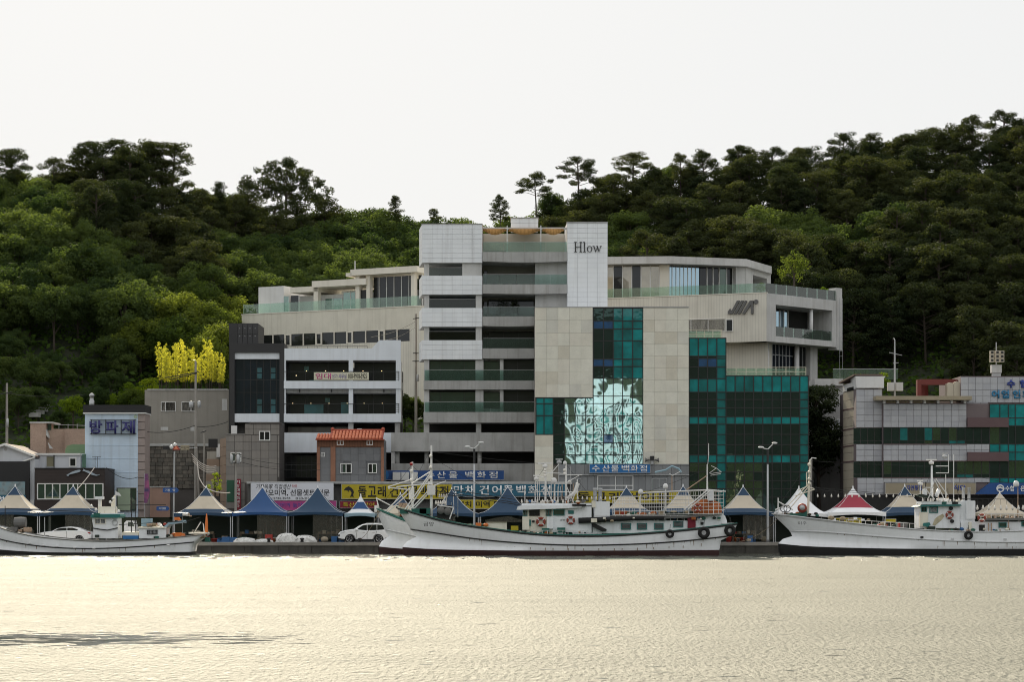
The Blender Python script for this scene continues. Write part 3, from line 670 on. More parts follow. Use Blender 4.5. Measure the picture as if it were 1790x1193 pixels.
# right block with the name
o = MB(); o.slab([(X(992, 234), 233.86), (X(1062, 234), 233.86), (X(1062, 234), 241), (X(987.5, 238), 238)], Z(537.5, 234), Z(389.5, 234)); RB = o.obj('block', 'joint', T)
fr = flat(233.8)
grid(RB, 'panel', fr, spl(992, 1062, 4), spl(390.2, 537.5, 17), lambda i, j: PR.choice(['white_panel', 'white_panel', 'white_panel_b']), 0.0, -.07, .009)
side = Fac((X(987.5, 238), 238), (X(992, 234), 233.9)); z1, z0 = Z(389.5, 234), Z(537.5, 234)
for k in range(17): side.tpiece(RB, 'panel', 'white_panel', .02, z1 - (z1 - z0) * (k + 1) / 17 + .012, side.len - .02, z1 - (z1 - z0) * k / 17 - .012, .03, -.03)
bx(T, 'coping', 'concrete', f, 990.5, 388.4, 1062.6, 389.6, .3, -7)
RT = bx(T, 'rooftop_room', 'joint', f, 893, 378, 941, 396.4, -1.6, -5)
grid(RT, 'panel', f, spl(893, 941, 3), spl(378, 396.4, 2), 'white_panel', -1.5, -1.58, .01)
bx(RT, 'coping', 'concrete', f, 892, 377, 942, 378, -1.4, -5.1)
# serif letters H l o w, cut as slender strokes
mb = MB(); O0, O1 = .10, .02
def st(*p): fr.poly(mb, list(p), O0, O1)
def bar(x0, y0, x1, y1): st((x0, y0), (x1, y0), (x1, y1), (x0, y1))
for x in (1005.2, 1014.4): bar(x, 423.6, x + 1.7, 440.6); bar(x - 1.5, 423.2, x + 3.2, 424.0); bar(x - 1.5, 440.2, x + 3.2, 441.0)
bar(1006.9, 431.3, 1014.4, 432.1)
bar(1020.9, 423.2, 1022.6, 440.6); bar(1019.4, 423.0, 1021.2, 423.8); bar(1019.4, 440.2, 1024.1, 441.0)
n = 18; pts = [(1030.6 + 4.6 * math.cos(2 * math.pi * k / n), 435.6 + 5.4 * math.sin(2 * math.pi * k / n)) for k in range(n)]
pin = [(1030.6 + 3.1 * math.cos(2 * math.pi * k / n), 435.6 + 4.9 * math.sin(2 * math.pi * k / n)) for k in range(n)]
for k in range(n): st(pts[k], pts[(k + 1) % n], pin[(k + 1) % n], pin[k])
for a, b_ in (((1037.2, 430.6), (1041.0, 440.9)), ((1043.2, 430.6), (1046.8, 440.9))): st((a[0], a[1]), (a[0] + 1.7, a[1]), (b_[0] + .9, b_[1]), (b_[0] - .3, b_[1]))
for a, b_ in (((1044.6, 430.6), (1041.0, 440.9)), ((1050.2, 430.6), (1046.8, 440.9))): st((a[0] - .3, a[1]), (a[0] + .5, a[1]), (b_[0] + .5, b_[1]), (b_[0] - .2, b_[1]))
for x in (1035.8, 1042.0, 1048.4): bar(x, 430.2, x + 3.4, 430.8)
mb.obj('lettering', 'black_metal', T)

# ------------------------------------------------------------------ limestone hall with the tall mirror-glass front
f = flat(228.0)
S = thing('limestone_hall', 'limestone clad market hall with tall teal mirror glass front', 'building', (X(1068, 228), 233, 0.95))
f.box(MB(), 935, 539, 1204, 900, -.25, -12).obj('core', 'lime_joint', S)
PR = random.Random(9)
def lime(i, j): return 'limestone%d' % PR.choice([0, 0, 0, 1, 2, 3, 4, 4])
def limewall(a, c, y0, y1, ncol, nrow):
    ys = spl(y0, y1, nrow); xs = spl(a, c, ncol)
    grid(S, 'stone_panel', f, xs, ys, lime, 0, -.24, .006)
limewall(935, 1036, 537.5, 695, 5, 7); limewall(935, 967, 761, 842, 1, 4)
limewall(1124.5, 1204, 538.5, 812, 4, 13)
bx(S, 'coping', 'galv', f, 934.5, 536.6, 1204.5, 537.4, .06, -12.1)
xs_c = [1037, 1055, 1072, 1088.5, 1106, 1124]; ys_c = [539, 561, 575, 596, 628, 641, 662, 693, 706, 727, 760, 775, 796, 812]
xs_l = [937, 951, 967, 986.5, 1005.5, 1024, 1037]
def cw(i, j):
    if j in (1, 4) and i < 2: return 'vent_blue'
    if j == 10 and i == 1: return 'vent_blue'
    if j >= 6: return 'teal_mirror'
    if i < 2 and j in (0, 2, 3, 5): return 'teal_dark'
    return 'teal_mid' if (i + j) % 3 else 'teal_light'
grid(S, 'pane', f, xs_c, ys_c, cw, -.12, -.2, .03)
grid(S, 'pane', f, xs_l, [696, 706, 727, 760], lambda i, j: 'teal_light' if i < 2 else ('teal_dark' if i < 3 else 'teal_mirror'), -.12, -.2, .03)
grid(S, 'pane', f, xs_l[2:], [760, 775, 796, 812], lambda i, j: 'teal_dark' if i < 1 else 'teal_mirror', -.12, -.2, .03)
mb = MB(); mullions(mb, f, xs_c, ys_c, -.06, -.22, .045); mullions(mb, f, xs_l, [696, 706, 727, 760], -.055, -.22, .045); mullions(mb, f, xs_l[2:], [760, 775, 796, 812], -.05, -.22, .045)
mb.obj('glazing_frame', 'black_metal', S)
# grey panelled shop front below
PR = random.Random(4)
mat('grey_panel', (0.27, 0.28, 0.29), 0.5, metal=.2, var=.1, streak=.2)
mat('grey_panel_b', (0.235, 0.245, 0.255), 0.5, metal=.2, var=.1, streak=.2)
grid(S, 'facing_panel', f, spl(976, 1204, 15), [812.5, 830], lambda i, j: PR.choice(['grey_panel', 'grey_panel_b']), .32, -.2, .012)
grid(S, 'facing_panel', f, spl(976, 1204, 18), [831.5, 858], lambda i, j: PR.choice(['grey_panel', 'grey_panel_b']), .12, -.2, .012)
bx(S, 'sill_band', 'galv', f, 976, 830.1, 1204, 831.4, .36, -.2)
window(S, f, 1044, 831.8, 1107, 858, .14, 'white_trim', 'glass_dark', (1076,), (849.5,), 1.5)
window(S, f, 1139, 837, 1166, 858, .14, 'galv', 'glass_green', (1152,), (), 1.0); window(S, f, 998, 837, 1016, 858, .14, 'galv', 'glass_dark', (1007,), (), 1.0)
bx(S, 'shop_shade_slab', 'room_dark', f, 938, 881, 1203, 925, .05, -.2)  # solid dark slab; the shade inside the shop is its colour
# loudspeaker horns
HS = thing('horn_speaker', 'cluster of grey horn loudspeakers on the limestone front', 'loudspeaker', f.pt(1140, 812, .4))
bx(HS, 'box', 'black_metal', f, 1136, 798, 1143, 806, .5, .1); bx(HS, 'mount', 'galv', f, 1137, 806, 1142, 812.5, .42, .2)
for x, dx in ((1131, -1), (1148, 1)): MB().lathe(f.pt(x, 805, .35), [(.06, -.25 * dx), (.10, 0), (.24, .18 * dx)], 12, 'x').obj('horn', 'concrete_dark', HS, True)
mat('sign_blue', (0.02, 0.16, 0.42), .5, var=.08); mat('sign_navy', (0.012, 0.075, 0.27), .5, var=.1, streak=.15); mat('letter_white', (.82, .83, .84), .5, var=.04)
mat('sign_teal', (0.02, 0.13, 0.21), .5, var=.12); mat('sign_yellow', (0.50, 0.40, 0.012), .5, var=.12, streak=.15); mat('letter_black', (.012, .012, .012), .6); mat('sign_pink', (.44, .06, .24), .6, var=.1)
mat('letter_purple', (.12, .08, .35), .6); mat('letter_pink', (.55, .08, .25), .6); mat('letter_red', (.5, .03, .04), .6); mat('letter_navy', (.03, .03, .16), .5); mat('sign_white', (.72, .74, .80), .5, var=.06)
def sign(name, label, f, a, b, c, d, m, o0=.25, o1=.1, group=None, cat='sign'):
    s_ = thing(name, label, cat, f.pt((a + c) / 2, d, o0), group)
    bx(s_, 'board', m, f, a, b, c, d, o0, o1)
    frame_bars(MB(), f, a - .4, b - .4, c + .4, d + .4, o0 + .02, o1 - .01, .6).obj('edge', 'galv', s_); return s_
s_ = sign('shop_sign', 'sky blue sign with white lettering on the limestone hall front', f, 1030, 812.5, 1136, 827.5, 'sign_blue', .62, .34)
for k, (ch, x0) in enumerate(zip('수산물백화점', (1034.5, 1052, 1067.5, 1086, 1101.5, 1117))): text(s_, ch, f, x0, 814.3, x0 + 13.5, 825.6, 'letter_white', .63, .02, .016)
s_ = sign('shop_sign', 'yellow sign with dark lettering under the grey panels of the limestone hall', f, 1000, 859, 1185, 880, 'sign_yellow', .7, .3)
for k, ch in enumerate('돌고래건어물'): text(s_, ch, f, 1008 + k * 28, 861.5, 1031 + k * 28, 877.5, 'letter_black', .71, .02, .016)

# ------------------------------------------------------------------ teal glass block
f = flat(229.0)
G = thing('glass_block', 'stepped teal curtain wall block beside the limestone hall', 'building', (X(1310, 229), 236, 0.95))
MB().add([], [])
f.box(MB(), 1204.6, 591.5, 1268.4, 925, -.2, -14).obj('core', 'room_dark', G); f.box(MB(), 1268.6, 657.5, 1413, 925, -.2, -14).obj('core', 'room_dark', G)
xa = [1204.6, 1220.7, 1236.8, 1253, 1269]; xb_ = [1269, 1285, 1301, 1317.2, 1333.4, 1349.6, 1365.8, 1382, 1398, 1413]
ya = [591.5, 623, 627, 642, 662.5]; yc = [662.5, 686, 699, 714, 729, 742, 760, 778, 796, 809.5, 826, 841, 855, 870, 900]
PR = random.Random(12)
def low(i, j, col):
    if j in (0, 4, 8): return 'teal_light' if PR.random() < .6 else 'teal_mid'
    if col in (3, 12): return 'teal_mid'
    if col < 8 and j > 8: return 'teal_green' if PR.random() < .7 else 'teal_dark'
    return 'teal_dark'
mat_pane('teal_green', (0.012, 0.035, 0.018), 0.13, (.8, 1, .7), wavy=.006)
grid(G, 'pane', f, xa, ya, lambda i, j: ['teal_light', 'teal_dark', 'vent_blue' if i in (1, 2) else 'teal_dark', 'teal_dark'][j] if not (i == 3 and j) else 'teal_mid', 0, -.08, .03)
grid(G, 'pane', f, xa, yc, lambda i, j: low(i, j, i), 0, -.08, .03)
grid(G, 'pane', f, xb_, [657.5, 686], lambda i, j: low(i, 0, 4 + i), 0, -.08, .03)
grid(G, 'pane', f, xb_, yc[1:], lambda i, j: low(i, j + 1, 4 + i), 0, -.08, .03)
mb = MB(); mullions(mb, f, xa, ya, .06, -.1, .045); mullions(mb, f, xa, yc, .062, -.1, .045); mullions(mb, f, xb_, [657.5, 686], .064, -.1, .045); mullions(mb, f, xb_, yc[1:], .066, -.1, .045)
mb.obj('glazing_frame', 'black_metal', G)
mat('rail_cream', (.66, .64, .50), .5, var=.1)
def roof_rail(parent, f, a, c, y0, y1, o, n):
    mb = MB()
    for x in spl(a, c, n): f.box(mb, x - .5, y0, x + .5, y1, o + .03, o - .03)
    for y in (y0, (y0 + y1) / 2): f.box(mb, a, y - .5, c, y + .5, o + .025, o - .025)
    r = mb.obj('railing', 'rail_cream', parent)
    for x0, x1 in zip(spl(a, c, n), spl(a, c, n)[1:]): f.piece(r, 'glass_sheet', 'rail_glass', x0 + .7, y0 + 2, x1 - .7, y1 - .5, o + .01, o - .01)
roof_rail(G, f, 1204.6, 1262, 576, 591, -1, 4); roof_rail(G, f, 1271, 1411, 641.5, 657, -1, 8)
sd_ = Fac((X(1262, 230), 230), (X(1256, 236), 236)); mb = MB()
for k in range(5): mb.tube([(X(1262, 230) + .02 * k, 230 + k * 1.4, Z(591, 229)), (X(1262, 230) + .02 * k, 230 + k * 1.4, Z(576, 229))], .03, 5)
for zz in (576, 584): mb.tube([(X(1262, 230), 230, Z(zz, 229)), (X(1262, 230) + .1, 235.6, Z(zz, 229))], .03, 5)
mb.obj('side_rail', 'rail_cream', G)

# white apartment tower across the water (mirrored in the hall's glass front)
AT = thing('apartment_tower', 'tall white apartment tower reflected in the mirror glass front', 'building', (24, -96, .8))
mat('tower_white', (.70, .80, .90), .6, var=.05); MB().box(14.5, -108, .8, 37, -96, 31).obj('wall', 'tower_white', AT); MB().box(20.5, -107, 31, 30, -96.5, 36.5).obj('upper_wall', 'tower_white', AT); MB().box(16, -107, 31, 20.5, -97.5, 33.5).obj('upper_wall', 'tower_white', AT)
ft = Fac((40, -96), (12, -96))
for k in range(10):
    for x in (15.6, 18.0, 20.4, 22.8, 25.2, 27.6, 30.0, 32.4, 34.6):
        MB().box(x, -96.02, 2.0 + k * 2.85, x + 1.15, -95.9, 4.4 + k * 2.85).obj('window', PR.choice(['teal_dark', 'teal_dark', 'teal_mid', 'teal_light']), AT)
    MB().box(15.2 + .6 * (k % 2), -96, 1.5 + k * 2.85, 36, -95.6, 1.85 + k * 2.85).obj('balcony', 'tower_white', AT)

f = flat(234.0)
for k, (x, lab) in enumerate(((879, 'dark bushy potted plant on the third balcony beside the other'), (901, 'dark potted plant nearest the limestone wall on the third balcony'))):
    q = f.pt(x, 553, -2.2); o = thing('potted_plant', lab, 'plant', q); MB().lathe(q, [(.25, 0), (.32, .4)], 12).obj('pot', 'concrete_dark', o); g = np.random.default_rng(k); cs = [(g.normal() * .35, g.normal() * .3, 1.1 + g.uniform(-.5, .6), .35) for _ in range(14)]
    C, Nn = clumps(cs, 260, g); c = link('foliage', leaves_mesh('foliage', 'leaf_pine', C, Nn, .09, .4, k), o)
# ------------------------------------------------------------------ long tan hillside building (left wing, right wing)
mat('tan_wall', (0.76, 0.73, 0.635), 0.8, var=0.10, streak=0.22, fine=0.08)
mat('tan_ribbed', (0.75, 0.725, 0.645), 0.8, var=0.10, streak=0.2, lines=(0, .30, .02, .35))
mat('tan_pale', (0.82, 0.78, 0.69), 0.8, var=0.08, streak=0.15)
mat('curtain_tan', (0.50, 0.44, 0.32), .8, var=.1)
mat_pane('glass_sky', (0.03, 0.06, 0.09), 0.5, (0.62, 0.85, 1))
mat_pane('glass_tan', (0.26, 0.235, 0.175), 0.2, (1, .97, .88))
mat_pane('glass_teal_soft', (0.09, 0.20, 0.17), 0.2, (.8, 1, .95))
J = thing('hillside_building', 'long tan angular building with glass terraces and a metal emblem, stretching behind the tower', 'building', (2, 268, 12))
PA, PB, PC = Vector((10.97, 262.8)), Vector((28.48, 256.0)), Vector((38.2, 265.6))
PL0, PL1 = Vector((-33.4, 282.8)), Vector((-10.8, 271.0))
ZP, ZB = H + 25.1, H + 19.71
R1, R2, LW = Fac(PA, PB), Fac(PB, PC), Fac(PL0, PL1)
# body masses
mb = MB(); mb.slab([tuple(PA), tuple(PB), tuple(PB + Vector((1.2, 12))), tuple(PA + Vector((0, 14)))], ZB, ZP - .5); 
R1.tbox(mb, -3, ZP - .5, R1.len, ZP, 0.0, -.3); mb.obj('front_wall', 'tan_ribbed', J)
# middle stretch behind the tower joins the wings
mb = MB(); mb.slab([tuple(PL1), tuple(PA), tuple(PA + Vector((0, 12))), tuple(PL1 + Vector((0, 12)))], 8, ZP); mb.obj('link_wall', 'tan_wall', J)
bx(J, 'coping', 'tan_pale', R1, 1050, 521.8, 1341, 523.2, .06, -.4)
# R2: end frame with the deep balcony
n2 = R2.len; tt = lambda px, py: R2.tz(px, py)[0]
ta, tb_ = tt(1356, 560), tt(1455, 560); zo1, zo0 = R2.tz(1356, 533)[1], R2.tz(1356, 588)[1]
mb = MB(); R2.tbox(mb, 0.02, ZB, ta, ZP, 0, -4); R2.tbox(mb, tb_, ZB, n2, ZP, 0, -4); R2.tbox(mb, ta, zo1, tb_, ZP - .002, 0, -4); R2.tbox(mb, ta, ZB + .002, tb_, zo0, 0, -4)
mb.obj('end_frame', 'concrete_light', J)
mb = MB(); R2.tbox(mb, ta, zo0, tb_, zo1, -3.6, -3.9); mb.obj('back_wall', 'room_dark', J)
tw = spl(ta + .2, ta + (tb_ - ta) * .52, 7)
for a, c in zip(tw, tw[1:]): R2.tpiece(J, 'pane', 'glass_sky', a + .03, zo0 + .3, c - .03, zo1 - .25, -2.6, -2.66)
for k, a in enumerate(tw): R2.tpiece(J, 'mullion', 'white_trim', a - .035, zo0 + .2, a + .035, zo1 - .2, -2.5, -2.62)
mb = MB()
for k in range(9):
    a = ta + .6 + k * .95; R2.tbox(mb, a, zo0, a + .55, zo0 + .75, -1.2, -1.9)
    R2.tbox(mb, a + .05, zo0 + .75, a + .15, zo0 + 1.15, -1.8, -1.9)
mb.obj('terrace_chairs', 'glass_dark', J)['kind'] = 'stuff'
MB().lathe(R2.P(ta + (tb_ - ta) * .68, 0, -.5), [(.22, zo0), (.22, zo1)], 12).obj('column', 'white_paint', J, True)
xs = spl(ta + .03, tb_ - .03, 6)
for a, c in zip(xs, xs[1:]): R2.tpiece(J, 'glass_sheet', 'rail_glass', a + .02, zo0, c - .02, zo0 + 1.1, -.1, -.13)
R2.tbox(MB(), .3, ZP, n2 - .2, ZP + .03, -.1, -.2).obj('rail_foot', 'galv', J)
for a, c in zip(spl(.1, n2 - .5, 7), spl(.1, n2 - .5, 7)[1:]): R2.tpiece(J, 'glass_sheet', 'rail_glass', a + .02, ZP + .03, c - .02, ZP + 1.15, -.12, -.15)
R2.tbox(MB(), n2 - .9, ZB - .3, n2 + .12, ZP + 1.5, .05, -1.2).obj('end_pier', 'concrete_light', J)
mb = MB()
for k in range(12): mb.tube([R2.P(n2 - .75, ZB - 1 + k * .55, .35), R2.P(n2 - .2, ZB - 1 + k * .55, .35)], .02, 4)
for q in (.75, .2): mb.tube([R2.P(n2 - q, ZB - 2.5, .35), R2.P(n2 - q, ZP + .3, .35)], .022, 4)
mb.obj('ladder', 'galv', J)
# R1 rail, window strip, emblem
for a, c in zip(spl(1050, 1338, 12), spl(1050, 1338, 12)[1:]):
    t0, t1 = R1.tz(a, 520)[0], R1.tz(c, 520)[0]; R1.tpiece(J, 'glass_sheet', 'rail_glass', t0 + .02, ZP + .02, t1 - .02, ZP + 1.15, -.12, -.15)
window(J, R1, 1196, 559, 1268, 582, .03, 'white_trim', 'glass_blue_dark', (1208, 1238), (), 1.0); window(J, R1, 1269, 558.5, 1281.5, 580.5, .04, 'white_trim', 'glass_dark', (), (), 1.3)
mat('emblem_metal', (.15, .15, .15), .4, metal=.4)
mb = MB()
def em(*p): R1.poly(mb, list(p), .22, .02)
em((1273, 549.5), (1281, 549.5), (1294, 526), (1289, 526), (1279, 545), (1277, 540), (1273, 545))      # J
em((1283.5, 549.5), (1288, 549.5), (1301, 526), (1296, 526))
em((1290.5, 549.5), (1294.5, 549.5), (1306, 528), (1306, 526), (1303, 526))
em((1298, 549.5), (1302.5, 549.5), (1313.5, 533), (1313.5, 549.5), (1317.5, 549.5), (1317.5, 526), (1311.5, 526))  # M
MB.obj(mb, 'emblem', 'emblem_metal', J)
MB().lathe(R1.pt(1322, 528, .1) , [(.26, -.06), (.26, .12)], 14, 'y').obj('emblem_dot', 'emblem_metal', J)
# top storey, right wing: folded roof edge
def plan(px, py, k): d = k * F / (YH - py); return Vector((X(px, d), d))
KT = 29.93; tp = [plan(1040, 449.3, KT), plan(1172, 448, KT), plan(1305, 453, KT), plan(1349, 466, KT)]
ZT = H + KT
mb = MB()
back = [Vector((p.x + .5, p.y + 9)) for p in tp]
mb.slab([tuple(p) for p in tp] + [tuple(p) for p in back[::-1]], ZT - .85, ZT); mb.obj('roof', 'concrete_light', J)
q = [p + Vector((0, 1.0)) for p in tp]
U1, U2, U3 = Fac(q[0], q[1]), Fac(q[1], q[2]), Fac(q[2], q[3])
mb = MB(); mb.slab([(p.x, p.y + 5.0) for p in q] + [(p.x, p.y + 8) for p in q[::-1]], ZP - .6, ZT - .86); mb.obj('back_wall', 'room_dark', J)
mb = MB(); mb.slab([(PA.x - 1, PA.y + .4), (PB.x - .3, PB.y + .4), (PC.x - 1, PC.y), (PC.x - 2, PC.y + 9), (PA.x, PA.y + 13)], ZP - .62, ZP - .5); mb.obj('terrace', 'concrete', J)
gl = spl(0, U1.len - 1.2, 7)
for k in range(7): U1.tpiece(J, 'pane', ['glass_tan', 'glass_tan', 'glass_dark', 'glass_tan', 'glass_dark', 'glass_tan', 'glass_tan'][k], gl[k] + .04, ZP - .5, gl[k + 1] - .04, ZT - .9, -.6, -.66)
for k in range(8): U1.tpiece(J, 'mullion', 'white_trim', gl[k] - .05, ZP - .5, gl[k] + .05, ZT - .88, -.52, -.68)
U1.tbox(MB(), U1.len - 1.15, ZP - .5, U1.len - .05, ZT - .86, -.3, -1.2).obj('pier', 'tan_pale', J)
gl = spl(.1, U2.len * .42, 8)
for k in range(8): U2.tpiece(J, 'pane', 'glass_sky', gl[k] + .03, ZP - .5, gl[k + 1] - .03, ZT - 1.0, -.8, -.86); U2.tpiece(J, 'mullion', 'white_trim', gl[k] - .03, ZP - .5, gl[k] + .03, ZT - .95, -.72, -.88)
for a, c, mm in ((.43, .52, 'glass_dark'), (.53, .60, 'glass_dark'), (.61, .68, 'glass_dark'), (.70, .78, 'glass_green'), (.79, .86, 'glass_dark')):
    fr_ = U2.tpiece(J, 'pane', mm, U2.len * a, ZP - .5, U2.len * c, ZT - .95, -.9, -.96); U2.tpiece(J, 'mullion', 'white_trim', U2.len * c, ZP - .5, U2.len * c + .09, ZT - .92, -.8, -.98)
U2.tbox(MB(), U2.len * .87, ZP - .5, U2.len - .03, ZT - .86, 0, -3).obj('pier', 'concrete_light', J)
mb = MB(); U3.tbox(mb, .03, ZP - .5, U3.len * .28, ZT - .86, 0, -3); U3.tbox(mb, U3.len * .85, ZP - .5, U3.len, ZT - .86, 0, -3); U3.tbox(mb, U3.len * .28, ZT - 1.5, U3.len * .85, ZT - .862, 0, -3); mb.obj('end_frame', 'concrete_light', J)
# storeys under R1
R1b = Fac(PA + Vector((0, 2.2)), PB + Vector((0, 2.2)))
bx(J, 'lower_wall', 'tan_ribbed', R1b, 1180, 592, 1341, 690, 0, -6)
R1c = Fac(PB + Vector((0, 2.8)), PC + Vector((-3.5, 0))); tw = spl(0.3, R1c.len * .62, 8)
R1c.tbox(MB(), 0, ZB - 5.5, R1c.len, ZB + .01, -.25, -4).obj('lower_wall', 'room_dark', J)
for k in range(8):
    R1c.tpiece(J, 'pane', 'glass_blue_dark', tw[k] + .04, ZB - 4.3, tw[k + 1] - .04, ZB - .1, -.1, -.16); R1c.tpiece(J, 'mullion', 'galv', tw[k] - .04, ZB - 4.3, tw[k] + .04, ZB - .05, -.02, -.18)
for zz in (1.2, 2.9): R1c.tpiece(J, 'mullion', 'galv', .3, ZB - zz - .04, R1c.len * .62, ZB - zz + .04, -.025, -.185)
tw = spl(R1c.len * .68, R1c.len * .9, 3)
for k in range(3): R1c.tpiece(J, 'pane', 'glass_dark', tw[k] + .03, ZB - 4.3, tw[k + 1] - .03, ZB - .1, -.1, -.16); R1c.tpiece(J, 'mullion', 'galv', tw[k] - .03, ZB - 4.3, tw[k] + .03, ZB - .05, -.02, -.18)
for t_, w_ in ((.2, .25), (R1c.len * .645, .28)): MB().lathe(R1c.P(t_, 0, .3), [(w_, ZB - 5.4), (w_, ZB)], 12).obj('column', 'white_paint', J, True)
R1c.tbox(MB(), R1c.len * .91, ZB - 5.5, R1c.len + .6, ZB, .5, -1).obj('pier', 'concrete_light', J)
# left wing
zl = lambda px, py: LW.tz(px, py)[1]
zw1, zw0 = zl(500, 585.0), zl(500, 605.5)
t0, t1 = LW.tz(447, 580)[0], LW.tz(717, 580)[0]
mb = MB(); LW.tbox(mb, 0, zw1, LW.len, ZP, 0, -10); mb.obj('front_wall', 'tan_wall', J)
mb = MB(); LW.tbox(mb, 0, 6, LW.len, zw0, -.001, -10); LW.tbox(mb, 0, zw0, t0, zw1, -.001, -6); LW.tbox(mb, t1, zw0, LW.len, zw1, -.001, -6); mb.obj('lower_wall', 'tan_ribbed', J)
LW.tbox(MB(), t0, zw0, t1, zw1, -.35, -.6).obj('window_back', 'room_dark', J)
LW.tbox(MB(), -.05, ZP - .09, LW.len, ZP + .02, .06, -.5).obj('coping', 'tan_pale', J)
cuts = [447, 456, 477, 498, 508, 530, 552, 562, 584, 606, 616, 639, 662, 672, 694, 717]
for a, c in zip(cuts, cuts[1:]):
    ta_, tc_ = LW.tz(a, 590)[0], LW.tz(c, 590)[0]; nar = c - a < 12
    fr_ = MB()
    w_ = .12 if nar else .06
    LW.tbox(fr_, ta_, zw0, ta_ + w_, zw1, .03, -.3); LW.tbox(fr_, tc_ - w_, zw0, tc_, zw1, .03, -.3)
    if nar: LW.tbox(fr_, ta_, zw1 - .12, tc_, zw1, .028, -.3); LW.tbox(fr_, ta_, zw0, tc_, zw0 + .12, .028, -.3)
    wo = fr_.obj('window', 'tan_pale', J); LW.tpiece(wo, 'pane', 'glass_dark', ta_ + w_, zw0, tc_ - w_, zw1, -.1, -.16)
# left wing terrace rail and upper storey
for a, c in zip(spl(424, 735, 13), spl(424, 735, 13)[1:]):
    ta_, tc_ = LW.tz(a, 540)[0], LW.tz(c, 540)[0]; LW.tpiece(J, 'glass_sheet', 'rail_glass', ta_ + .02, ZP + .02, tc_ - .02, ZP + 1.2, -.15, -.18)
LU = Fac(PL0 + Vector((0.2, 2.2)), PL1 + Vector((0.2, 2.2)))
def lbox(name, m, a, c, zt, zb, o0, o1): ta_, tc_ = LU.tz(a, 520)[0], LU.tz(c, 520)[0]; return LU.tbox(MB(), ta_, zb, tc_, zt, o0, o1).obj(name, m, J)
zu = lambda px, py: LU.tz(px, py)[1]
ZF = ZP - .4
lbox('end_block', 'white_paint', 455, 499, zu(455, 503), ZF, .4, -5)
lbox('wall_panel', 'white_paint', 499, 735, zu(600, 512) , ZF, -1.2, -5)
lbox('roof', 'tan_pale', 511, 560, zu(511, 503.5), zu(511, 513), .5, -5); lbox('roof', 'tan_pale', 552, 646, zu(552, 493), zu(552, 504), .9, -5)
lbox('roof', 'tan_pale', 620, 736, zu(620, 473), zu(620, 483.5), 1.0, -6); lbox('roof', 'tan_pale', 612, 622, zu(612, 479), zu(612, 485), 1.0, -4)
for a, c in ((552, 559.5), (625, 632), (644, 650), (722, 728)): lbox('pier', 'tan_pale', a, c, zu(620, 483.5) if a > 600 else zu(552, 503), ZF, .5, -.2)
lbox('wall_panel', 'tan_pale', 590, 622, zu(590, 508), zu(590, 514), -.9, -1.3)
def lpanes(xs, m, zt, o=-.5):
    for a, c in zip(xs, xs[1:]):
        ta_, tc_ = LU.tz(a, 520)[0], LU.tz(c, 520)[0]; LU.tpiece(J, 'pane', m, ta_ + .04, ZF, tc_ - .04, zt, o, o - .06); LU.tpiece(J, 'mullion', 'white_trim', tc_ - .035, ZF, tc_ + .035, zt + .05, o + .05, o - .08)
lpanes([499, 509], 'glass_teal_soft', zu(499, 519), .45); lpanes([511, 526], 'glass_dark', zu(499, 518.5), .42); lpanes([544, 552], 'glass_dark', zu(544, 521), -1.1)
lpanes([560, 574, 590], 'glass_teal_soft', zu(560, 521.5), -1.1); lpanes([594, 607, 620], 'glass_teal_soft', zu(594, 511), -.8)
lbox('dark_screen', 'black_metal', 622, 645, zu(622, 508), ZF, .2, .1)
lpanes([650, 660, 673, 686, 699, 712, 722], 'glass_dark', zu(650, 485), -.4); lpanes([728, 735], 'glass_dark', zu(650, 485), -.4)
MB().tube([LU.P(LU.tz(598, 500)[0], zu(598, 500), -3), LU.P(LU.tz(598, 500)[0], zu(598, 452), -3)], .07, 6).obj('roof_post', 'galv', J)
# ------------------------------------------------------------------ black and white vacant block
mat('white_render', (0.80, 0.85, 0.91), 0.7, var=0.07, streak=0.16)
mat('charcoal_panel', (0.030, 0.030, 0.032), 0.5, var=0.15)
mat('charcoal_panel_b', (0.045, 0.045, 0.048), 0.5, var=0.15)
mat('curtain_dark', (0.02, 0.02, 0.022), .8)
f = flat(238.0)
K = thing('vacant_block', 'black framed and white three storey block with empty dark galleries and a rental banner', 'building', (X(550, 238), 244, 0.95))
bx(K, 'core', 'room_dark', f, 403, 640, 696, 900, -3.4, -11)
bx(K, 'stair_tower', 'charcoal_panel', f, 396, 562.5, 411, 757, -2, -8)
ST = bx(K, 'stair_tower', 'charcoal_panel', f, 411, 562.5, 447, 601, -2.1, -8)
for r in range(2):
    for c in range(4): f.piece(ST, 'facing_panel', 'charcoal_panel_b', 411 + c * 9, 563 + r * 19, 420 + c * 9, 582 + r * 19, -2.0, -2.08, .02)
for r in range(2):
    for c in range(4): f.piece(ST, 'fixing', 'galv', 414.6 + c * 9, 571 + r * 13.5, 415.8 + c * 9, 572.2 + r * 13.5, -1.97, -2.02)
mb = MB(); f.box(mb, 402, 600.5, 410, 757, 0, -3.4); f.box(mb, 488.5, 600.5, 497, 757, 0, -3.4); f.box(mb, 410, 600.5, 488.5, 616.5, -.002, -3.4); mb.obj('black_frame', 'charcoal_panel', K)
bx(K, 'white_band', 'white_render', f, 410, 617, 488.4, 627.8, -.25, -3); bx(K, 'white_band', 'white_render', f, 410, 723.5, 488.4, 738.5, -.1, -3)
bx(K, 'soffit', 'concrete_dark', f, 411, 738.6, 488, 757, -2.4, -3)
xs = [410, 425.5, 437, 448, 460, 472, 482, 488.4]; ys = [628, 664, 686, 722.8]
grid(K, 'pane', f, xs, ys, 'glass_blue_dark', -.6, -.68, .025); mullions(MB(), f, xs, ys, -.56, -.7, .03).obj('glazing_frame', 'black_metal', K)
mat_pane('glimpse', (0.03, 0.11, 0.15), .15)
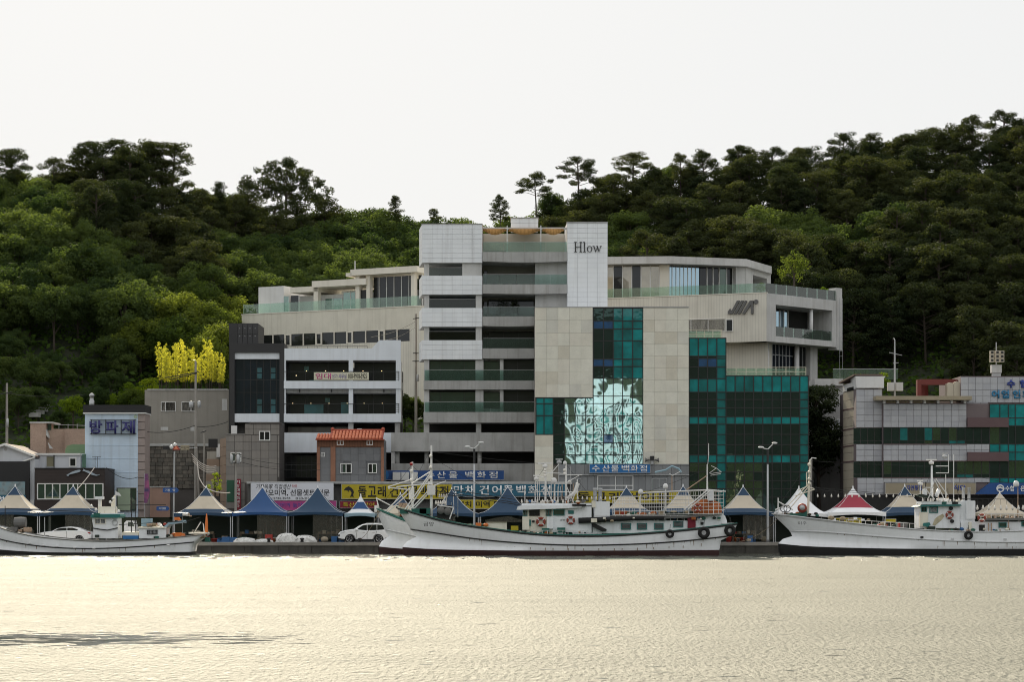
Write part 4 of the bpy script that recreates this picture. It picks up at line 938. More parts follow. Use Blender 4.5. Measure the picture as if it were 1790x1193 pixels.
for a, y0, y1 in ((448, 643, 651), (448, 653, 662), (472, 643, 651), (472, 653, 662), (448, 698, 707), (448, 709, 722), (472, 698, 707), (472, 709, 722)): f.piece(K, 'vent_pane', 'glimpse', a + .5, y0, a + 8.5, y1, -.57, -.6)
f.poly(MB(), [(497.2, 609.5), (650, 609.5), (663, 595), (700.5, 595), (700.5, 630), (497.2, 630)], 0, -.5).obj('parapet', 'white_render', K)
for x0, x1 in ((497.2, 499.2), (609.5, 617), (692, 700.5)): bx(K, 'pier', 'white_render', f, x0, 630, x1, 738, -.004, -.5)
for y0, y1 in ((666.5, 680), (724, 738.5)): bx(K, 'white_band', 'white_render', f, 496.5, y0, 701, y1, .18, -3.4)
bx(K, 'lintel', 'concrete', f, 499, 680.2, 692, 687, -.5, -3.4)
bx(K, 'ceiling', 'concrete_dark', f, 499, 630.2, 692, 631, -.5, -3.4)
bx(K, 'side_wall', 'charcoal_panel', f, 497.4, 631, 499.4, 724, -.5, -3.4); bx(K, 'side_wall', 'white_render', f, 698, 631, 700.4, 738, -.5, -3.3)
for y0, y1 in ((631, 666.5), (687, 724)):
    xs = [499.5, 530, 570, 609, 617, 650, 692]
    grid(K, 'pane', f, xs, [y0, y1], lambda i, j: None if i == 3 else 'glass_dark', -2.6, -2.66, .03); mullions(MB(), f, xs, [y0, y1], -2.55, -2.68, .04).obj('glazing_frame', 'black_metal', K)
for a, y0, c, y1 in ((528, 638, 536, 646), (537, 662, 553, 666), (528, 706, 545, 723), (545, 706, 562, 723), (565, 694, 573, 702), (593, 702, 607, 723)): f.piece(K, 'vent_pane', 'glimpse', a, y0, c, y1, -2.5, -2.56)
mat('downlight', (1.0, .82, .5), .5, emit=2.5)
for x, y in ((532, 646.5), (566, 646.5), (598, 646.5), (632, 646.5), (665, 646.5), (508, 704), (540, 704), (572, 704), (604, 704), (634, 704), (666, 704), (514, 654.5)): f.piece(K, 'downlight', 'downlight', x - .5, y - .6, x + .5, y + .6, -2.3, -2.4)
for y in (650, 706.5):
    mb = MB(); f.box(mb, 497, y - .4, 698, y + .4, .1, .05)
    for x in spl(617.5, 697, 3): f.box(mb, x - .3, y, x + .3, y + 17, .09, .06)
    for q in range(4): f.box(mb, 692, y + 3 + q * 3.6, 698, y + 3.5 + q * 3.6, .09, .06)
    mb.obj('handrail', 'black_metal', K)
for x in (522, 578, 670): f.piece(K, 'downlight_box', 'black_metal', x, 680.5, x + 1.6, 686, -.3, -.48)
mb = MB()
for x in spl(500, 640, 8): f.box(mb, x - .25, 603, x + .25, 609.5, -2, -2.05)
f.box(mb, 500, 602.6, 640, 603.2, -2, -2.05); mb.obj('roof_railing', 'black_metal', K)
# open ground storey
for x0, x1, mm in ((487, 497, 'charcoal_panel'), (608.5, 617, 'concrete'), (690, 699, 'concrete')): bx(K, 'column', mm, f, x0, 738.6, x1, 758, -.3, -1.2)
bx(K, 'recess_wall', 'concrete_warm', f, 498, 745, 608, 760, -3.0, -3.3)  # warm concrete wall set back behind the columns
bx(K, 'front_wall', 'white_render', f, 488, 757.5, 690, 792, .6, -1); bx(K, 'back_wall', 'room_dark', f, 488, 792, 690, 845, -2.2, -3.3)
bx(K, 'pier', 'white_render', f, 488, 792.2, 491, 834, .58, 0)
xs = spl(499, 553, 6); grid(K, 'pane', f, xs, [797, 810, 822, 835], 'glass_dark', -.6, -.66, .03); mullions(MB(), f, xs, [797, 810, 822, 835], -.55, -.7, .035).obj('glazing_frame', 'black_metal', K)
bn = thing('rental_banner', 'cream rental banner with pink, violet and black lettering on the white gallery', 'banner', f.pt(597, 665, .25))
mat('banner_cream', (.66, .64, .50), .8, var=.05)
bx(bn, 'cloth', 'banner_cream', f, 549, 651.5, 645, 665, .26, .22)
text(bn, '임대', f, 552, 653.2, 579, 663.5, 'letter_pink', .265, .006, .015); text(bn, '상가·사무실', f, 581, 654.2, 606, 663, 'letter_purple', .265, .006, .004)
text(bn, '010-9918-5925', f, 609, 653.8, 641.5, 662.6, 'letter_black', .265, .006, .012)

# ------------------------------------------------------------------ grey tiled corner building
mat('granite_tile', (0.255, 0.235, 0.215), 0.6, var=0.12, streak=0.25); mat('granite_tile_b', (0.225, 0.21, 0.195), 0.6, var=0.12, streak=0.25); mat('granite_joint', (.10, .09, .085), .9)
mat('brown_tile', (0.36, 0.26, 0.19), .7, var=.15, streak=.2)
f = flat(230.0)
Q = thing('granite_building', 'grey brown stone tiled building with dark joints next to the alley', 'building', (X(440, 230), 234, .95))
bx(Q, 'core', 'granite_joint', f, 395, 761, 488.4, 900, -.05, -5); bx(Q, 'core', 'granite_joint', f, 428, 741.5, 488.5, 762, -.05, -5)
PR = random.Random(2)
def gt(i, j): return PR.choice(['granite_tile', 'granite_tile', 'granite_tile_b'])
def hole(rects, fn, xs, ys):
    def g_(i, j):
        cx, cy = (xs[i] + xs[i + 1]) / 2, (ys[j] + ys[j + 1]) / 2
        return None if any(a < cx < c and b < cy < d for a, b, c, d in rects) else fn(i, j)
    return g_
xs, ys = spl(395, 485, 6), [761, 773.5, 788, 802, 816, 830, 845]
grid(Q, 'stone_tile', f, xs, ys, gt, .02, -.06, .018); None
grid(Q, 'stone_tile', f, [428, 443, 458, 473, 488.5], [741.5, 751, 760.8], gt, .02, -.06, .018); grid(Q, 'stone_tile', f, [395, 411, 428], [845, 860, 875, 890], gt, .02, -.06, .018)
grid(Q, 'stone_tile', f, [485.2, 488.5], [761, 773.5, 788, 802, 816, 835], gt, .02, -.06, .018)
bx(Q, 'coping', 'granite_joint', f, 436, 738.5, 489, 741.5, .12, -5); bx(Q, 'coping', 'granite_tile_b', f, 393, 758.8, 428.5, 761, .1, -5)
sdw = Fac((X(384, 234), 234.5), (X(395, 230), 230.1))
for k in range(8): sdw.tpiece(Q, 'stone_tile', 'brown_tile', .03, Z(765 + k * 16 + 16, 230), sdw.len - .02, Z(765 + k * 16, 230) - .03, .02, -.2)  # brownish side tiles; warm light on this return is in their colour too
window(Q, f, 453, 754, 472.5, 771, .06, 'white_trim', 'glass_dark', (462.5,), (), 1.6); window(Q, f, 403, 792, 422, 808, .06, 'white_trim', 'glass_green', (412.5,), (), 1.5)
mat('green_door', (.02, .10, .055), .6); bx(Q, 'door', 'green_door', f, 397, 840, 411, 878, .08, .02)
bx(Q, 'balcony_wall', 'white_paint', f, 402, 744, 412, 760, -1.0, -1.3)
rb = thing('vertical_banner', 'narrow dark red banner with pale writing on the granite building', 'banner', f.pt(416, 893, .3)); mat('banner_red', (.22, .012, .03), .7, var=.1)
bx(rb, 'cloth', 'banner_red', f, 411, 838, 421.5, 892, .3, .26)
for k, ch in enumerate('기장대게회센타'): text(rb, ch, f, 413.3, 840.5 + k * 7, 419.4, 846 + k * 7, 'letter_white', .305, .006)

# ------------------------------------------------------------------ small house with the orange tiled roof
mat('orange_tile', (0.72, 0.24, 0.13), .55, var=.12); mat('orange_ridge', (.42, .09, .05), .6, var=.1); mat('wood_band', (.20, .085, .045), .7, var=.2, lines=(0, .28, .03, .6)); mat('brick_trim', (.33, .16, .10), .8, var=.2, fine=.2)
mat('block_grey', (.20, .205, .215), .85, var=.12, streak=.35); mat('block_grey_b', (.185, .19, .20), .85, var=.12, streak=.35)
f = flat(228.5)
Ho = thing('orange_roof_house', 'small grey house with bright orange tiled roof and brown trim', 'building', (X(612, 228.5), 231, .95))
bx(Ho, 'wall', 'block_grey_b', f, 554.5, 769, 670.5, 900, -.1, -5)
grid(Ho, 'block', f, spl(586.5, 666, 6), spl(782.5, 843, 5), hole([(594, 810, 616, 829), (642, 810, 660, 829)], lambda i, j: ['block_grey', 'block_grey_b'][(i * 3 + j) % 2], spl(586.5, 666, 6), spl(782.5, 843, 5)), 0, -.1, .006)
grid(Ho, 'block', f, [559.5, 578], spl(782.5, 843, 5), 'block_grey', 0, -.1, .006)
for a, c in ((554, 559.5), (578, 586.5), (666, 671)): bx(Ho, 'pilaster', 'brick_trim', f, a, 782, c, 843, .12, -.12)
bx(Ho, 'timber_band', 'wood_band', f, 554, 769.5, 671, 782, .1, -.2)
rf = MB()
def slope(a, c, yb, yt, n, depth):
    r = f.poly(MB(), [(a, yb), (c, yb), (c, yb - .5), (a, yb - .5)], .5, -depth)
    z0, z1 = Z(yb, 228.5), Z(yt, 228.5); xa_, xc_ = X(a, 228.5), X(c, 228.5)
    base = MB(); base.add([(xa_, 228.0, z0), (xc_, 228.0, z0), (xc_, 228.5 + depth, z1), (xa_, 228.5 + depth, z1), (xa_, 228.5 + depth, z0), (xc_, 228.5 + depth, z0)], [(0, 1, 2, 3), (3, 2, 5, 4), (0, 3, 4), (1, 5, 2), (0, 4, 5, 1)])
    ro = base.obj('roof', 'orange_ridge', Ho)
    w_ = (xc_ - xa_) / n
    for k in range(n):
        t_ = MB(); x = xa_ + w_ * (k + .5); rows = 3
        for q in range(rows):
            u0, u1 = q / rows, (q + 1) / rows; p0 = Vector((x, 228.0 + (depth + .5) * u0 - .02, z0 + (z1 - z0) * u0 + .10)); p1 = Vector((x, 228.0 + (depth + .5) * u1, z0 + (z1 - z0) * u1 + .05))
            t_.tube([p0, p1], w_ * .46, 8)
        t_.obj('tile_row', 'orange_tile', ro, True)
    return ro, xa_, xc_, z1, depth
ro, xa_, xc_, z1, dp = slope(579, 668, 769, 755, 15, 1.7)
mb = MB(); mb.tube([(xa_ - .15, 230.2, z1 + .15), (xc_ + .15, 230.2, z1 + .15)], .16, 8)
for x in (xa_, xc_): mb.ball((x, 230.2, z1 + .3), .2, 8); mb.tube([(x, 230.2, z1 + .12), (x, 227.95, Z(769, 228.5) + .1)], .13, 6)
mb.obj('ridge', 'orange_ridge', ro, True)
slope(553, 579, 769, 760, 5, 1.2)[0]
bx(Ho, 'eaves', 'orange_ridge', f, 552, 768.6, 672, 770, .62, -.3)
for a, c in ((589, 601), (641, 652)): window(Ho, f, a, 770, c, 779, .12, 'white_trim', 'glass_dark', ((a + c) / 2,), (), 1.3)
window(Ho, f, 595, 811, 615, 828, .02, 'white_trim', lambda i, j: ['glass_green', 'glass_dark'][i], (605,), (), 1.4); window(Ho, f, 643, 811, 659, 828, .02, 'white_trim', lambda i, j: ['glass_dark', 'glass_green'][i], (651,), (), 1.4)
window(Ho, f, 561, 792, 568, 799, .02, 'white_trim', 'glass_dark', (564.5,), (), .9)
bx(Ho, 'vent', 'white_paint', f, 621, 748, 629, 757, -2.6, -3.1)

# ------------------------------------------------------------------ single storey shop row under the signs
f = flat(226.5)
SH = thing('shop_row', 'low grey shop row with open dark fronts behind the market tents', 'building', (X(720, 226.5), 230, .95))
bx(SH, 'canopy', 'concrete', f, 432, 842.5, 1000, 846.5, .5, -2); bx(SH, 'fascia', 'concrete_dark', f, 432, 846.5, 1000, 895, -.3, -2)
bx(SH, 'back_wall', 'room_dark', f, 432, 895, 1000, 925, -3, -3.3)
for x in (440, 512, 590, 660, 730, 790, 860, 930, 990): bx(SH, 'column', 'concrete_dark', f, x, 895, x + 6, 926, -.3, -.8)
for x in (450, 470, 525, 545, 608, 640, 680, 745, 810, 880, 950): bx(SH, 'shelf', 'concrete_warm', f, x, 912, x + 14, 924, -1.2, -2)
s_ = sign('shop_sign', 'wide white sign with black brush lettering and phone numbers above a pink strip', f, 440, 844.5, 584, 875, 'sign_white', .75, .55)
text(s_, '기장옥家 직접생산', f, 449, 847, 510, 855.5, 'letter_black', .76, .008, .0, shear=.15); text(s_, '특산품', f, 512, 848, 520, 853, 'letter_red', .76, .008)
text(s_, '산모미역, 선물셋트 전문', f, 459, 856.5, 577, 868, 'letter_black', .76, .008, .012); text(s_, '051)722-8245', f, 470, 870, 509, 874, 'letter_black', .76, .008, .01); text(s_, '010-9148-8245', f, 518, 870, 570, 874, 'letter_black', .76, .008, .01)
s_ = sign('shop_sign', 'magenta strip sign with dark writing below the white sign', f, 478, 876, 589, 893, 'sign_pink', .7, .5)
[text(s_, w_, f, x_, 880, x_ + 24, 888, 'letter_purple', .71, .008, .01) for w_, x_ in (('기장미역', 484), ('돌미역', 513), ('다시마', 542))]
s_ = sign('shop_sign', 'yellow sign with leaping dolphin and bold dark lettering', f, 598, 847.5, 790, 873, 'sign_yellow', .75, .55)
for k, ch in enumerate('돌고래'): text(s_, ch, f, 627 + k * 17, 850.5, 641.5 + k * 17, 869.5, 'letter_black', .76, .012, .018)
for k, ch in enumerate('건어물백화점'): text(s_, ch, f, 682 + k * 17.5, 850.5, 696.5 + k * 17.5, 869.5, 'letter_black', .76, .012, .016)
dol = [(602, 858), (604.5, 854), (609, 851.5), (612, 850.2), (611.5, 852), (615, 853.5), (618.5, 857.5), (619.5, 862), (618, 866), (619.5, 870.5), (616, 868.5), (612.5, 870), (614.5, 866), (615.5, 862), (613.5, 858.8), (610.5, 857.5), (611, 861.5), (608, 858), (605, 857.8)]
f.poly(MB(), dol, .78, .757).obj('dolphin_mark', 'letter_black', s_)
s_ = sign('shop_sign', 'small dark sign with yellow writing under the dolphin sign', f, 595, 877, 660, 889, 'banner_red', .7, .5)
text(s_, '특산품 건어', f, 600, 879.5, 655, 887, 'sign_yellow', .71, .01, .02)
s_ = sign('shop_sign', 'teal blue sign with bold white lettering beside the yellow dolphin sign', f, 791, 847, 990, 869, 'sign_teal', .77, .55)
for k, (ch, x) in enumerate(zip('만채건어물백화점', (793.5, 813, 838, 860, 880, 902, 923, 945))): text(s_, ch, f, x, 849.5, x + 17, 866, 'letter_white', .78, .012, .018)
s_ = sign('shop_sign', 'dull yellow strip sign under the teal sign', f, 793, 874, 900, 890, 'sign_yellow', .7, .5); [text(s_, w_, f, x_, 877, x_ + 24, 887, 'letter_black', .71, .01, .02) for w_, x_ in (('멸치', 800), ('미역', 832), ('다시마', 864))]
f = flat(232.6)
s_ = sign('shop_sign', 'long navy sign with white lettering on the parking deck parapet', f, 651, 823, 881, 839.5, 'sign_navy', .1, -.1)
for k, (ch, x) in enumerate(zip('수산물백화점', (744, 763.5, 784.5, 813, 834, 854.5))): text(s_, ch, f, x, 825.2, x + 15.5, 837, 'letter_white', .11, .012, .014)
MB().lathe(f.pt(669, 831, .11), [(.62, 0), (.62, .02)], 20, 'y').obj('emblem', 'sign_blue', s_)
for x in (687, 702, 717): AC = MB(); [f.box(MB(), x, 826, x + 13.5, 840, .55, .15).obj('air_conditioner', 'white_trim', tag(thing('air_conditioner', 'white outdoor air conditioner unit in front of the navy sign', 'air conditioner', f.pt(x, 840, .4), 'air conditioners by the navy sign')))]

# ------------------------------------------------------------------ blue building with the big purple letters
mat('pale_blue', (0.62, 0.75, 0.89), .8, var=.12, streak=.25, fine=.06); mat('pink_tile', (.36, .30, .28), .7, var=.15); mat('roof_black', (.02, .02, .022), .7); mat('mint_door', (.42, .52, .38), .6, var=.1)
f = flat(227.5)
Bl = thing('blue_building', 'pale blue rendered building with big purple letters under a black roof edge', 'building', (X(200, 227.5), 231, .95))
bx(Bl, 'wall', 'pale_blue', f, 148.5, 723, 241, 905, 0, -5); bx(Bl, 'roof', 'roof_black', f, 146, 708.5, 255, 722, .25, -3.4); bx(Bl, 'eaves_trim', 'white_trim', f, 146, 722, 255, 724, .3, -3.3)
bx(Bl, 'corner_core', 'pink_tile', f, 241, 724, 253.4, 905, -.2, -3)
for k in range(12): f.piece(Bl, 'stone_tile', 'pink_tile', 241, 724.2 + k * 14, 253.5, 738 + k * 14, .02, -.3, .02)
for z in (779, 802, 826): f.piece(Bl, 'pipe', 'pale_blue', 148.6, z, 241, z + .5, .03, 0)
window(Bl, f, 204, 853, 239, 895, .06, 'steel', 'glass_green', (), (), .8, 'door'); bx(Bl, 'door_panel', 'mint_door', f, 206, 855, 228, 893, .12, .08)
mb = MB(); mb.lathe(f.pt(155.5, 712, -1.5), [(.26, 0), (.26, .7), (.20, .72), (.20, 1.1), (.27, 1.12), (.27, 1.3), (.1, 1.45)], 12); mb.obj('flue', 'steel', Bl, True)
mb = MB()
for y in (734.5, 759): f.box(mb, 158, y, 239, y + 1, .3, .1)
for x in (160, 185, 212, 236): f.box(mb, x, 734, x + 1, 760, .3, .1)
mb.obj('sign_frame', 'black_metal', Bl)
for ch, x, c in (('방', 158, 180), ('파', 186, 208), ('제', 214, 237)): text(Bl, ch, f, x, 736, c, 759, 'letter_navy', .32, .2, .018)
MB().lathe(f.pt(237, 729, .1), [(.18, 0), (.18, .12)], 12, 'y').obj('floodlight', 'mint_door', Bl)
# ------------------------------------------------------------------ dark fish restaurant, white cabin, gabled house, brick shed
mat('dark_cladding', (.035, .024, .022), .6, var=.2); mat('cabin_white', (.62, .64, .68), .6, var=.08, streak=.2); mat('roof_brown', (.15, .10, .08), .8, var=.15); mat('brick', (.46, .33, .26), .85, var=.2, fine=.4); mat('fish_grey', (.36, .43, .50), .5, var=.2)
f = flat(222.0)
Fi = thing('fish_restaurant', 'dark clad restaurant with two grey fish shapes above a white framed window', 'building', (X(122, 222), 225, .95))
bx(Fi, 'wall', 'dark_cladding', f, 61, 820, 183, 905, 0, -6); bx(Fi, 'roof_edge', 'roof_black', f, 60.5, 818.6, 183.5, 820.2, .15, -6)
for k in range(4): f.piece(Fi, 'plank', 'dark_cladding', 61.2, 821 + k * 6, 182.8, 826.8 + k * 6, .05, -.02)
window(Fi, f, 65, 845.5, 181, 874, .05, 'white_trim', 'glass_green', (79, 92, 105, 119, 136, 150, 165), (), 1.7)
for sx, x0 in ((1, 117), (-1, 175)):
    pr = [(0, 13), (4, 10.5), (10, 7), (17, 4.5), (23, 3.5), (25, 5), (23, 7.5), (17, 9), (11, 10.5), (5, 12), (3, 15)]
    if sx < 0: pr = [(a, b * .8 + .3 * (30 - a) * .1 + 1) for a, b in [(0, 12), (3, 13.5), (8, 12), (14, 8), (20, 5), (26, 3.5), (29, 1), (28, 5), (31, 6), (26, 6.5), (20, 10), (14, 13.5), (6, 15.5), (1, 14)]]
    f.poly(MB(), [(x0 + sx * a, 818.5 + b) for a, b in pr], .3, .12).obj('fish_shape', 'fish_grey', Fi)
mb = MB()
for x in (163, 167): mb.tube([f.pt(x, 819, -1), f.pt(x, 798, -1)], .02, 4)
mb.tube([f.pt(158, 799, -1), f.pt(173, 799, -1)], .02, 4); mb.tube([f.pt(160, 803, -1), f.pt(171, 803, -1)], .02, 4); mb.obj('aerial', 'black_metal', Fi)
f = flat(226.0)
Ca = thing('white_cabin', 'white panel cabin with small windows on the restaurant roof', 'building', (X(100, 226), 228, 6)); bx(Ca, 'wall', 'cabin_white', f, 62, 795, 140, 822, 0, -5); bx(Ca, 'roof_edge', 'white_trim', f, 61, 793, 141, 796.2, .2, -5.2)
window(Ca, f, 81, 798, 95, 817, .04, 'steel', 'glass_tan', (), (), 1); window(Ca, f, 121, 800.5, 134, 817, .05, 'white_trim', 'glass_dark', (), (), 2)
bx(Ca, 'downpipe', 'black_metal', f, 94, 795, 95.4, 818, .12, .03); bx(Ca, 'side_panel', 'glass_teal_soft', f, 141, 794, 148, 818, -.6, -.8)
f = flat(224.0)
Ga = thing('gabled_house', 'cream gabled house with brown roof above a black shop front', 'building', (X(20, 224), 228, .95))
f.poly(MB(), [(-45, 808), (54, 808), (54, 797), (9, 779), (-36, 797)], 0, -8).obj('wall', 'cabin_white', Ga)
mb = MB(); f.poly(mb, [(9, 776), (62, 797), (62, 800), (9, 779.4)], .35, -8.5); f.poly(mb, [(9, 776), (-45, 797), (-45, 800), (9, 779.4)], .352, -8.5); mb.obj('roof', 'roof_brown', Ga)
f.poly(MB(), [(9, 775.4), (63, 796.6), (63, 800.4), (9, 779.6), (-45, 800.4), (-45, 796.6)], .45, .36).obj('bargeboard', 'white_trim', Ga)
f.poly(MB(), [(40, 807), (62, 799), (62, 801.5), (46, 807)], .5, .1).obj('side_eaves', 'white_trim', Ga)
MB().lathe(f.pt(10, 786, .02), [(.16, 0), (.16, .06)], 12, 'y').obj('gable_vent', 'concrete', Ga)
bx(Ga, 'front_wall', 'roof_black', f, -45, 807.5, 53, 905, .5, -2); bx(Ga, 'downpipe_wall', 'cabin_white', f, 53.2, 803, 61, 905, .2, -2)
mat('poster_blue', (.22, .35, .40), .6, var=.5, scale=2.2, col2=(.5, .55, .55)); bx(Ga, 'picture_panel', 'poster_blue', f, -45, 843, 46, 866, .56, .5); bx(Ga, 'teal_panel', 'sign_teal', f, -45, 866.5, 47, 886, .58, .5); text(Ga, '회', f, -1, 868.5, 9, 884, 'letter_white', .585, .01, .03)
bx(Ga, 'meter_box', 'white_trim', f, 53.5, 875, 60.5, 885, .32, .2)
f = flat(236.0)
Br = thing('brick_shed', 'pinkish brick shed with outside steps behind the white cabin', 'building', (X(100, 236), 239, 3))
mat('brick_b', (.40, .28, .22), .85, var=.2, fine=.4)
bx(Br, 'tower_wall', 'brick', f, 53, 740, 80, 800, 0, -4); bx(Br, 'tower_cap', 'concrete_light', f, 52, 738, 92, 740.4, .1, -4.1); bx(Br, 'wall', 'brick', f, 80, 750, 112, 800, -.8, -4); bx(Br, 'wall', 'brick_b', f, 112, 750, 149, 800, -.3, -4)
bx(Br, 'window', 'glass_green', f, 80.4, 741, 87, 752, -.75, -.85)
f.poly(MB(), [(72, 751), (80, 751), (84, 762), (84, 766)], -.1, -.75).obj('stair_flank', 'concrete_light', Br); f.poly(MB(), [(85, 775), (90, 781), (93, 785), (88, 785)], .4, .1).obj('stair_flank', 'concrete_light', Br)
mb = MB()
for x in spl(84, 148, 4): mb.tube([f.pt(x, 750, -.9), f.pt(x, 741, -.9)], .025, 4)
mb.tube([f.pt(84, 742, -.9), f.pt(148, 744, -.9)], .02, 4); mb.obj('rope_fence', 'galv', Br)
mat('tank_green', (.14, .22, .12), .6, var=.15)
GT = thing('green_shelter', 'rounded green corrugated shelter beside the blue building', 'shelter', (X(131, 231), 232, 5)); f = flat(231.0)
f.poly(MB(), [(114, 795), (114, 786), (118, 780), (126, 777.5), (149, 777.5), (149, 795)], 0, -3).obj('cover', 'tank_green', GT)
for k in range(3): f.piece(GT, 'rib', 'tank_green', 115, 780 + k * 5, 148.8, 781 + k * 5, .06, 0)

# ------------------------------------------------------------------ concrete house above the stone wall
f = flat(250.0)
Cn = thing('concrete_house', 'plain concrete house with two small windows below the bamboo', 'building', (X(327, 250), 254, 8)); mat('house_concrete', (.33, .31, .275), .85, var=.12, streak=.25, fine=.1)
bx(Cn, 'wall', 'house_concrete', f, 253, 682, 398, 778, 0, -7); bx(Cn, 'roof_edge', 'concrete_light', f, 258, 680.6, 398, 682.4, .12, -7)
window(Cn, f, 281.5, 703, 307.5, 720, .03, 'white_trim', 'glass_green', (289.5,), (), 1.0); window(Cn, f, 317.5, 703, 343, 720, .03, 'white_trim', 'glass_green', (334,), (), 1.0)
for a, y0, c, y1 in ((281, 747, 294, 753), (333, 747, 342, 754), (388, 698, 397, 718)): f.piece(Cn, 'patch', 'concrete_light', a, y0, c, y1, .02, -.02)
mat('rubble', (.16, .14, .12), .95, var=.3, fine=.4, streak=.4); mat('rubble_b', (.125, .115, .10), .95, var=.3, fine=.4, streak=.4); mat('rubble_c', (.19, .17, .145), .95, var=.3, fine=.4, streak=.4)
Sw = thing('stone_wall', 'high rubble stone retaining wall under the concrete house', 'wall', (X(300, 244), 245, .95)); f = flat(244.0)
bx(Sw, 'backing', 'granite_joint', f, 250, 780, 392, 905, -.1, -2); bx(Sw, 'cap', 'concrete', f, 250, 776, 392, 780.5, .2, -2)
PR = random.Random(8); y = 780.6
while y < 852:
    hgt = PR.uniform(5.5, 8); x = 250 - PR.uniform(0, 8)
    while x < 392:
        wd = PR.uniform(8, 14); f.piece(Sw, 'stone', PR.choice(['rubble', 'rubble_b', 'rubble_c']), x, y, min(x + wd, 392), y + hgt, PR.uniform(-.02, .08), -.15, .02); x += wd
    y += hgt
f = flat(240.0); mat('pink_wall', (.38, .24, .19), .85, var=.15, streak=.2)
AW = thing('alley_wall', 'salmon pink wall lining the alley beside the blue building', 'wall', f.pt(280, 905, 0)); f.box(MB(), 262, 853, 297, 905, 0, -.4).obj('wall', 'pink_wall', AW); bx(AW, 'cap', 'concrete', f, 261, 851, 298, 853, .08, -.45)
mat('banner_pinkpurple', (.36, .10, .22), .7, col2=(.05, .05, .14), scale=1.4); f = flat(224)
fb = thing('vertical_banner', 'pink and navy feather banner on a pole by the blue building', 'banner', f.pt(256, 905, 0))
f.poly(MB(), [(253, 829), (259, 829), (260, 845), (262, 858), (260, 870), (257, 880), (252, 880)], .03, -.03).obj('cloth', 'banner_pinkpurple', fb); MB().tube([f.pt(253, 905), f.pt(252.5, 828)], .035, 5).obj('pole', 'galv', fb)
# ------------------------------------------------------------------ tiled cooperative office on the right
mat('tile_white', (.46, .47, .50), .35, var=.08, streak=.15); mat('tile_white_b', (.42, .43, .465), .35, var=.08, streak=.15); mat('tile_cream', (.52, .47, .38), .4, var=.08, streak=.15); mat('tile_joint', (.19, .155, .16), .9)
mat('maroon_band', (.125, .075, .08), .6, var=.1); mat('pergola_red', (.17, .035, .03), .7, var=.15); mat('sign_beige', (.36, .31, .22), .7, var=.12)
f = flat(224.0)
O = thing('tiled_office', 'white tiled office with dark green window bands, maroon bands and blue letters', 'building', (X(1640, 224), 231, .95))
bx(O, 'core', 'tile_joint', f, 1499, 680, 1545, 905, -.9, -12); bx(O, 'core', 'tile_joint', f, 1544.5, 706, 1800, 905, -.16, -12); bx(O, 'core', 'tile_joint', f, 1681.5, 657.5, 1860, 706, -.6, -12)
PR = random.Random(6)
def tw_(i, j): return PR.choice(['tile_white', 'tile_white', 'tile_white_b'])
grid(O, 'tile', f, spl(1499, 1544, 3), spl(680, 747.5, 6), tw_, -.8, -.92, .014)
grid(O, 'tile', f, spl(1544.5, 1689.5, 11), spl(706.5, 747.5, 4), tw_, -.02, -.18, .014)
grid(O, 'tile', f, spl(1499, 1544, 3), spl(777, 806.5, 3), tw_, -.8, -.92, .014)
grid(O, 'tile', f, spl(1544.5, 1729.5, 14), spl(777, 806.5, 3), tw_, -.02, -.18, .014)
grid(O, 'tile', f, spl(1499, 1545, 3), spl(836, 866, 3), tw_, -.02, -.18, .014); grid(O, 'tile', f, spl(1545, 1730, 14), [836, 844], tw_, -.02, -.18, .014)
grid(O, 'tile', f, spl(1681.5, 1797, 9), spl(659, 704, 4), tw_, -.5, -.62, .014); grid(O, 'tile', f, spl(1689.5, 1729, 3), spl(704, 731, 2), tw_, -.5, -.62, .014)
side = Fac((X(1474, 231), 231), (X(1499, 225), 224.9))
side.tbox(MB(), 0, .95, side.len, Z(678, 224), -.1, -2).obj('side_core', 'tile_joint', O)
za, zb2 = Z(680, 224), Z(900, 224)
for k in range(14):
    zt = za - k * (za - zb2) / 14
    for q in range(3): side.tpiece(O, 'tile', 'tile_cream', side.len * q / 3 + .02, zt - (za - zb2) / 14 + .015, side.len * (q + 1) / 3 - .02, zt - .015, .0, -.15)
for z in (712, 748, 778, 806): side.tpiece(O, 'tile_band', 'maroon_band', 0, Z(z + 1.2, 224), side.len, Z(z - 1.2, 224), .03, -.1)
mb = MB(); f.poly(mb, [(1497, 657.5), (1550, 657.5), (1547, 661), (1547, 678), (1499, 678)], -.6, -4); mb.obj('parapet', 'white_paint', O)
side.tbox(MB(), -.1, Z(679, 224), side.len, Z(666, 224), .02, -2).obj('parapet', 'white_paint', O)
mb = MB(); mb.hexa([side.P(-.3, Z(664, 224), .4), side.P(side.len + .1, Z(656, 224), .4), side.P(side.len + .1, Z(656, 224), -2.5), side.P(-.3, Z(664, 224), -2.5), side.P(-.3, Z(661, 224), .4), side.P(side.len + .1, Z(653.5, 224), .4), side.P(side.len + .1, Z(653.5, 224), -2.5), side.P(-.3, Z(661, 224), -2.5)]); mb.obj('roof', 'roof_brown', O)
side.tpiece(O, 'vent', 'glass_dark', side.len * .3, Z(680, 224), side.len * .75, Z(674, 224), .06, -.02)
bx(O, 'cornice', 'sign_beige', f, 1529, 693.5, 1696, 700.5, .9, -3)
for k in range(7): bx(O, 'corbel', 'concrete_light', f, 1543 + k * 23.5, 700.6, 1546.5 + k * 23.5, 705.8, .5, -.1)
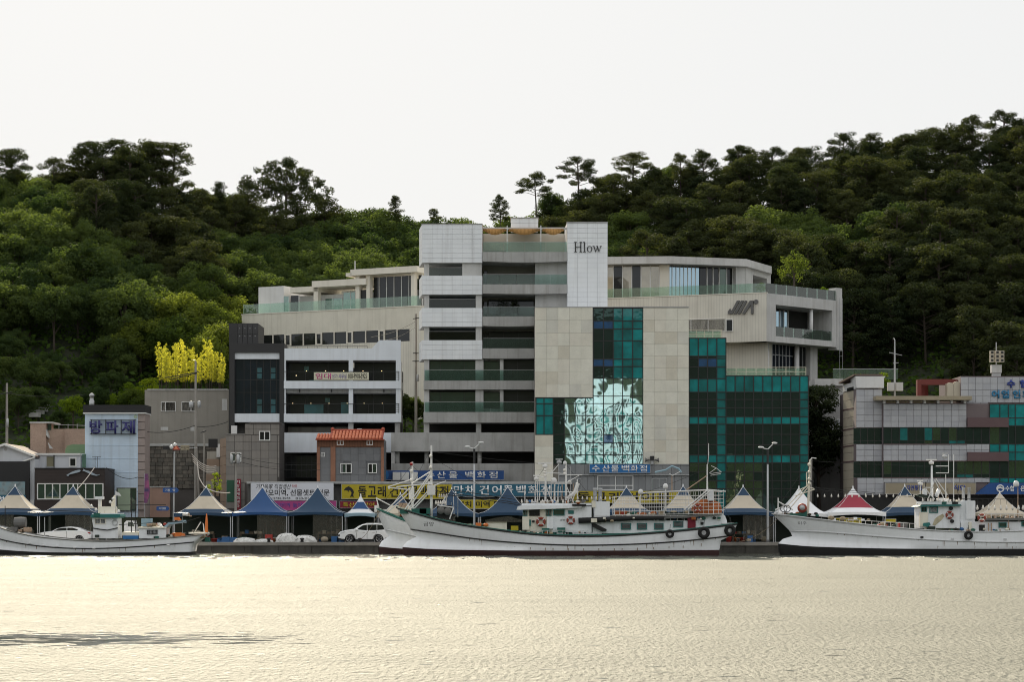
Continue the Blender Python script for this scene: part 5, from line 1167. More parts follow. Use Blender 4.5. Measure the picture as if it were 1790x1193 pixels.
for y0, y1 in ((748, 776.5), (807, 835.5)):
    xs = spl(1494, 1544, 4) ; grid(O, 'pane', f, xs, [y0, y1 - 6, y1], lambda i, j: 'teal_dark', -.85, -.93, .02)
    xs = spl(1544.5, 1730, 13); grid(O, 'pane', f, xs, [y0, y1 - 6, y1], lambda i, j: PR.choice(['teal_dark'] * 5 + ['teal_mid', 'teal_green']), -.1, -.2, .02)
    mullions(MB(), f, xs, [y0, y1 - 6, y1], -.06, -.19, .03).obj('glazing_frame', 'black_metal', O)
for y0, y1 in ((731, 747.5), (791, 806.8)): bx(O, 'maroon_band', 'maroon_band', f, 1690.5, y0, 1762, y1, .35, -.2)
for y in (705, 777.3, 806.7, 836): bx(O, 'maroon_trim', 'maroon_band', f, 1544.5, y - .7, 1690, y + .7, .03, -.1)
xs = [1730, 1748, 1763, 1775, 1797]; ys = [707, 731, 745, 777, 791, 806, 836, 845]
grid(O, 'pane', f, xs, ys, lambda i, j: None if (i < 2 and j in (1, 4)) else ('teal_light' if j in (0, 1, 3, 4, 6) else PR.choice(['teal_dark', 'teal_green'])), -.1, -.2, .025)
mullions(MB(), f, xs, ys, -.05, -.19, .04).obj('glazing_frame', 'black_metal', O)
mat('letter_royal', (.02, .05, .30), .4); mat('letter_cyan', (.03, .20, .38), .4)
text(O, '수', f, 1762, 664, 1776, 678, 'letter_royal', -.48, .12, .03); text(O, '협', f, 1784, 664, 1798, 678, 'letter_royal', -.48, .12, .03)
for ch, x in (('어', 1735), ('업', 1752), ('인', 1772), ('회', 1789)): text(O, ch, f, x, 682, x + 13.5, 696.5, 'letter_cyan', -.48, .12, .04)
bx(O, 'shop_shade_slab', 'room_dark', f, 1500, 866.5, 1800, 905, -.1, -.17)  # dark slab with the open shop's shade put into its colour
s_ = sign('shop_sign', 'faded beige sign with blue lettering on the tiled office', f, 1546, 845, 1704, 864.5, 'sign_beige', .5, .2)
text(s_, '자연횟집', f, 1583, 849, 1610, 858.5, 'letter_royal', .51, .01, .02); text(s_, '식당', f, 1665, 849, 1686, 858.5, 'letter_royal', .51, .01, .02)
aw = thing('blue_awning', 'navy awning with round white emblem and letters on the tiled office', 'awning', f.pt(1750, 866, .5))
f.poly(MB(), [(1702, 865), (1728, 845), (1800, 845), (1800, 865)], .95, .25).obj('canopy', 'sign_navy', aw)
MB().ring(f.pt(1745, 855, .97), .32, .07, 'y', 20, 5).obj('emblem', 'letter_white', aw); f.poly(MB(), [(1738, 853), (1745, 851.5), (1752, 855), (1752, 857), (1745, 854.5), (1738, 856)], 1.0, .96).obj('emblem', 'letter_white', aw)
text(aw, '수협', f, 1753.5, 850, 1768.5, 860, 'letter_white', .96, .01, .02); text(aw, '은행', f, 1780, 850, 1795, 860, 'letter_white', .96, .01, .02)
mb = MB(); PG = thing('red_pergola', 'dark red pergola frame on the office roof', 'pergola', f.pt(1645, 694, -3))
for x0, y0, o in ((1610, 662, -2), (1620, 660, -3.2), (1630, 658.5, -4.4)):
    m_ = MB(); f.box(m_, x0, y0, x0 + 7, 694, o, o - .8); f.box(m_, x0 + 7, y0, 1681, y0 + 9, o - .003, o - .8); m_.obj('frame', 'pergola_red', PG)
WT = thing('cream_tanks', 'cream ribbed box beside the red pergola', 'tank', f.pt(1670, 694, -1))
for k in range(2): f.poly(MB(), [(1659 + k * 11.5, 670 - k * 2), (1664 + k * 11.5, 668 - k * 2), (1670 + k * 11.5, 670 - k * 2), (1670 + k * 11.5, 693), (1659 + k * 11.5, 693)], -.9, -2).obj('box', 'tile_cream', WT)
hp = thing('siren_speakers', 'stacked pale warning speakers on a post above the office roof', 'loudspeaker', f.pt(1749, 658, -2))
MB().tube([f.pt(1749, 658, -2), f.pt(1749, 596, -2)], .05, 6).obj('post', 'galv', hp)
for r in range(3):
    for c in range(3): q = f.pt(1740 + c * 8.8, 614.5 + r * 7, -1.7 + (.12 if c == 1 else 0)); MB().box(q.x - .2, q.y - .25, q.z - .17, q.x + .2, q.y + .2, q.z + .17).obj('horn', 'tile_cream', hp); MB().box(q.x - .12, q.y - .27, q.z - .1, q.x + .12, q.y - .24, q.z + .1).obj('horn_mouth', 'black_metal', hp)
bx(hp, 'cabinet', 'concrete_light', f, 1740, 636, 1758, 650, -1.8, -2.4); bx(hp, 'foot', 'galv', f, 1742, 650, 1757, 658, -1.9, -2.3)
ap = thing('aerial_mast', 'slim grey mast with cabinets on the office roof', 'mast', f.pt(1573, 700, -3)); MB().tube([f.pt(1573, 694, -3), f.pt(1573, 618, -3), f.pt(1573, 590, -3)], .10, 8, .06).obj('pole', 'galv', ap)
mb = MB(); mb.tube([f.pt(1563, 613, -3), f.pt(1573, 615, -3), f.pt(1586, 618, -3)], .035, 5); mb.tube([f.pt(1570, 632, -3), f.pt(1580, 631, -3)], .03, 5); mb.obj('crossarm', 'galv', ap); MB().tube([f.pt(1573, 592, -3), f.pt(1572, 588, -3), f.pt(1570, 588, -3)], .05, 6).obj('lamp', 'white_trim', ap)
for a, c in ((1560, 1571.5), (1575, 1587)): bx(ap, 'cabinet', 'concrete_light', f, a, 666, c, 681, -2.7, -3.2)
# ------------------------------------------------------------------ grey house squeezed between the glass block and the office
f = flat(240.0)
Gh = thing('grey_house', 'grey rendered house with a white shuttered window beside the dark pine', 'building', (X(1450, 240), 243, .95))
bx(Gh, 'wall', 'concrete', f, 1424, 675, 1482, 905, 0, -6); bx(Gh, 'roof_slab', 'concrete_light', f, 1423, 663, 1473, 675.2, .5, -6.2)
bx(Gh, 'window', 'white_trim', f, 1448, 733, 1473, 753, .06, -.05); bx(Gh, 'window_leaf', 'cabin_white', f, 1449, 734, 1460, 752, .1, .05); bx(Gh, 'window_leaf', 'cabin_white', f, 1461, 734, 1472, 752, .1, .05)
bx(Gh, 'yard_wall', 'concrete_dark', f, 1418, 800, 1500, 905, 3, 2.6)
tr_ = thing('terrace_rail', 'greenish glass terrace rail in front of the wood behind the grey house', 'railing', W(1480, 662, 246)); f = flat(246.0)
for a, c in zip(spl(1456, 1570, 6), spl(1456, 1570, 6)[1:]): f.piece(tr_, 'glass_sheet', 'rail_glass', a, 646, c - .5, 664, .01, -.01)
MB().tube([f.pt(1456, 645.8), f.pt(1570, 645.8)], .03, 5).obj('handrail', 'galv', tr_)
# ------------------------------------------------------------------ market tents
mat('tent_blue', (0.005, 0.040, 0.095), .55, var=.08); mat('tent_blue_bright', (0.006, 0.062, 0.20), .5, var=.08); mat('tent_cream', (.58, .51, .40), .6, var=.1, streak=.15); mat('tent_white', (.85, .86, .88), .55, var=.06)
mat('tent_red', (.33, .025, .05), .55, var=.08); mat('tent_pale', (.30, .44, .52), .55, var=.08); mat_glass('tarp_clear', (.72, .70, .64), .6, (.34, .32, .28), .13, .12); mat('tarp_dark', (.02, .035, .025), .7, var=.2)
mat('crate_blue', (.03, .12, .3), .6); mat('crate_red', (.4, .04, .03), .6); mat('goods', (.32, .26, .18), .8, var=.4, scale=4, col2=(.12, .1, .07)); mat('table_wood', (.16, .12, .09), .8, var=.3)
def tent(label, px, ya, x0, x1, ye, d, bands, wall='tarp_clear', group='pagoda market tents along the quay', curtain=1):
    """Pagoda tent: bands = (share of the run from apex, material) from the top down; square plan, concave roof."""
    hw = X(x1, d) - X(x0, d); hw = hw / 2; cx = (X(x0, d) + X(x1, d)) / 2; za, ze = Z(ya, d), Z(ye, d); gz = .96
    o = thing('market_tent', label, 'tent', (cx, d, gz), group)
    prof = lambda s: za - (za - ze) * (1 - (1 - s) ** 1.75)
    s0 = 0.015
    for name, s1, m in bands:
        mb = MB(); n = 6
        for sd_ in range(4):
            a0 = math.pi / 4 + sd_ * math.pi / 2; pts = []
            for i in range(n + 1):
                s = s0 + (s1 - s0) * i / n
                for q in range(7):
                    u = -1 + 2 * q / 6; sag = .10 * s * (1 - u * u)
                    lx, ly = (u, -1) if sd_ == 0 else (1, u) if sd_ == 1 else (-u, 1) if sd_ == 2 else (-1, -u)
                    k = s * hw * (1 - sag * .55); pts.append((cx + lx * k, d + ly * k, prof(s) + sag * .6))
            k0 = len(mb.v); mb.v += [Vector(p) for p in pts]
            mb.f += [(k0 + i * 7 + q, k0 + i * 7 + q + 1, k0 + (i + 1) * 7 + q + 1, k0 + (i + 1) * 7 + q) for i in range(n) for q in range(6)]
        if s1 >= 1:
            for sd_ in range(4):
                k0 = len(mb.v); lo = []
                for r_ in range(2):
                    for q in range(7):
                        u = -1 + 2 * q / 6; sag = .10 * (1 - u * u); lx, ly = (u, -1) if sd_ == 0 else (1, u) if sd_ == 1 else (-u, 1) if sd_ == 2 else (-1, -u)
                        k = hw * (1 - sag * .55); lo.append(Vector((cx + lx * k, d + ly * k, ze + sag * .6 - r_ * (.34 - sag))))
                mb.v += lo; mb.f += [(k0 + q, k0 + q + 1, k0 + 7 + q + 1, k0 + 7 + q) for q in range(6)]
        mb.obj(name, m, o, True); s0 = s1
    mb = MB(); mb.lathe((cx, d, 0), [(.05, za - .25), (.07, za), (.03, za + .18)], 8); mb.obj('finial', 'tent_white', o)
    for sx in (-1, 1):
        for sy in (-1, 1): MB().tube([(cx + sx * s_ * hw, d + sy * s_ * hw, prof(s_) + .015) for s_ in (.02, .12, .25, .4, .55, .7, .85, 1.0)], .017, 5).obj('rim_lit_seam', 'tent_white', o)  # white seams carry the sunlit roof edges in their colour
    for sx in (-1, 1):
        for sy in (-1, 1): MB().tube([(cx + sx * (hw - .06), d + sy * (hw - .06), gz), (cx + sx * (hw - .06), d + sy * (hw - .06), ze)], .045, 6).obj('pole', 'galv', o)
    MB().box(cx - hw + .1, d + hw - .2, gz + .02, cx + hw - .1, d + hw - .16, ze - .05).obj('back_sheet', 'tarp_dark', o)
    if curtain:
        mb = MB(); n = 16
        xa, xb = (cx - hw + .1, cx + .15 * hw) if curtain == 2 else (cx - .1 * hw, cx + hw - .1)
        for i in range(n + 1):
            x = xa + (xb - xa) * i / n; y = d - hw + .22 + .07 * math.sin(i * 1.9)
            mb.v += [Vector((x, y, gz + .25)), Vector((x, y + .05, ze - .15))]
        mb.f += [(2 * i, 2 * i + 2, 2 * i + 3, 2 * i + 1) for i in range(n)]; mb.obj('side_curtain', wall, o, True)
    return o
CB = (('cap', .22, 'tent_blue'), ('canopy', .66, 'tent_cream'), ('hem', 1.0, 'tent_blue'))
TENTS = [
    ('cream tent with blue cap and blue hem beside the gabled house', 27, 850, -24, 77, 897, 213.0, CB, 2),
    ('cream and blue tent in front of the fish restaurant window', 127, 850, 78, 178, 897, 213.0, CB, 1),
    ('cream and blue tent standing next to the first all blue tent', 360, 852, 311, 410, 898, 213.0, CB, 0),
    ('bright blue tent with painted rim light on its roof edges below the white sign', 456, 852, 411, 507, 897, 213.0, (('canopy', 1.0, 'tent_blue_bright'),), 1),
    ('plain blue tent covering stacked goods beside the small striped tent', 551, 852, 508, 603, 897, 213.5, (('canopy', 1.0, 'tent_blue'),), 1),
    ('small white and pale blue striped tent behind the white SUV', 627, 867, 604, 657, 899, 214.5, (('cap', .22, 'tent_white'), ('canopy', .55, 'tent_blue_bright'), ('stripe', .85, 'tent_white'), ('hem', 1.0, 'tent_pale')), 0),
    ('blue topped tent with cream flank behind the boat booms', 690, 864, 662, 738, 899, 214.0, (('cap', .4, 'tent_blue'), ('canopy', 1.0, 'tent_cream')), 0),
    ('blue tent behind the green winch deck of the long boat', 783, 856, 741, 838, 899, 213.0, (('canopy', 1.0, 'tent_blue'),), 2),
    ('blue tent beside the twin lamp below the teal sign', 884, 852, 839, 936, 898, 213.0, (('canopy', 1.0, 'tent_blue'),), 0),
    ('cream and blue tent seen through the netting frame of the long boat', 1094, 852, 1048, 1142, 897, 213.0, CB, 0),
    ('cream and blue tent behind the orange net heap of the long boat', 1193, 850, 1146, 1242, 897, 213.0, CB, 0),
    ('cream and blue tent between the two big boats below the glass block', 1292, 851, 1250, 1348, 897, 213.0, CB, 1),
    ('all white tent behind the bow of the right hand boat', 1394, 853, 1349, 1444, 899, 213.0, (('canopy', 1.0, 'tent_white'),), 0),
    ('white tent with broad red band', 1485, 853, 1441, 1541, 897, 212.5, (('cap', .18, 'tent_white'), ('canopy', .62, 'tent_red'), ('hem', 1.0, 'tent_white')), 0),
    ('blue tent with cream top behind the right hand wheelhouse', 1573, 850, 1535, 1628, 898, 213.5, (('cap', .22, 'tent_blue'), ('canopy', .58, 'tent_cream'), ('hem', 1.0, 'tent_blue')), 0),
    ('pale tent behind the row of bulbs on the right hand boat', 1745, 862, 1705, 1790, 899, 213.5, (('canopy', 1.0, 'tent_cream'),), 0),
    ('pale tent cut by the far right edge beside the pale bulb-side tent', 1832, 856, 1791, 1880, 899, 213.0, (('canopy', 1.0, 'tent_cream'),), 0)]
for lab, px, ya, x0, x1, ye, d, bands, cu in TENTS: tent(lab, px, ya, x0, x1, ye, d, bands, curtain=cu)
# trestle tables and goods below the tents
TR = random.Random(21)
for x, what in ((40, 'beside the gabled house'), (140, 'in front of the fish restaurant'), (355, 'below the cream tent by the alley'), (440, 'under the bright blue tent'), (575, 'under the plain blue tent'), (1300, 'between the two big boats'), (1500, 'under the red banded tent')):
    q = thing('stall_table', 'market table with goods ' + what, 'table', (X(x, 213.5), 213.5, .96)); d = 213.5; xx = X(x, d)
    MB().box(xx - 1.1, d - .5, 1.66, xx + 1.1, d + .5, 1.72).obj('top', 'table_wood', q)
    for sx in (-1, 1):
        for sy in (-.42, .42): MB().box(xx + sx * 1.0 - .04, d + sy - .04, .96, xx + sx * 1.0 + .04, d + sy + .04, 1.66).obj('leg', 'table_wood', q)
    for k in range(5):
        w = TR.uniform(.14, .2); gx = xx - .85 + k * .42; hgt = TR.uniform(.15, .38)
        o = MB().box(gx - w, d - .35, 1.725, gx + w, d + .3, 1.725 + hgt).obj('goods_box', TR.choice(['goods', 'crate_blue', 'crate_red', 'tile_cream', 'goods']))
        tag(o, 'box of dried seafood on the market table ' + what, 'box', 'goods boxes on the market tables')
for k, (x, m_, h_) in enumerate(((395, 'crate_blue', .5), (408, 'crate_blue', .45), (586, 'crate_blue', .55), (596, 'crate_blue', .45), (470, 'crate_red', .7), (424, 'tarp_dark', .55))):
    o = MB().box(X(x, 209.5) - .33, 209.2, .96, X(x, 209.5) + .33, 209.8, .96 + h_)
    tag(o.obj('fish_crate', m_), ['blue fish crate at the foot of the cream tent pole', 'blue fish crate beside the net heaps', 'blue fish crate in front of the SUV bonnet', 'low blue crate close to the SUV wheel', 'red tub between the net heaps and the blue tent', 'dark green bin behind the small net heap'][k], 'crate')
ys_ = sign('shop_sign', 'small yellow notice hanging under the red banded tent', flat(210.2), 1457, 906, 1506, 915, 'sign_yellow', .05, 0); text(ys_, '활어 회 초장', flat(210.2), 1460, 908, 1502, 913, 'letter_black', .055, .006, .02)
ys_ = sign('shop_sign', 'small yellow notice hanging under the cream topped blue tent', flat(210.2), 1546, 908, 1566, 914, 'sign_yellow', .05, 0)

# ------------------------------------------------------------------ cars
mat('car_white', (.88, .89, .90), .25, coat=.6, var=.03); mat_pane('car_glass', (.008, .009, .010), .05); mat('tyre', (.012, .012, .012), .85, var=.1); mat('alloy', (.45, .45, .46), .3, metal=.8, var=.05); mat('car_black', (.015, .015, .015), .6); mat('lamp_red', (.35, .015, .015), .3); mat('lamp_clear', (.6, .62, .64), .15)
def car(label, d, width, body, cabin, glass, wheels, rw, plastics=(), lamps=(), doors=(), ground_y=None):
    f = flat(d - width / 2); cx = sum(p[0] for p in body) / len(body); gz = .96
    o = thing('parked_car', label, 'car', (X(cx, d), d, gz))
    def shell(poly, inset, m, name, o0, o1, sub=None):
        q = [f.tz(*p) for p in poly]; n = len(q); cxm = sum(a for a, b in q) / n; czm = sum(b for a, b in q) / n
        rings = []
        for k, (oo, ins) in enumerate(((o0 - inset, .0), (o0, inset * .9), (o1, inset * .9), (o1 + inset, .0))):
            s_ = ins; rings.append([f.P(t + (cxm - t) / max(.01, abs(cxm - t) + abs(czm - z)) * s_, z + (czm - z) / max(.01, abs(cxm - t) + abs(czm - z)) * s_, oo) for t, z in q])
        mb = MB(); mb.v = [p for r in rings for p in r]
        mb.f = [tuple(range(n, 2 * n)), tuple(range(2 * n, 3 * n))] + [(a * n + i, a * n + (i + 1) % n, b * n + (i + 1) % n, b * n + i) for a, b in ((1, 0), (0, 3), (3, 2)) for i in range(n)]
        return mb.obj(name, m, sub or o)
    B = shell(body, .12, 'car_white', 'body', 0, -width)
    C_ = shell(cabin, .16, 'car_white', 'cabin', -.14, -width + .14)
    for k, g in enumerate(glass): f.poly(MB(), g, -.125, -.19).obj('side_window', 'car_glass', C_)
    for wx, wy in wheels:
        c = f.pt(wx, wy, -.12)
        w = MB(); w.lathe(c, [(rw * .62, -.10), (rw * .95, -.10), (rw, -.05), (rw, .10), (rw * .9, .14)], 22, 'y').obj('wheel', 'tyre', o, True)
        W_ = o.children[-1]
        MB().lathe(c, [(rw * .64, -.095), (rw * .6, -.03), (.05, -.03)], 22, 'y').obj('rim', 'car_black', W_)
        for a in range(5):
            an = a * 2 * math.pi / 5 + .3; MB().tube([c + Vector((0, -.07, 0)), c + Vector((math.cos(an) * rw * .62, -.09, math.sin(an) * rw * .62))], .035, 4).obj('spoke', 'alloy', W_)
        MB().ring(c + Vector((0, -.1, 0)), rw * .62, .025, 'y', 22, 5).obj('rim_edge', 'alloy', W_)
        c2 = Vector((c.x, d + width / 2 - .12, c.z)); MB().lathe(c2, [(rw, -.1), (rw, .1)], 18, 'y').obj('wheel', 'tyre', o)
    for k, p in enumerate(plastics): f.poly(MB(), p, .015, -.1).obj('cladding', 'car_black', o)
    for m_, p in lamps: f.poly(MB(), p, .02, -.15).obj('tail_light' if m_ == 'lamp_red' else 'headlight', m_, o)
    for p in doors: MB().tube([f.pt(a, b, .012) for a, b in p], .012, 4).obj('door_seam', 'car_black', o)
    return o, f
ar = lambda cx, cy, r: [(cx + r * math.cos(a), cy - r * math.sin(a)) for a in (math.pi * .02, math.pi * .2, math.pi * .35, math.pi * .5, math.pi * .65, math.pi * .8, math.pi * .98)]
R_ = 10.0
body = [(590.4, 939), (591.2, 934), (594.5, 930.4), (606, 927.4), (619, 925.6), (626, 926.6), (640, 928.2), (672, 928.2), (680.6, 928.6), (682.2, 935), (681.6, 941), (679, 945)] + ar(662.5, 944, R_) + [(650, 946), (623, 946)] + ar(610.5, 944, R_) + [(597, 945.4), (591.5, 943)]
cabin = [(617.5, 926.2), (626, 920.6), (633.5, 917.2), (640, 916), (655, 915.4), (668, 915.8), (675.5, 917.6), (681, 928.4), (676, 931), (622, 931)]
gl_ = [[(621.5, 927.6), (634, 919.2), (641.2, 918.2), (641.2, 928)], [(642.2, 928), (642.2, 918.1), (658.2, 917.8), (658.2, 927.6)], [(659.2, 927.5), (659.2, 917.8), (667, 918.6), (674.5, 923.5), (670, 926.6)]]
suv, fs = car('white SUV with dark windows parked on the quay', 209.6, 1.85, body, cabin, gl_, [(610.5, 942.2), (662.5, 942.2)], .43,
    [[(590.5, 941), (598, 942.6), (600.8, 942.4), (600.2, 946), (592, 944.2)], [(620.6, 943.4), (652.4, 943.4), (652.4, 946.6), (620.6, 946.6)], [(672.6, 941.4), (681.8, 938.8), (681.2, 943), (677, 946), (672.8, 945.6)], [(591.2, 935.4), (594, 934.8), (594, 938.4), (590.8, 938.6)]],
    [('lamp_clear', [(594, 932), (603, 929.4), (603.8, 931), (595.5, 934)]), ('lamp_red', [(676.8, 927), (681, 928), (682.2, 932), (677.6, 931)])], [[(622, 928.5), (623.5, 936), (622, 943)], [(641.7, 928.5), (641.7, 943)], [(658.7, 928.5), (656, 938)]])
MB().ball(fs.pt(623.5, 926.6, .12), .13, 8, (1.1, .8, .8)).obj('mirror', 'car_white', suv, True)
for p in ((634, 931), (651, 931)): fs.box(MB(), p[0], p[1], p[0] + 4, p[1] + .7, .03, 0).obj('door_handle', 'alloy', suv)
fs.box(MB(), 640, 914.4, 668, 915.1, -.3, -.36).obj('roof_rail', 'alloy', suv)
b2 = [(61, 938), (63, 934.5), (75, 931), (92, 929), (120, 928), (146, 928), (156, 930.5), (159, 936), (158.5, 942)] + ar(140, 945, 9) + [(128, 946), (90, 946)] + ar(80, 945, 9) + [(64, 945), (61, 942)]
c2 = [(88, 930), (98, 924.8), (108, 922.4), (122, 921.6), (134, 922.6), (146, 927.4), (148, 930)]
car('white saloon car parked behind the left hand boat', 209.4, 1.8, b2, c2, [[(93, 929), (101, 925), (109, 923.6), (116, 923.2), (116, 928.6)], [(117, 928.6), (117, 923.2), (126, 923.2), (136, 926.6), (134, 928.2)]], [(80, 943), (140, 943)], .4, [], [('lamp_clear', [(63, 934.2), (70, 932.2), (71, 934), (64, 936)]), ('lamp_red', [(153, 930.4), (157.5, 931.6), (158, 934), (153.5, 932.6)])], [[(116.5, 929), (116.5, 944)]])
# small white truck cab behind the left boat
f = flat(209); tk = thing('small_truck', 'small white truck parked by the alley behind the left hand boat', 'truck', f.pt(225, 950, -.8))
f.poly(MB(), [(217, 940), (217, 915), (221, 911), (233, 911), (236, 922), (238, 926), (238, 940)], 0, -1.7).obj('cab', 'car_white', tk); f.poly(MB(), [(224, 913), (232, 913), (235, 921), (224, 921)], .02, -.05).obj('side_window', 'car_glass', tk); f.box(MB(), 238.2, 928, 262, 942, 0, -1.7).obj('cargo_bed', 'concrete', tk)
for x in (226, 255): MB().lathe(f.pt(x, 943, -.1), [(.35, -.1), (.37, 0), (.35, .1)], 18, 'y').obj('wheel', 'tyre', tk)
# ------------------------------------------------------------------ net heaps
mat('net_white', (.76, .76, .74), .95, var=.25, scale=3, fine=.45, bump=.9, bscale=14)
for k, (x0, x1, yt, lab) in enumerate(((408, 448, 940.5, 'small white net heap on the quay edge'), (444, 478, 943, 'flat white net heap between the others'), (481, 521, 933, 'tallest rounded white net heap on the quay'), (511, 554, 936.5, 'long tapering white net heap on the quay'))):
    d = 207.6 + .15 * k; cx, hw = (X(x0, d) + X(x1, d)) / 2, (X(x1, d) - X(x0, d)) / 2; zt = Z(yt, d); mb = MB(); n, m_ = 30, 10
    for i in range(m_ + 1):
        a = math.pi / 2 * i / m_
        for j in range(n):
            b_ = 2 * math.pi * j / n; rr = 1 + .10 * noise.noise((math.cos(b_) * 2 + k * 5, math.sin(b_) * 2, a * 3)) + .05 * noise.noise((math.cos(b_) * 6, math.sin(b_) * 6 + k, a * 9))
            mb.v.append(Vector((cx + hw * math.cos(a) ** .8 * math.cos(b_) * rr, d + .75 * math.cos(a) ** .8 * math.sin(b_) * rr, .985 + (zt - .985) * math.sin(a) * rr)))
    mb.f = [(i * n + j, i * n + (j + 1) % n, (i + 1) * n + (j + 1) % n, (i + 1) * n + j) for i in range(m_) for j in range(n)]
    o = mb.obj('net_heap', 'net_white', None, True); tag(o, lab, 'fishing net', 'white net heaps on the quay')
    mb = MB()
    for q in range(3):
        u = -.4 + q * .4; mb.tube([(cx + hw * (u - .3), d - .62, 1.15), (cx + hw * u, d - .45, .985 + (zt - 1) * .75), (cx + hw * (u + .1), d - .1, .985 + (zt - 1) * 1.02)], .012, 4)
    tag(mb.obj('tie_rope', 'tarp_dark', o), kind='stuff')
for x, lab in ((470, 'iron bollard between the net heaps'), (528, 'iron bollard in front of the long net heap'), (629, 'iron bollard in front of the SUV'), (1290, 'iron bollard between the two big boats')):
    q = thing('bollard', lab, 'bollard', (X(x, 206.3), 206.3, .99)); MB().lathe((X(x, 206.3), 206.3, .99), [(.16, 0), (.13, .2), (.2, .3), (.2, .36), (.08, .4)], 12).obj('post', 'black_metal', q, True)
    MB().lathe((X(x, 206.3), 206.3, .99), [(.24, 0), (.24, .03)], 12).obj('base', 'concrete_dark', q)
# ------------------------------------------------------------------ lamps, poles, cables
mat('pole_concrete', (.36, .34, .31), .85, var=.2, streak=.3); mat('cable', (.02, .02, .02), .7); mat('cable_white', (.62, .56, .5), .6); mat('lamp_white', (.75, .75, .74), .4)
def twin_lamp(px, ytop, label, d=208.2):
    x = X(px, d); zt = Z(ytop + 8, d); o = thing('street_lamp', label, 'street lamp', (x, d, .96), 'twin arm lamps on the quay')
    MB().lathe((x, d, .96), [(.14, 0), (.11, .3), (.10, 2.5), (.075, zt - .96)], 10).obj('pole', 'steel', o, True)
    MB().lathe((x, d, zt - 1.35), [(.10, 0), (.10, 1.35)], 10).obj('collar', 'black_metal', o)
    for sx, dz in ((-1, .12), (1, .5)):
        a = MB().tube([(x, d, zt), (x + sx * .28, d, zt + dz * .55), (x + sx * .5, d, zt + dz)], .05, 6).obj('arm', 'lamp_white', o)
        MB().ball((x + sx * .62, d, zt + dz + .06), .24, 10, (1.15, .8, .42)).obj('lamp_head', 'lamp_white', o, True)
twin_lamp(829, 777, 'twin headed quay lamp in front of the parking deck'); twin_lamp(1342, 778, 'twin headed quay lamp in front of the glass block')
f = flat(215)
o = thing('sign_post', 'tall blue grey post with warning triangle and road signs by the alley', 'sign post', f.pt(304, 950, 0)); MB().tube([f.pt(303, 950), f.pt(305, 790)], .10, 8, .08).obj('pole', 'steel', o); MB().tube([f.pt(286, 783.5), f.pt(345, 783.5)], .03, 6).obj('arm', 'galv', o)
f.poly(MB(), [(302, 787), (308, 777), (315, 787)], .14, .08).obj('warning_plate', 'crate_red', o); f.poly(MB(), [(304.5, 785.8), (308, 779.5), (312, 785.8)], .16, .142).obj('warning_mark', 'orange_tile', o); f.box(MB(), 285, 780, 296.5, 787, .1, .05).obj('plate', 'roof_black', o)
f.box(MB(), 316, 779, 331, 787, .1, .05).obj('plate', 'sign_beige', o); text(o, '어린이', f, 317, 780.5, 330, 785.5, 'letter_black', .105, .005)
MB().ball(f.pt(306, 778, .1), .22, 8, (1, .8, .8)).obj('beacon', 'lamp_white', o, True); MB().ball(f.pt(300, 782, .1), .2, 8).obj('beacon', 'lamp_white', o, True)
for a, y0, c, y1 in ((285, 853.5, 313, 862), (274, 886, 297, 893.5)):
    f.poly(MB(), [(a, y0 + 1), (a + 2, y0), (c - 3, y0), (c, (y0 + y1) / 2), (c - 3, y1), (a + 2, y1), (a, y1 - 1)], .2, .14).obj('direction_plate', 'sign_navy', o)
    text(o, '기장', f, a + 4, y0 + 2, a + 13, y1 - 2, 'letter_white', .205, .004); text(o, '항', f, c - 11, y0 + 2, c - 6, y1 - 2, 'letter_white', .205, .004)
def pole(px, y0, y1, d, label, r=.15, arms=(), boxes=(), lean=0):
    f = flat(d); o = thing('utility_pole', label, 'utility pole', f.pt(px, y1, 0)); MB().tube([f.pt(px, y1), f.pt(px + lean, y0)], r, 9, r * .62).obj('pole', 'pole_concrete', o)
    for a, ya, c, yc in arms: MB().tube([f.pt(a, ya, .15), f.pt(c, yc, .15)], .05, 6).obj('crossarm', 'black_metal', o)
    for a, b_, c, e in boxes: MB().lathe(f.pt((a + c) / 2, e, .35), [(.01, 0), ((c - a) * d / F / 2, .05), ((c - a) * d / F / 2, (e - b_) * d / F - .08), (.02, (e - b_) * d / F)], 10).obj('transformer', 'galv', o, True)
    return o
p1 = pole(342, 632, 880, 236, 'tall concrete utility pole in front of the bamboo house', .17, [(289, 661, 348, 651), (300, 664, 345, 653)], [(331, 702, 339, 714), (346, 701, 352, 714)])
MB().tube([flat(236).pt(341, 634), flat(236).pt(341, 630), flat(236).pt(337, 630)], .04, 5).obj('lamp_arm', 'galv', p1)
pole(348, 745, 880, 234.5, 'pale leaning service pole beside the tall concrete pole', .12, lean=-6); pole(357, 752, 860, 238, 'short grey pole beside the stone wall', .13, [(351, 757, 361, 754)])
pole(12, 670, 800, 236, 'old concrete pole behind the gabled house roof', .16, [(0, 690, 22, 686)], [(12.5, 732, 16.5, 748)]); pole(727, 549, 765, 240, 'utility pole standing beside the white tower', .17, [(722, 558, 733, 556), (721, 632, 734, 632), (722, 618, 732, 618)], [(728, 655, 733, 668)])
p4 = pole(412, 792, 905, 222, 'pole with transformers in front of the granite building', .14, [(402, 797, 422, 796), (402, 809, 421, 809)], [(403, 795, 408.5, 812), (414, 795, 420, 812)])
pole(1417, 802, 880, 219, 'pale curved pole beside the glass block corner', .09, [(1412, 840, 1422, 843)], lean=2)
def wire(name, label, pts, r=.02, m='cable', sag=.6):
    mb = MB(); P = []
    for a, b_ in zip(pts, pts[1:]):
        for k in range(9): u = k / 8; q = a.lerp(b_, u); P.append(q - Vector((0, 0, sag * 4 * u * (1 - u))))
    mb.tube(P, r, 4); tag(mb.obj(name, m), label, 'cable')
A, Bq = flat(236), flat(222)
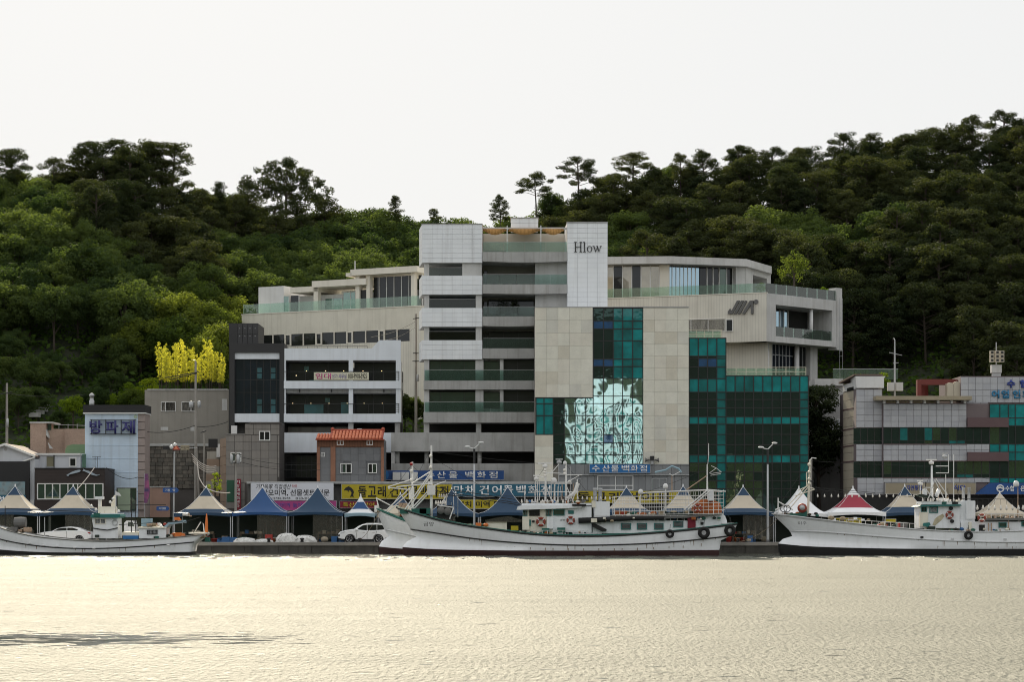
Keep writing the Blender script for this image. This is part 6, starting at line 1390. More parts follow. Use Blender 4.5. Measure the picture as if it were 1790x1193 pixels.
wire('overhead_cable', 'black cable from the tall pole to the black framed block', [A.pt(342, 746), flat(237).pt(398, 738)], .03, sag=.2); wire('overhead_cable', 'black cable from the tall pole to the blue building', [A.pt(342, 744), flat(228).pt(246, 754)], .03, sag=.4)
wire('overhead_cable', 'thin line crossing the granite building from its transformer pole', [Bq.pt(412, 797), flat(226).pt(560, 812)], .018, sag=.4); wire('overhead_cable', 'thin line below the first across the granite building', [Bq.pt(412, 806), flat(226).pt(560, 822)], .018, sag=.4)
wire('overhead_cable', 'line running from the left pole to the hillside', [A.pt(12, 688), flat(250).pt(150, 690)], .02, sag=.3); wire('overhead_cable', 'line from the tower pole to the tan building', [flat(240).pt(727, 562), flat(262).pt(640, 590)], .02, sag=.4); wire('overhead_cable', 'lower line from the tower pole to the tan building', [flat(240).pt(727, 572), flat(262).pt(660, 596)], .02, sag=.4)
wire('overhead_cable', 'cable looping from the blue building to the fish restaurant', [flat(226).pt(241, 835), flat(221).pt(186, 818)], .03, sag=.5)
for k in range(4): wire('service_cable', ['uppermost','second','third','lowest'][k] + ' pale looping service cable beside the alley stairs', [flat(230).pt(335 + k, 794 + k * 4.5), flat(229).pt(378, 815 + k * 3)], .035, 'cable_white', .5)
wire('service_cable', 'long pale cable falling to the cream tent', [flat(226).pt(345, 808), flat(224).pt(348, 835), flat(218).pt(362, 855), flat(214).pt(402, 862)], .05, 'cable_white', .15)
for k in range(6): wire('overhead_cable', ['top', 'second', 'third', 'fourth', 'fifth', 'bottom'][k] + ' dark wire strung low behind the white tent towards the office', [flat(221).pt(1418, 850 + k * 1.6), flat(221).pt(1545, 862 + k * 2)], .014, sag=.3)
al = thing('alley_stair', 'brown stepped garden wall with railing beside the granite building', 'wall', flat(236).pt(372, 880, 0)); f = flat(236)
for k in range(6): f.box(MB(), 362 - k * .4, 790 + k * 13, 384, 803 + k * 13, .1 * k, -2).obj('step_wall', 'brown_tile' if k % 2 else 'concrete_warm', al)
f.box(MB(), 365, 768, 381, 783, .3, .2).obj('iron_gate', 'roof_black', al); f.box(MB(), 379, 777, 385, 800, .25, -.5).obj('pier', 'white_paint', al)

# tubs, foam boxes and sacks crowded round the stalls
mat('foam_white', (.80, .81, .82), .7, var=.08); mat('tub_orange', (.55, .14, .03), .5, var=.1); mat('sack', (.42, .36, .27), .9, var=.25, scale=3)
CR = random.Random(55)
for (a, c, n_, where) in ((0, 160, 12, 'by the cream tents near the restaurant'), (318, 405, 8, 'under the cream tent by the alley'), (415, 500, 10, 'under the bright blue tent'), (512, 600, 11, 'under the plain blue tent'), (745, 910, 9, 'below the tents behind the long boat'), (1255, 1345, 8, 'under the tent between the big boats'), (1440, 1605, 12, 'below the red banded tent')):
    for k in range(n_):
        x = X(CR.uniform(a, c), 211); y = CR.uniform(210.4, 215.2); w_, h_ = CR.uniform(.2, .36), CR.uniform(.25, .6); kind_ = CR.random()
        if kind_ < .45:
            mb = MB(); lv = CR.randint(1, 3)
            for q in range(lv): mb.box(x - w_, y - .25, .96 + q * (h_ * .6 + .005), x + w_, y + .25, .96 + q * (h_ * .6 + .005) + h_ * .6 - .01)
            o = mb.obj('foam_box', CR.choice(['foam_white', 'crate_blue', 'foam_white', 'goods'])) if lv == 1 else MB().box(x - w_, y - .25, .96, x + w_, y + .25, .96 + h_).obj('foam_box', CR.choice(['foam_white', 'crate_blue', 'goods']))
            tag(o, 'plain stall box standing on the ground ' + where, 'box', 'boxes on the ground ' + where)
        elif kind_ < .75:
            tag(MB().lathe((x, y, .96), [(w_ * .8, 0), (w_, h_ * .8), (w_ * 1.06, h_ * .82), (w_ * 1.06, h_ * .9), (w_ * .95, h_ * .9), (w_ * .8, h_ * .5), (.02, h_ * .45)], 14).obj('tub', CR.choice(['tub_orange', 'crate_blue', 'crate_red', 'green_door']), None, True), 'round plastic tub standing on the ground ' + where, 'tub', 'tubs on the ground ' + where)
        else:
            tag(MB().ball((x, y, .96 + w_ * .75), w_, 10, (1.1, .9, .85)).obj('sack', 'sack', None, True), 'stuffed sack lying on the ground ' + where, 'sack', 'sacks on the ground ' + where)
# ------------------------------------------------------------------ fishing boats
mat('hull_white', (.92, .94, .965), .35, var=.04, streak=.12, scale=.9); mat('boot_red', (.055, .022, .022), .7, var=.3); mat('boot_black', (.02, .02, .02), .7, var=.3); mat('rub_black', (.012, .012, .012), .7); mat('rub_white', (.62, .63, .64), .5, streak=.3)
mat('deck_green', (.012, .13, .10), .6, var=.25); mat('deck_grey', (.2, .2, .19), .8, var=.3); mat('boat_white', (.88, .905, .93), .4, var=.08, streak=.20); mat('boat_cream', (.84, .80, .68), .5, var=.12, streak=.25); mat('rust_pipe', (.48, .34, .24), .7, var=.4, scale=4); mat('pipe_white', (.82, .81, .79), .45, var=.12); mat('ring_red', (.30, .05, .03), .6, var=.15); mat('net_orange', (.42, .12, .03), .9, var=.4, scale=2.5, bump=.8, bscale=9); mat('net_green', (.03, .14, .10), .9, var=.4, scale=3)
mat('bulb', (.80, .76, .70), .2, spec=.7); mat('flag_white', (.75, .75, .75), .8); mat('buoy_orange', (.75, .20, .04), .6); mat('teal_frame', (.02, .17, .16), .5); mat('pot_rope', (.38, .30, .2), .95, var=.4, scale=5)
def resample(P, n):
    P = [Vector((a, b, 0)) for a, b in P]; L_ = [0]
    for a, b in zip(P, P[1:]): L_.append(L_[-1] + abs(b.x - a.x) + 1e-6)
    out = []
    for i in range(n + 1):
        t = L_[-1] * i / n; k = max(j for j in range(len(P) - 1) if L_[j] <= t + 1e-6)
        # Catmull-Rom through the side-view points
        u = (t - L_[k]) / (L_[k + 1] - L_[k]); p0, p1, p2, p3 = P[max(k - 1, 0)], P[k], P[k + 1], P[min(k + 2, len(P) - 1)]
        q = .5 * (2 * p1 + (p2 - p0) * u + (2 * p0 - 5 * p1 + 4 * p2 - p3) * u * u + (3 * p1 - p0 - 3 * p2 + p3) * u ** 3); out.append((q.x, q.y))
    return out
def boat_hull(label, d, levels, beams, boot, rub, deck='deck_green', n=40, stern=.82):
    """levels: side-view curves bow to stern from sheer down to the waterline; beams: (half breadth, bow half breadth, fullness) of each."""
    rows = [resample(l, n) for l in levels]; xs = [p[0] for p in levels[0]]
    o = thing('fishing_boat', label, 'boat', (X((min(xs) + max(xs)) / 2, d), d, 0))
    def hb(k, t):
        b, b0, p = beams[k]; e = b0 + (b - b0) * min(1, t / .38) ** p if t < .38 else b
        return e * (1 - (1 - stern) * max(0, (t - .6) / .4) ** 2)
    def pt(k, i, s):
        px, py = rows[k][i]; return Vector((X(px, d), d + s * hb(k, i / n), Z(py, d)))
    m = len(levels)
    def skin(k0, k1, name, mt):
        mb = MB()
        for s in (-1, 1):
            b0 = len(mb.v)
            for k in range(k0, k1 + 1): mb.v += [pt(k, i, s) for i in range(n + 1)]
            for k in range(k1 - k0): mb.f += [(b0 + k * (n + 1) + i, b0 + k * (n + 1) + i + 1, b0 + (k + 1) * (n + 1) + i + 1, b0 + (k + 1) * (n + 1) + i) for i in range(n)]
        c = (k1 - k0 + 1) * (n + 1)
        for k in range(k1 - k0):      # transom and stem closing strips
            mb.f += [(k * (n + 1) + n, c + k * (n + 1) + n, c + (k + 1) * (n + 1) + n, (k + 1) * (n + 1) + n), (k * (n + 1), (k + 1) * (n + 1), c + (k + 1) * (n + 1), c + k * (n + 1))]
        bmesh_o = mb.obj(name, mt, o, True); return bmesh_o
    hl = skin(0, m - 3, 'hull', 'hull_white'); skin(m - 3, m - 1, 'boot_top', boot)
    mb = MB(); dz = Vector((0, 0, -.12))
    a = [pt(0, i, -1) * 1 + dz for i in range(n + 1)]; b_ = [pt(0, i, 1) + dz for i in range(n + 1)]; mb.v = a + b_; mb.f = [(i, i + 1, n + 2 + i, n + 1 + i) for i in range(n)]; mb.obj('deck', deck, o)
    for k, r, mt in rub:
        for s in (-1, 1): MB().tube([pt(k, i, s) + Vector((0, s * .02, 0)) for i in range(n + 1)], r, 6).obj('rub_rail', mt, o, True)
    return o, pt
def mast(o, f, px, y0, y1, r=.07, name='mast', m='pipe_white', of=0, x1=None): return MB().tube([f.pt(px, y1, of), f.pt(x1 or px, y0, of)], r, 7, r * .6).obj(name, m, o)
def bars(o, f, segs, r=.03, m='pipe_white', name='stay'):
    for a, b_, c, e in segs: MB().tube([f.pt(a, b_), f.pt(c, e)], r, 5).obj(name, m, o)
def radar(o, f, px, py, w, m='pipe_white', of=0):
    c = f.pt(px, py, of); b = MB().lathe(c, [(.1, -.35), (.22, -.3), (.22, -.1), (.08, -.06), (.06, 0)], 10).obj('radar', m, o, True); MB().box(c.x - w, c.y - .06, c.z, c.x + w, c.y + .06, c.z + .12).obj('scanner', m, b)
def dome(o, f, px, py, r, of=0): c = f.pt(px, py, of); MB().lathe(c, [(r * .8, -r), (r, -r * .5), (r, 0), (r * .85, r * .5), (r * .5, r * .85), (.02, r)], 12).obj('dome', 'lamp_white', o, True)
def ring(label, f, px, py, R, of=.06):
    q = thing('life_ring', label, 'life ring', f.pt(px, py, of)); MB().ring(f.pt(px, py, of), R * .72, R * .27, 'y').obj('ring', 'ring_red', q, True)
    for a in (.8, 2.4, 3.9, 5.5): MB().tube([f.pt(px, py, of) + Vector((math.cos(a + e) * R * .72, 0, math.sin(a + e) * R * .72)) for e in (-.14, .14)], R * .30, 7).obj('band', 'flag_white', q)
def tyre(label, f, px, py, R): q = f.pt(px, py, 0); o = thing('tyre_fender', label, 'tyre', q); MB().ring(q, R * .68, R * .32, 'y', 24, 9).obj('tyre', 'tyre', o, True); MB().tube([q + Vector((0, 0, R * .9)), q + Vector((.05, .2, R * 2.2))], .02, 4).obj('rope', 'cable', o)
def bulbs(o, f, xs, py, r=.09, of=0):
    for x in xs: c = f.pt(x, py, of); MB().lathe(c, [(.02, r * 2.2), (r * .5, r * 1.8), (r * .55, r), (r, 0), (r * .8, -r), (.02, -r * 1.6)], 8).obj('fishing_bulb', 'bulb', o, True)
def cabin(o, name, f, a, b, c, e, depth, m='boat_white'): return bx(o, name, m, f, a, b, c, e, 0, -depth)
def clutter(o, f, a, c, y, n, seed, mats_, size=.16, of=-.6):
    g = random.Random(seed)
    for k in range(n):
        p = f.pt(g.uniform(a, c), y - g.uniform(0, 4), of + g.uniform(-.8, .5)); s = size * g.uniform(.6, 1.4)
        if g.random() < .5: MB().ball(p, s, 8, (1.2, 1, .8)).obj('float', g.choice(mats_), o, True)
        else: MB().box(p.x - s, p.y - s, p.z - s * .6, p.x + s, p.y + s, p.z + s * .7).obj('deck_box', g.choice(mats_), o)

# the long boat in the middle
d = 196.6; WLY = YH + H * F / d
LV = [[(693, 888), (735, 901), (790, 915), (860, 926), (950, 936), (1050, 937.5), (1130, 933), (1200, 927), (1284, 917)],
      [(718, 926), (760, 932), (830, 942), (905, 949), (1000, 953), (1100, 951.5), (1190, 946), (1273, 937)],
      [(729, 938), (780, 945), (850, 953), (930, 957), (1010, 958.5), (1100, 958), (1190, 954), (1256, 945)],
      [(711, 948), (770, 954), (850, 958), (950, 960), (1050, 960), (1150, 959.5), (1254, 957)],
      [(704, 957), (760, 960.5), (850, 962), (950, 962.5), (1050, 962.5), (1150, 962), (1253, 961.5)],
      [(704, 966), (760, 967), (850, 967.5), (950, 967.5), (1050, 967.5), (1150, 967.5), (1253, 967)],
      [(708, 978), (760, 981), (850, 981), (950, 981), (1050, 981), (1150, 981), (1252, 981)]]
BM = [(3.0, .12, .55), (2.96, .08, .6), (2.93, .08, .72), (2.9, .3, .78), (2.88, .42, .82), (2.85, .38, .85), (2.6, .3, 1)]
A2, pA = boat_hull('long white fishing boat with green bow deck and netting frame below the limestone hall', d, LV, BM, 'boot_red', [(0, .07, 'rub_black'), (1, .06, 'rub_black')])
f = flat(d - 3.02); fc = flat(d)
text(A2, '금양', flat(d - 1.9), 741, 913, 759, 920.5, 'letter_black', .75, .02, .0)
# bow gear
for a, c, y0, y1 in ((700, 716, 892, 899), (720, 746, 890, 904), (734, 752, 889, 899)): fc.box(MB(), a, y0, c, y1, .9, -.9).obj('winch_box', 'deck_green', A2)
mast(A2, fc, 754, 779, 908, .13); mast(A2, fc, 754, 779, 797, .05, 'mast_tip')
for y in (798, 818, 836): MB().ball(fc.pt(753, y, .2), .16, 8).obj('mast_lamp', 'bulb', A2, True)
fc.box(MB(), 747, 849, 761, 866, .45, -.2).obj('mast_platform', 'pipe_white', A2); fc.box(MB(), 748, 842, 756, 848, .3, -.1).obj('mast_box', 'pipe_white', A2)
bars(A2, fc, [(718, 891, 757, 850), (722, 892, 760, 852), (704, 897, 755, 824), (710, 897, 755, 828), (757, 850, 780, 842), (693, 852, 752, 846), (754, 824, 720, 846)], .055, name='boom')
bars(A2, fc, [(751, 850, 751, 830), (758, 852, 900, 874), (756, 858, 905, 880), (758, 862, 912, 884)], .03, 'cable')
for x, y in ((771, 893), (783, 895)): MB().lathe(fc.pt(x, y, .6), [(.30, -.1), (.33, 0), (.30, .12)], 14, 'y').obj('line_hauler', 'concrete_dark', A2, True)
fc.box(MB(), 764, 884, 790, 908, .4, -.5).obj('hauler_frame', 'room_dark', A2); bars(A2, flat(d - 1), [(764, 884, 793, 888), (793, 888, 786, 908), (772, 884, 780, 866)], .05)
bulbs(A2, fc, [762, 766, 770, 774, 778], 880, .1); bulbs(A2, fc, (768, 772, 776, 781), 868, .09)
# tarpaulin shelter ahead of the house
f2 = flat(d - 1.6)
f2.poly(MB(), [(848, 910), (870, 905.5), (890, 903), (905, 908), (914, 909), (914, 914), (848, 914)], 0, -2.2).obj('tarpaulin', 'tarp_clear', A2); f2.box(MB(), 850, 913, 886, 927, -.1, -2).obj('fish_box', 'boat_cream', A2); f2.box(MB(), 893, 920, 906, 928, .1, -1).obj('fish_box', 'sign_yellow', A2)
# wheelhouse
wh = f2.box(MB(), 914, 888, 966, 931, 0, -2.9).obj('wheelhouse', 'boat_cream', A2); f2.box(MB(), 966.2, 886, 1034, 931, .05, -2.9).obj('deckhouse', 'boat_white', A2); dh = A2.children[-1]  # cream on the wheelhouse stands for sunlight on its front block
f2.box(MB(), 913, 904, 925, 927, .25, -.1).obj('wing', 'boat_cream', wh); f2.box(MB(), 956, 904, 967, 925, .25, -.1).obj('wing', 'boat_white', wh)
f2.poly(MB(), [(903, 892), (905, 886), (913, 884), (1018, 884.5), (1016, 888), (960, 890.5), (910, 892)], .5, -3.2).obj('visor', 'boat_white', A2); f2.box(MB(), 912, 880.5, 1034, 884.4, .1, -3).obj('roof', 'boat_white', A2)
for a, c, m_ in ((914, 922, 'teal_frame'), (954, 964, 'teal_frame')): window(wh, f2, a, 891, c, 903, .03, m_, 'glass_green', ((a + c) / 2,), (), .9)
window(wh, f2, 925, 891, 943.5, 902.5, .04, 'rub_black', 'glass_dark', (934,), (), .9); window(dh, f2, 967, 891, 987, 902, .09, 'teal_frame', 'glass_green', (), (), 1.2); f2.box(MB(), 993, 893, 1003, 899, .12, 0).obj('locker', 'teal_frame', A2)
ring('life ring with white bands on the wheelhouse wall painted sunlit cream', f2, 945.5, 913, .42, .12); ring('life ring hung on the white deckhouse under the radar masts', f2, 997.5, 910.5, .37, .15)
for a, c, y0, y1 in ((947, 960, 924, 931), (974, 988, 923, 932)): f2.box(MB(), a, y0, c, y1, .45, .05).obj('deck_locker', 'deck_green', A2)
f2.box(MB(), 923, 909, 928, 920, .12, 0).obj('hose_box', 'teal_frame', wh); f2.box(MB(), 930, 910.5, 934.5, 914, .1, 0).obj('name_plate', 'rub_black', wh)
text(A2, '금양', f2, 979, 908.5, 988, 911, 'letter_black', .06, .01)
f2.box(MB(), 1000, 882, 1024, 885.5, .6, -.2).obj('rolled_cover', 'rub_black', A2)
# masts and aerials on the roof
def cluster(o, f, items):
    for px, y0, y1, r, m_ in items: MB().tube([f.pt(px, y1, -1.2), f.pt(px, y0, -1.2)], r, 6, r * .7).obj('mast', m_, o)
cluster(A2, f2, [(954, 811, 881, .11, 'pipe_white'), (990, 808, 881, .12, 'pipe_white'), (977, 803, 881, .04, 'galv'), (970, 836, 881, .09, 'pipe_white'), (936, 832, 881, .05, 'pipe_white'), (940, 835, 881, .04, 'pipe_white'), (1010, 838, 881, .06, 'pipe_white'), (998, 815, 881, .03, 'galv'), (943, 840, 881, .03, 'pipe_white'), (1003, 845, 878, .04, 'rust_pipe'), (983, 845, 881, .05, 'rust_pipe'), (964, 820, 881, .04, 'pipe_white')])
radar(A2, f2, 953, 811, .6, of=-1.2); radar(A2, f2, 938, 833, .28, of=-1.2); radar(A2, f2, 978, 804, .3, 'galv', -1.2); dome(A2, f2, 988, 809, .16, -1.1); dome(A2, f2, 969, 840, .24, -1.1)
bars(A2, f2, [(954, 827, 990, 829), (962, 830, 977, 812), (954, 836, 940, 833), (990, 845, 1012, 832), (990, 831, 1018, 831), (1000, 878, 1010, 850), (954, 850, 966, 880), (990, 850, 1003, 880), (970, 846, 1000, 846), (936, 860, 1012, 861)], .035)
MB().tube([f2.pt(992, 872, -.8), f2.pt(1005, 862, -.8), f2.pt(1011, 845, -.8)], .16, 8).obj('exhaust', 'pipe_white', A2)
for px, py in ((953, 822), (952, 826), (953, 832), (987, 822), (987, 828), (996, 842), (1009, 846)): MB().ball(f2.pt(px, py, -.9), .13, 8).obj('mast_lamp', 'bulb', A2, True)
clutter(A2, f2, 918, 1020, 881, 22, 5, ['pot_rope', 'boat_white', 'rust_pipe', 'bulb', 'tarp_dark'], .15)
bars(A2, f2, [(905, 881, 1022, 874), (760, 868, 1180, 868.5)], .025, 'cable')
# mid boat: engine box, rolled tarpaulin, aft house
f2.box(MB(), 1039, 877, 1066, 905, 0, -2).obj('engine_box', 'boat_white', A2); f2.box(MB(), 1034.5, 876, 1041, 888, .1, -.5).obj('lamp_box', 'boat_cream', A2)
for x in (1041, 1050): MB().lathe(f2.pt(x, 877, -1), [(.16, 0), (.16, .95), (.19, 1.0), (.19, 1.15)], 10).obj('funnel', 'galv', A2, True)
MB().tube([f2.pt(1011, 911, .25), f2.pt(1060, 908.5, .25), f2.pt(1110, 906.5, .25), f2.pt(1160, 906, .25)], .26, 10, .18).obj('rolled_tarpaulin', 'rub_black', A2, True)
ah = f2.box(MB(), 1036, 911, 1219, 933, -.1, -2.8).obj('aft_house', 'boat_white', A2)
for a, c in ((1085.5, 1103), (1113.5, 1131), (1143.5, 1160)): window(ah, f2, a, 915, c, 926.5, -.06, 'teal_frame', 'glass_dark', (), (), 1.4)
window(ah, f2, 1177, 911.5, 1194.5, 922.5, -.06, 'teal_frame', 'glass_dark', (), (), 1.0); f2.box(MB(), 1202, 905, 1216, 925, .06, -.2).obj('doorway', 'banner_red', ah)
f2.poly(MB(), [(1219, 905), (1262, 897), (1268, 903), (1271, 911), (1271, 920), (1219, 925)], -.2, -2.6).obj('stern_house', 'boat_white', A2); f2.box(MB(), 1225, 913, 1230, 918, -.12, -.3).obj('port_light', 'rub_black', A2)
f2.poly(MB(), [(1034, 916), (1040, 916), (1060, 926), (1060, 929), (1052, 930), (1036, 922)], .3, 0).obj('gangplank', 'rub_black', A2)
f2.poly(MB(), [(1145, 905), (1200, 902), (1262, 897), (1262, 900), (1200, 906), (1145, 908)], .2, -2.8).obj('upper_deck', 'deck_grey', A2); f2.box(MB(), 1262, 915, 1288, 917, .3, -2.4).obj('stern_platform', 'rub_white', A2)
# netting frame
mb_x = spl(1074, 1264, 22)
for sgn, of in ((0, .35), (1, -2.9)):
    for k, x in enumerate(mb_x):
        if x < 1130 and k % 2 and sgn: continue
        MB().tube([f2.pt(x, 901 - (x - 1074) * .005, of), f2.pt(x, (868 if x < 1128 else 861.5 - (x - 1128) * .035), of)], .015 if k % 5 else .035, 5).obj('netting_bar', 'pipe_white', A2)
    for q in range(6): y = 869 + q * 6.4; MB().tube([f2.pt(1074 if y > 866 else 1128, y, of), f2.pt(1264, y - 2.5, of)], .022, 5).obj('netting_rail', 'pipe_white', A2)
    MB().tube([f2.pt(1128, 862, of), f2.pt(1240, 857, of), f2.pt(1268, 860, of)], .06, 6).obj('top_rail', 'pipe_white', A2)
bars(A2, flat(d - 2.0), [(1196, 892, 1236, 858), (1202, 892, 1242, 858)], .06, name='brace'); f2.box(MB(), 1238, 857, 1248, 876, 0, -1).obj('net_hauler', 'boat_white', A2)
mb = MB(); c = f2.pt(1237, 887, -1.3); n_ = 20
for i in range(9):
    a = math.pi / 2 * i / 8
    for j in range(n_):
        b_ = 2 * math.pi * j / n_; r_ = 1 + .12 * noise.noise((math.cos(b_) * 3, math.sin(b_) * 3, a * 3)); mb.v.append(c + Vector((1.35 * math.cos(a) ** .5 * math.cos(b_) * r_, 1.2 * math.cos(a) ** .5 * math.sin(b_) * r_, -.6 + 1.25 * math.sin(a) * r_)))
mb.f = [(i * n_ + j, i * n_ + (j + 1) % n_, (i + 1) * n_ + (j + 1) % n_, (i + 1) * n_ + j) for i in range(8) for j in range(n_)]
tag(mb.obj('net_heap', 'net_orange', None, True), 'orange brown net heap inside the white netting frame of the long boat', 'fishing net')
ring('brown life ring hanging on the netting frame beside the orange net heap', f2, 1219, 889, .36, .4)
clutter(A2, f2, 1078, 1150, 901, 26, 8, ['pot_rope', 'net_orange', 'net_green', 'boat_cream', 'crate_red', 'deck_grey'], .2, -.9); clutter(A2, f2, 1150, 1215, 900, 14, 9, ['tarp_dark', 'net_green', 'deck_grey', 'pot_rope'], .24, -1.0)
f2.box(MB(), 1160, 896, 1212, 902, -.5, -2).obj('folded_net', 'tarp_dark', A2)
mast(A2, f2, 1176, 832, 862, .06, 'mast', 'rust_pipe', -1); bars(A2, f2, [(1176, 832, 1189, 825), (1170, 829, 1176, 832)], .03)
MB().tube([f2.pt(1146, 826, -.9), f2.pt(1165, 822, -.9), f2.pt(1176, 815, -.9), f2.pt(1188, 820, -.9), f2.pt(1192, 826, -.9)], .10, 6).obj('rolled_flag', 'tent_pale', A2)
mast(A2, f2, 1238, 812, 858, .08, 'mast', 'pipe_white', -1); mast(A2, f2, 1240.5, 775, 797, .04, 'aerial', 'pipe_white', -1); MB().tube([f2.pt(1239, 812, -1), f2.pt(1240.5, 796, -1)], .025, 5).obj('aerial', 'pipe_white', A2)
bars(A2, f2, [(1240, 828, 1252, 819), (1252, 819, 1261, 826), (1242, 829, 1261, 826), (1242, 832, 1260, 829), (1243, 815, 1252, 819)], .025); bars(A2, f2, [(1200, 857, 1236, 832)], .05, 'rust_pipe', 'boom')
for px, y in ((1120.5, 860), (1164, 850)): dome(A2, f2, px, y, .22, -.5); MB().tube([f2.pt(px, y + 4, -.5), f2.pt(px, 902, -.5)], .04, 6).obj('dome_post', 'pipe_white', A2)
ft = flat(d - 2.98)
tyre('tyre fender hung amidships on the long boat', flat(d - 3.2), 1171, 934, .37); tyre('large tyre fender near the stern of the long boat', flat(d - 3.1), 1230.5, 932, .52); tyre('tyre fender hanging at the stern corner of the long boat', flat(d - 2.6), 1276, 928, .5)

# the second boat, tied up between the long boat and the quay
d3 = 202.6; sh = [[(a - 39 + (d3 - 196.6) * (0), b - 2) for a, b in l] for l in LV]
sh = [[(655 + (a - 693) * .68, b + (0 if b < 945 else -1)) for a, b in l] for l in LV]
B3, _p3 = boat_hull('white fishing boat half hidden behind the long boat, with its bow and booms showing', d3, sh, [(2.1, .1, .55), (2.08, .06, .6), (2.06, .06, .72), (2.03, .25, .78), (2.0, .36, .82), (1.98, .33, .85), (1.8, .3, 1)], 'boot_red', [(0, .06, 'deck_green'), (1, .05, 'rub_white')])
f3 = flat(d3)
mast(B3, f3, 721, 808, 905, .12); mast(B3, f3, 721, 808, 822, .05, 'mast_tip'); f3.box(MB(), 715, 853, 724, 874, .4, -.2).obj('mast_platform', 'pipe_white', B3)
for y in (812, 824, 840): MB().ball(f3.pt(719, y, .2), .15, 8).obj('mast_lamp', 'lamp_red' if y == 812 else 'bulb', B3, True)
bars(B3, f3, [(672, 896, 716, 854), (677, 897, 720, 858), (678, 852, 722, 838), (678, 853, 718, 857), (657, 871, 682, 884), (664, 896, 658, 871), (680, 856, 680, 850)], .05, name='boom'); f3.box(MB(), 655, 884, 662, 897, .4, -.3).obj('anchor_rack', 'pipe_white', B3); clutter(B3, f3, 656, 676, 897, 9, 15, ['pot_rope', 'pipe_white', 'rust_pipe', 'deck_green'], .14, .2); f3.box(MB(), 697, 880, 712, 898, .4, -.4).obj('winch', 'rust_pipe', B3)

# the boat on the left
d1 = 200.0
L1 = [[(-75, 905), (-40, 912), (0, 921), (30, 930), (70, 938), (130, 944), (190, 946.5), (250, 944.5), (310, 940), (362, 935)],
      [(-62, 925), (-20, 936), (30, 948), (90, 956), (150, 959), (210, 958), (280, 953.5), (345, 948)],
      [(-55, 940), (-10, 949), (40, 957), (90, 961), (150, 963), (210, 963), (280, 960), (340, 953)],
      [(-60, 950), (-10, 955), (40, 960), (90, 963.5), (150, 964.5), (210, 964.5), (280, 963), (339, 960)],
      [(-62, 957), (-10, 960), (40, 963.5), (90, 965.5), (150, 966), (210, 966), (280, 965.5), (338, 965)],
      [(-62, 967), (-10, 968), (40, 969), (90, 969), (150, 969), (210, 969), (280, 969), (338, 968.5)],
      [(-58, 980), (-10, 981), (40, 981), (90, 981), (150, 981), (210, 981), (280, 981), (337, 981)]]
B1, _p1 = boat_hull('weathered white fishing boat with low wheelhouse and small aft cabin by the cream tents', d1, L1, [(2.4, .12, .55), (2.37, .06, .6), (2.34, .06, .72), (2.3, .25, .78), (2.28, .35, .82), (2.25, .33, .85), (2.0, .3, 1)], 'boot_black', [(0, .05, 'deck_grey'), (1, .05, 'rub_black')], 'deck_grey')
f1 = flat(d1 - 1.4)
w1 = f1.poly(MB(), [(163, 942), (163, 922), (160, 904), (205, 904), (206, 942)], 0, -2.2).obj('wheelhouse', 'boat_white', B1)
f1.poly(MB(), [(159, 905.5), (161, 900), (210, 899.5), (212, 903), (208, 906)], .3, -2.5).obj('roof', 'teal_frame', B1); f1.box(MB(), 161, 898, 209, 901, .1, -2.3).obj('roof_edge', 'boat_white', B1)
window(w1, f1, 166, 907.5, 185, 916.5, .03, 'boat_cream', 'glass_dark', (176,), (), .8); f1.box(MB(), 165, 897.5, 175, 904, .36, -.4).obj('locker', 'deck_green', B1)
f1.box(MB(), 169, 886, 199, 899, -.6, -1.7).obj('upper_bridge', 'boat_cream', B1); f1.box(MB(), 168.5, 874, 173.5, 886, -.8, -1.2).obj('radar_post', 'pipe_white', B1); f1.box(MB(), 164, 868.5, 177.5, 873, -.6, -1.4).obj('radar', 'boat_white', B1)
f1.poly(MB(), [(191, 886), (196, 866), (199, 866), (199, 899)], -.9, -1.1).obj('mast', 'boat_cream', B1); mast(B1, f1, 202, 858, 890, .03, 'flagstaff'); f1.poly(MB(), [(202.5, 859.5), (209, 863), (212, 868), (208, 867.5), (202.5, 867)], .01, -.01).obj('flag', 'flag_white', B1)
for x, y in ((158, 885), (206, 894), (166, 891), (196, 872), (191, 878)): dome(B1, f1, x, y, .12, -.5)
MB().tube([f1.pt(163, 924, .05), f1.pt(175, 926, .1), f1.pt(188, 927.5, .1), f1.pt(206, 923.5, .05)], .05, 6).obj('hose', 'rub_black', B1); MB().ring(f1.pt(201, 914, .08), .22, .05, 'y', 14, 5).obj('rope_coil', 'galv', B1)
c1 = f1.box(MB(), 243, 924, 290, 942, 0, -2.2).obj('aft_cabin', 'boat_white', B1); f1.box(MB(), 241, 922, 291, 924.4, .12, -2.3).obj('cabin_roof', 'boat_cream', B1); window(c1, f1, 257, 927, 275.5, 935, .03, 'rub_black', 'glass_dark', (266,), (), .9)
f1.poly(MB(), [(286, 922), (294, 914), (319, 910), (320, 914.5), (296, 917.5), (290, 924)], 0, -2.2).obj('stern_canopy', 'tent_pale', B1); f1.box(MB(), 215, 937, 242, 943, .1, -1.8).obj('fish_hatch', 'sign_blue', B1); f1.box(MB(), 213, 931, 241, 937, 0, -1.7).obj('hatch_cover', 'boat_cream', B1)
f1.box(MB(), 245, 907, 261, 921, -.6, -1.8).obj('ice_box', 'tent_pale', B1)
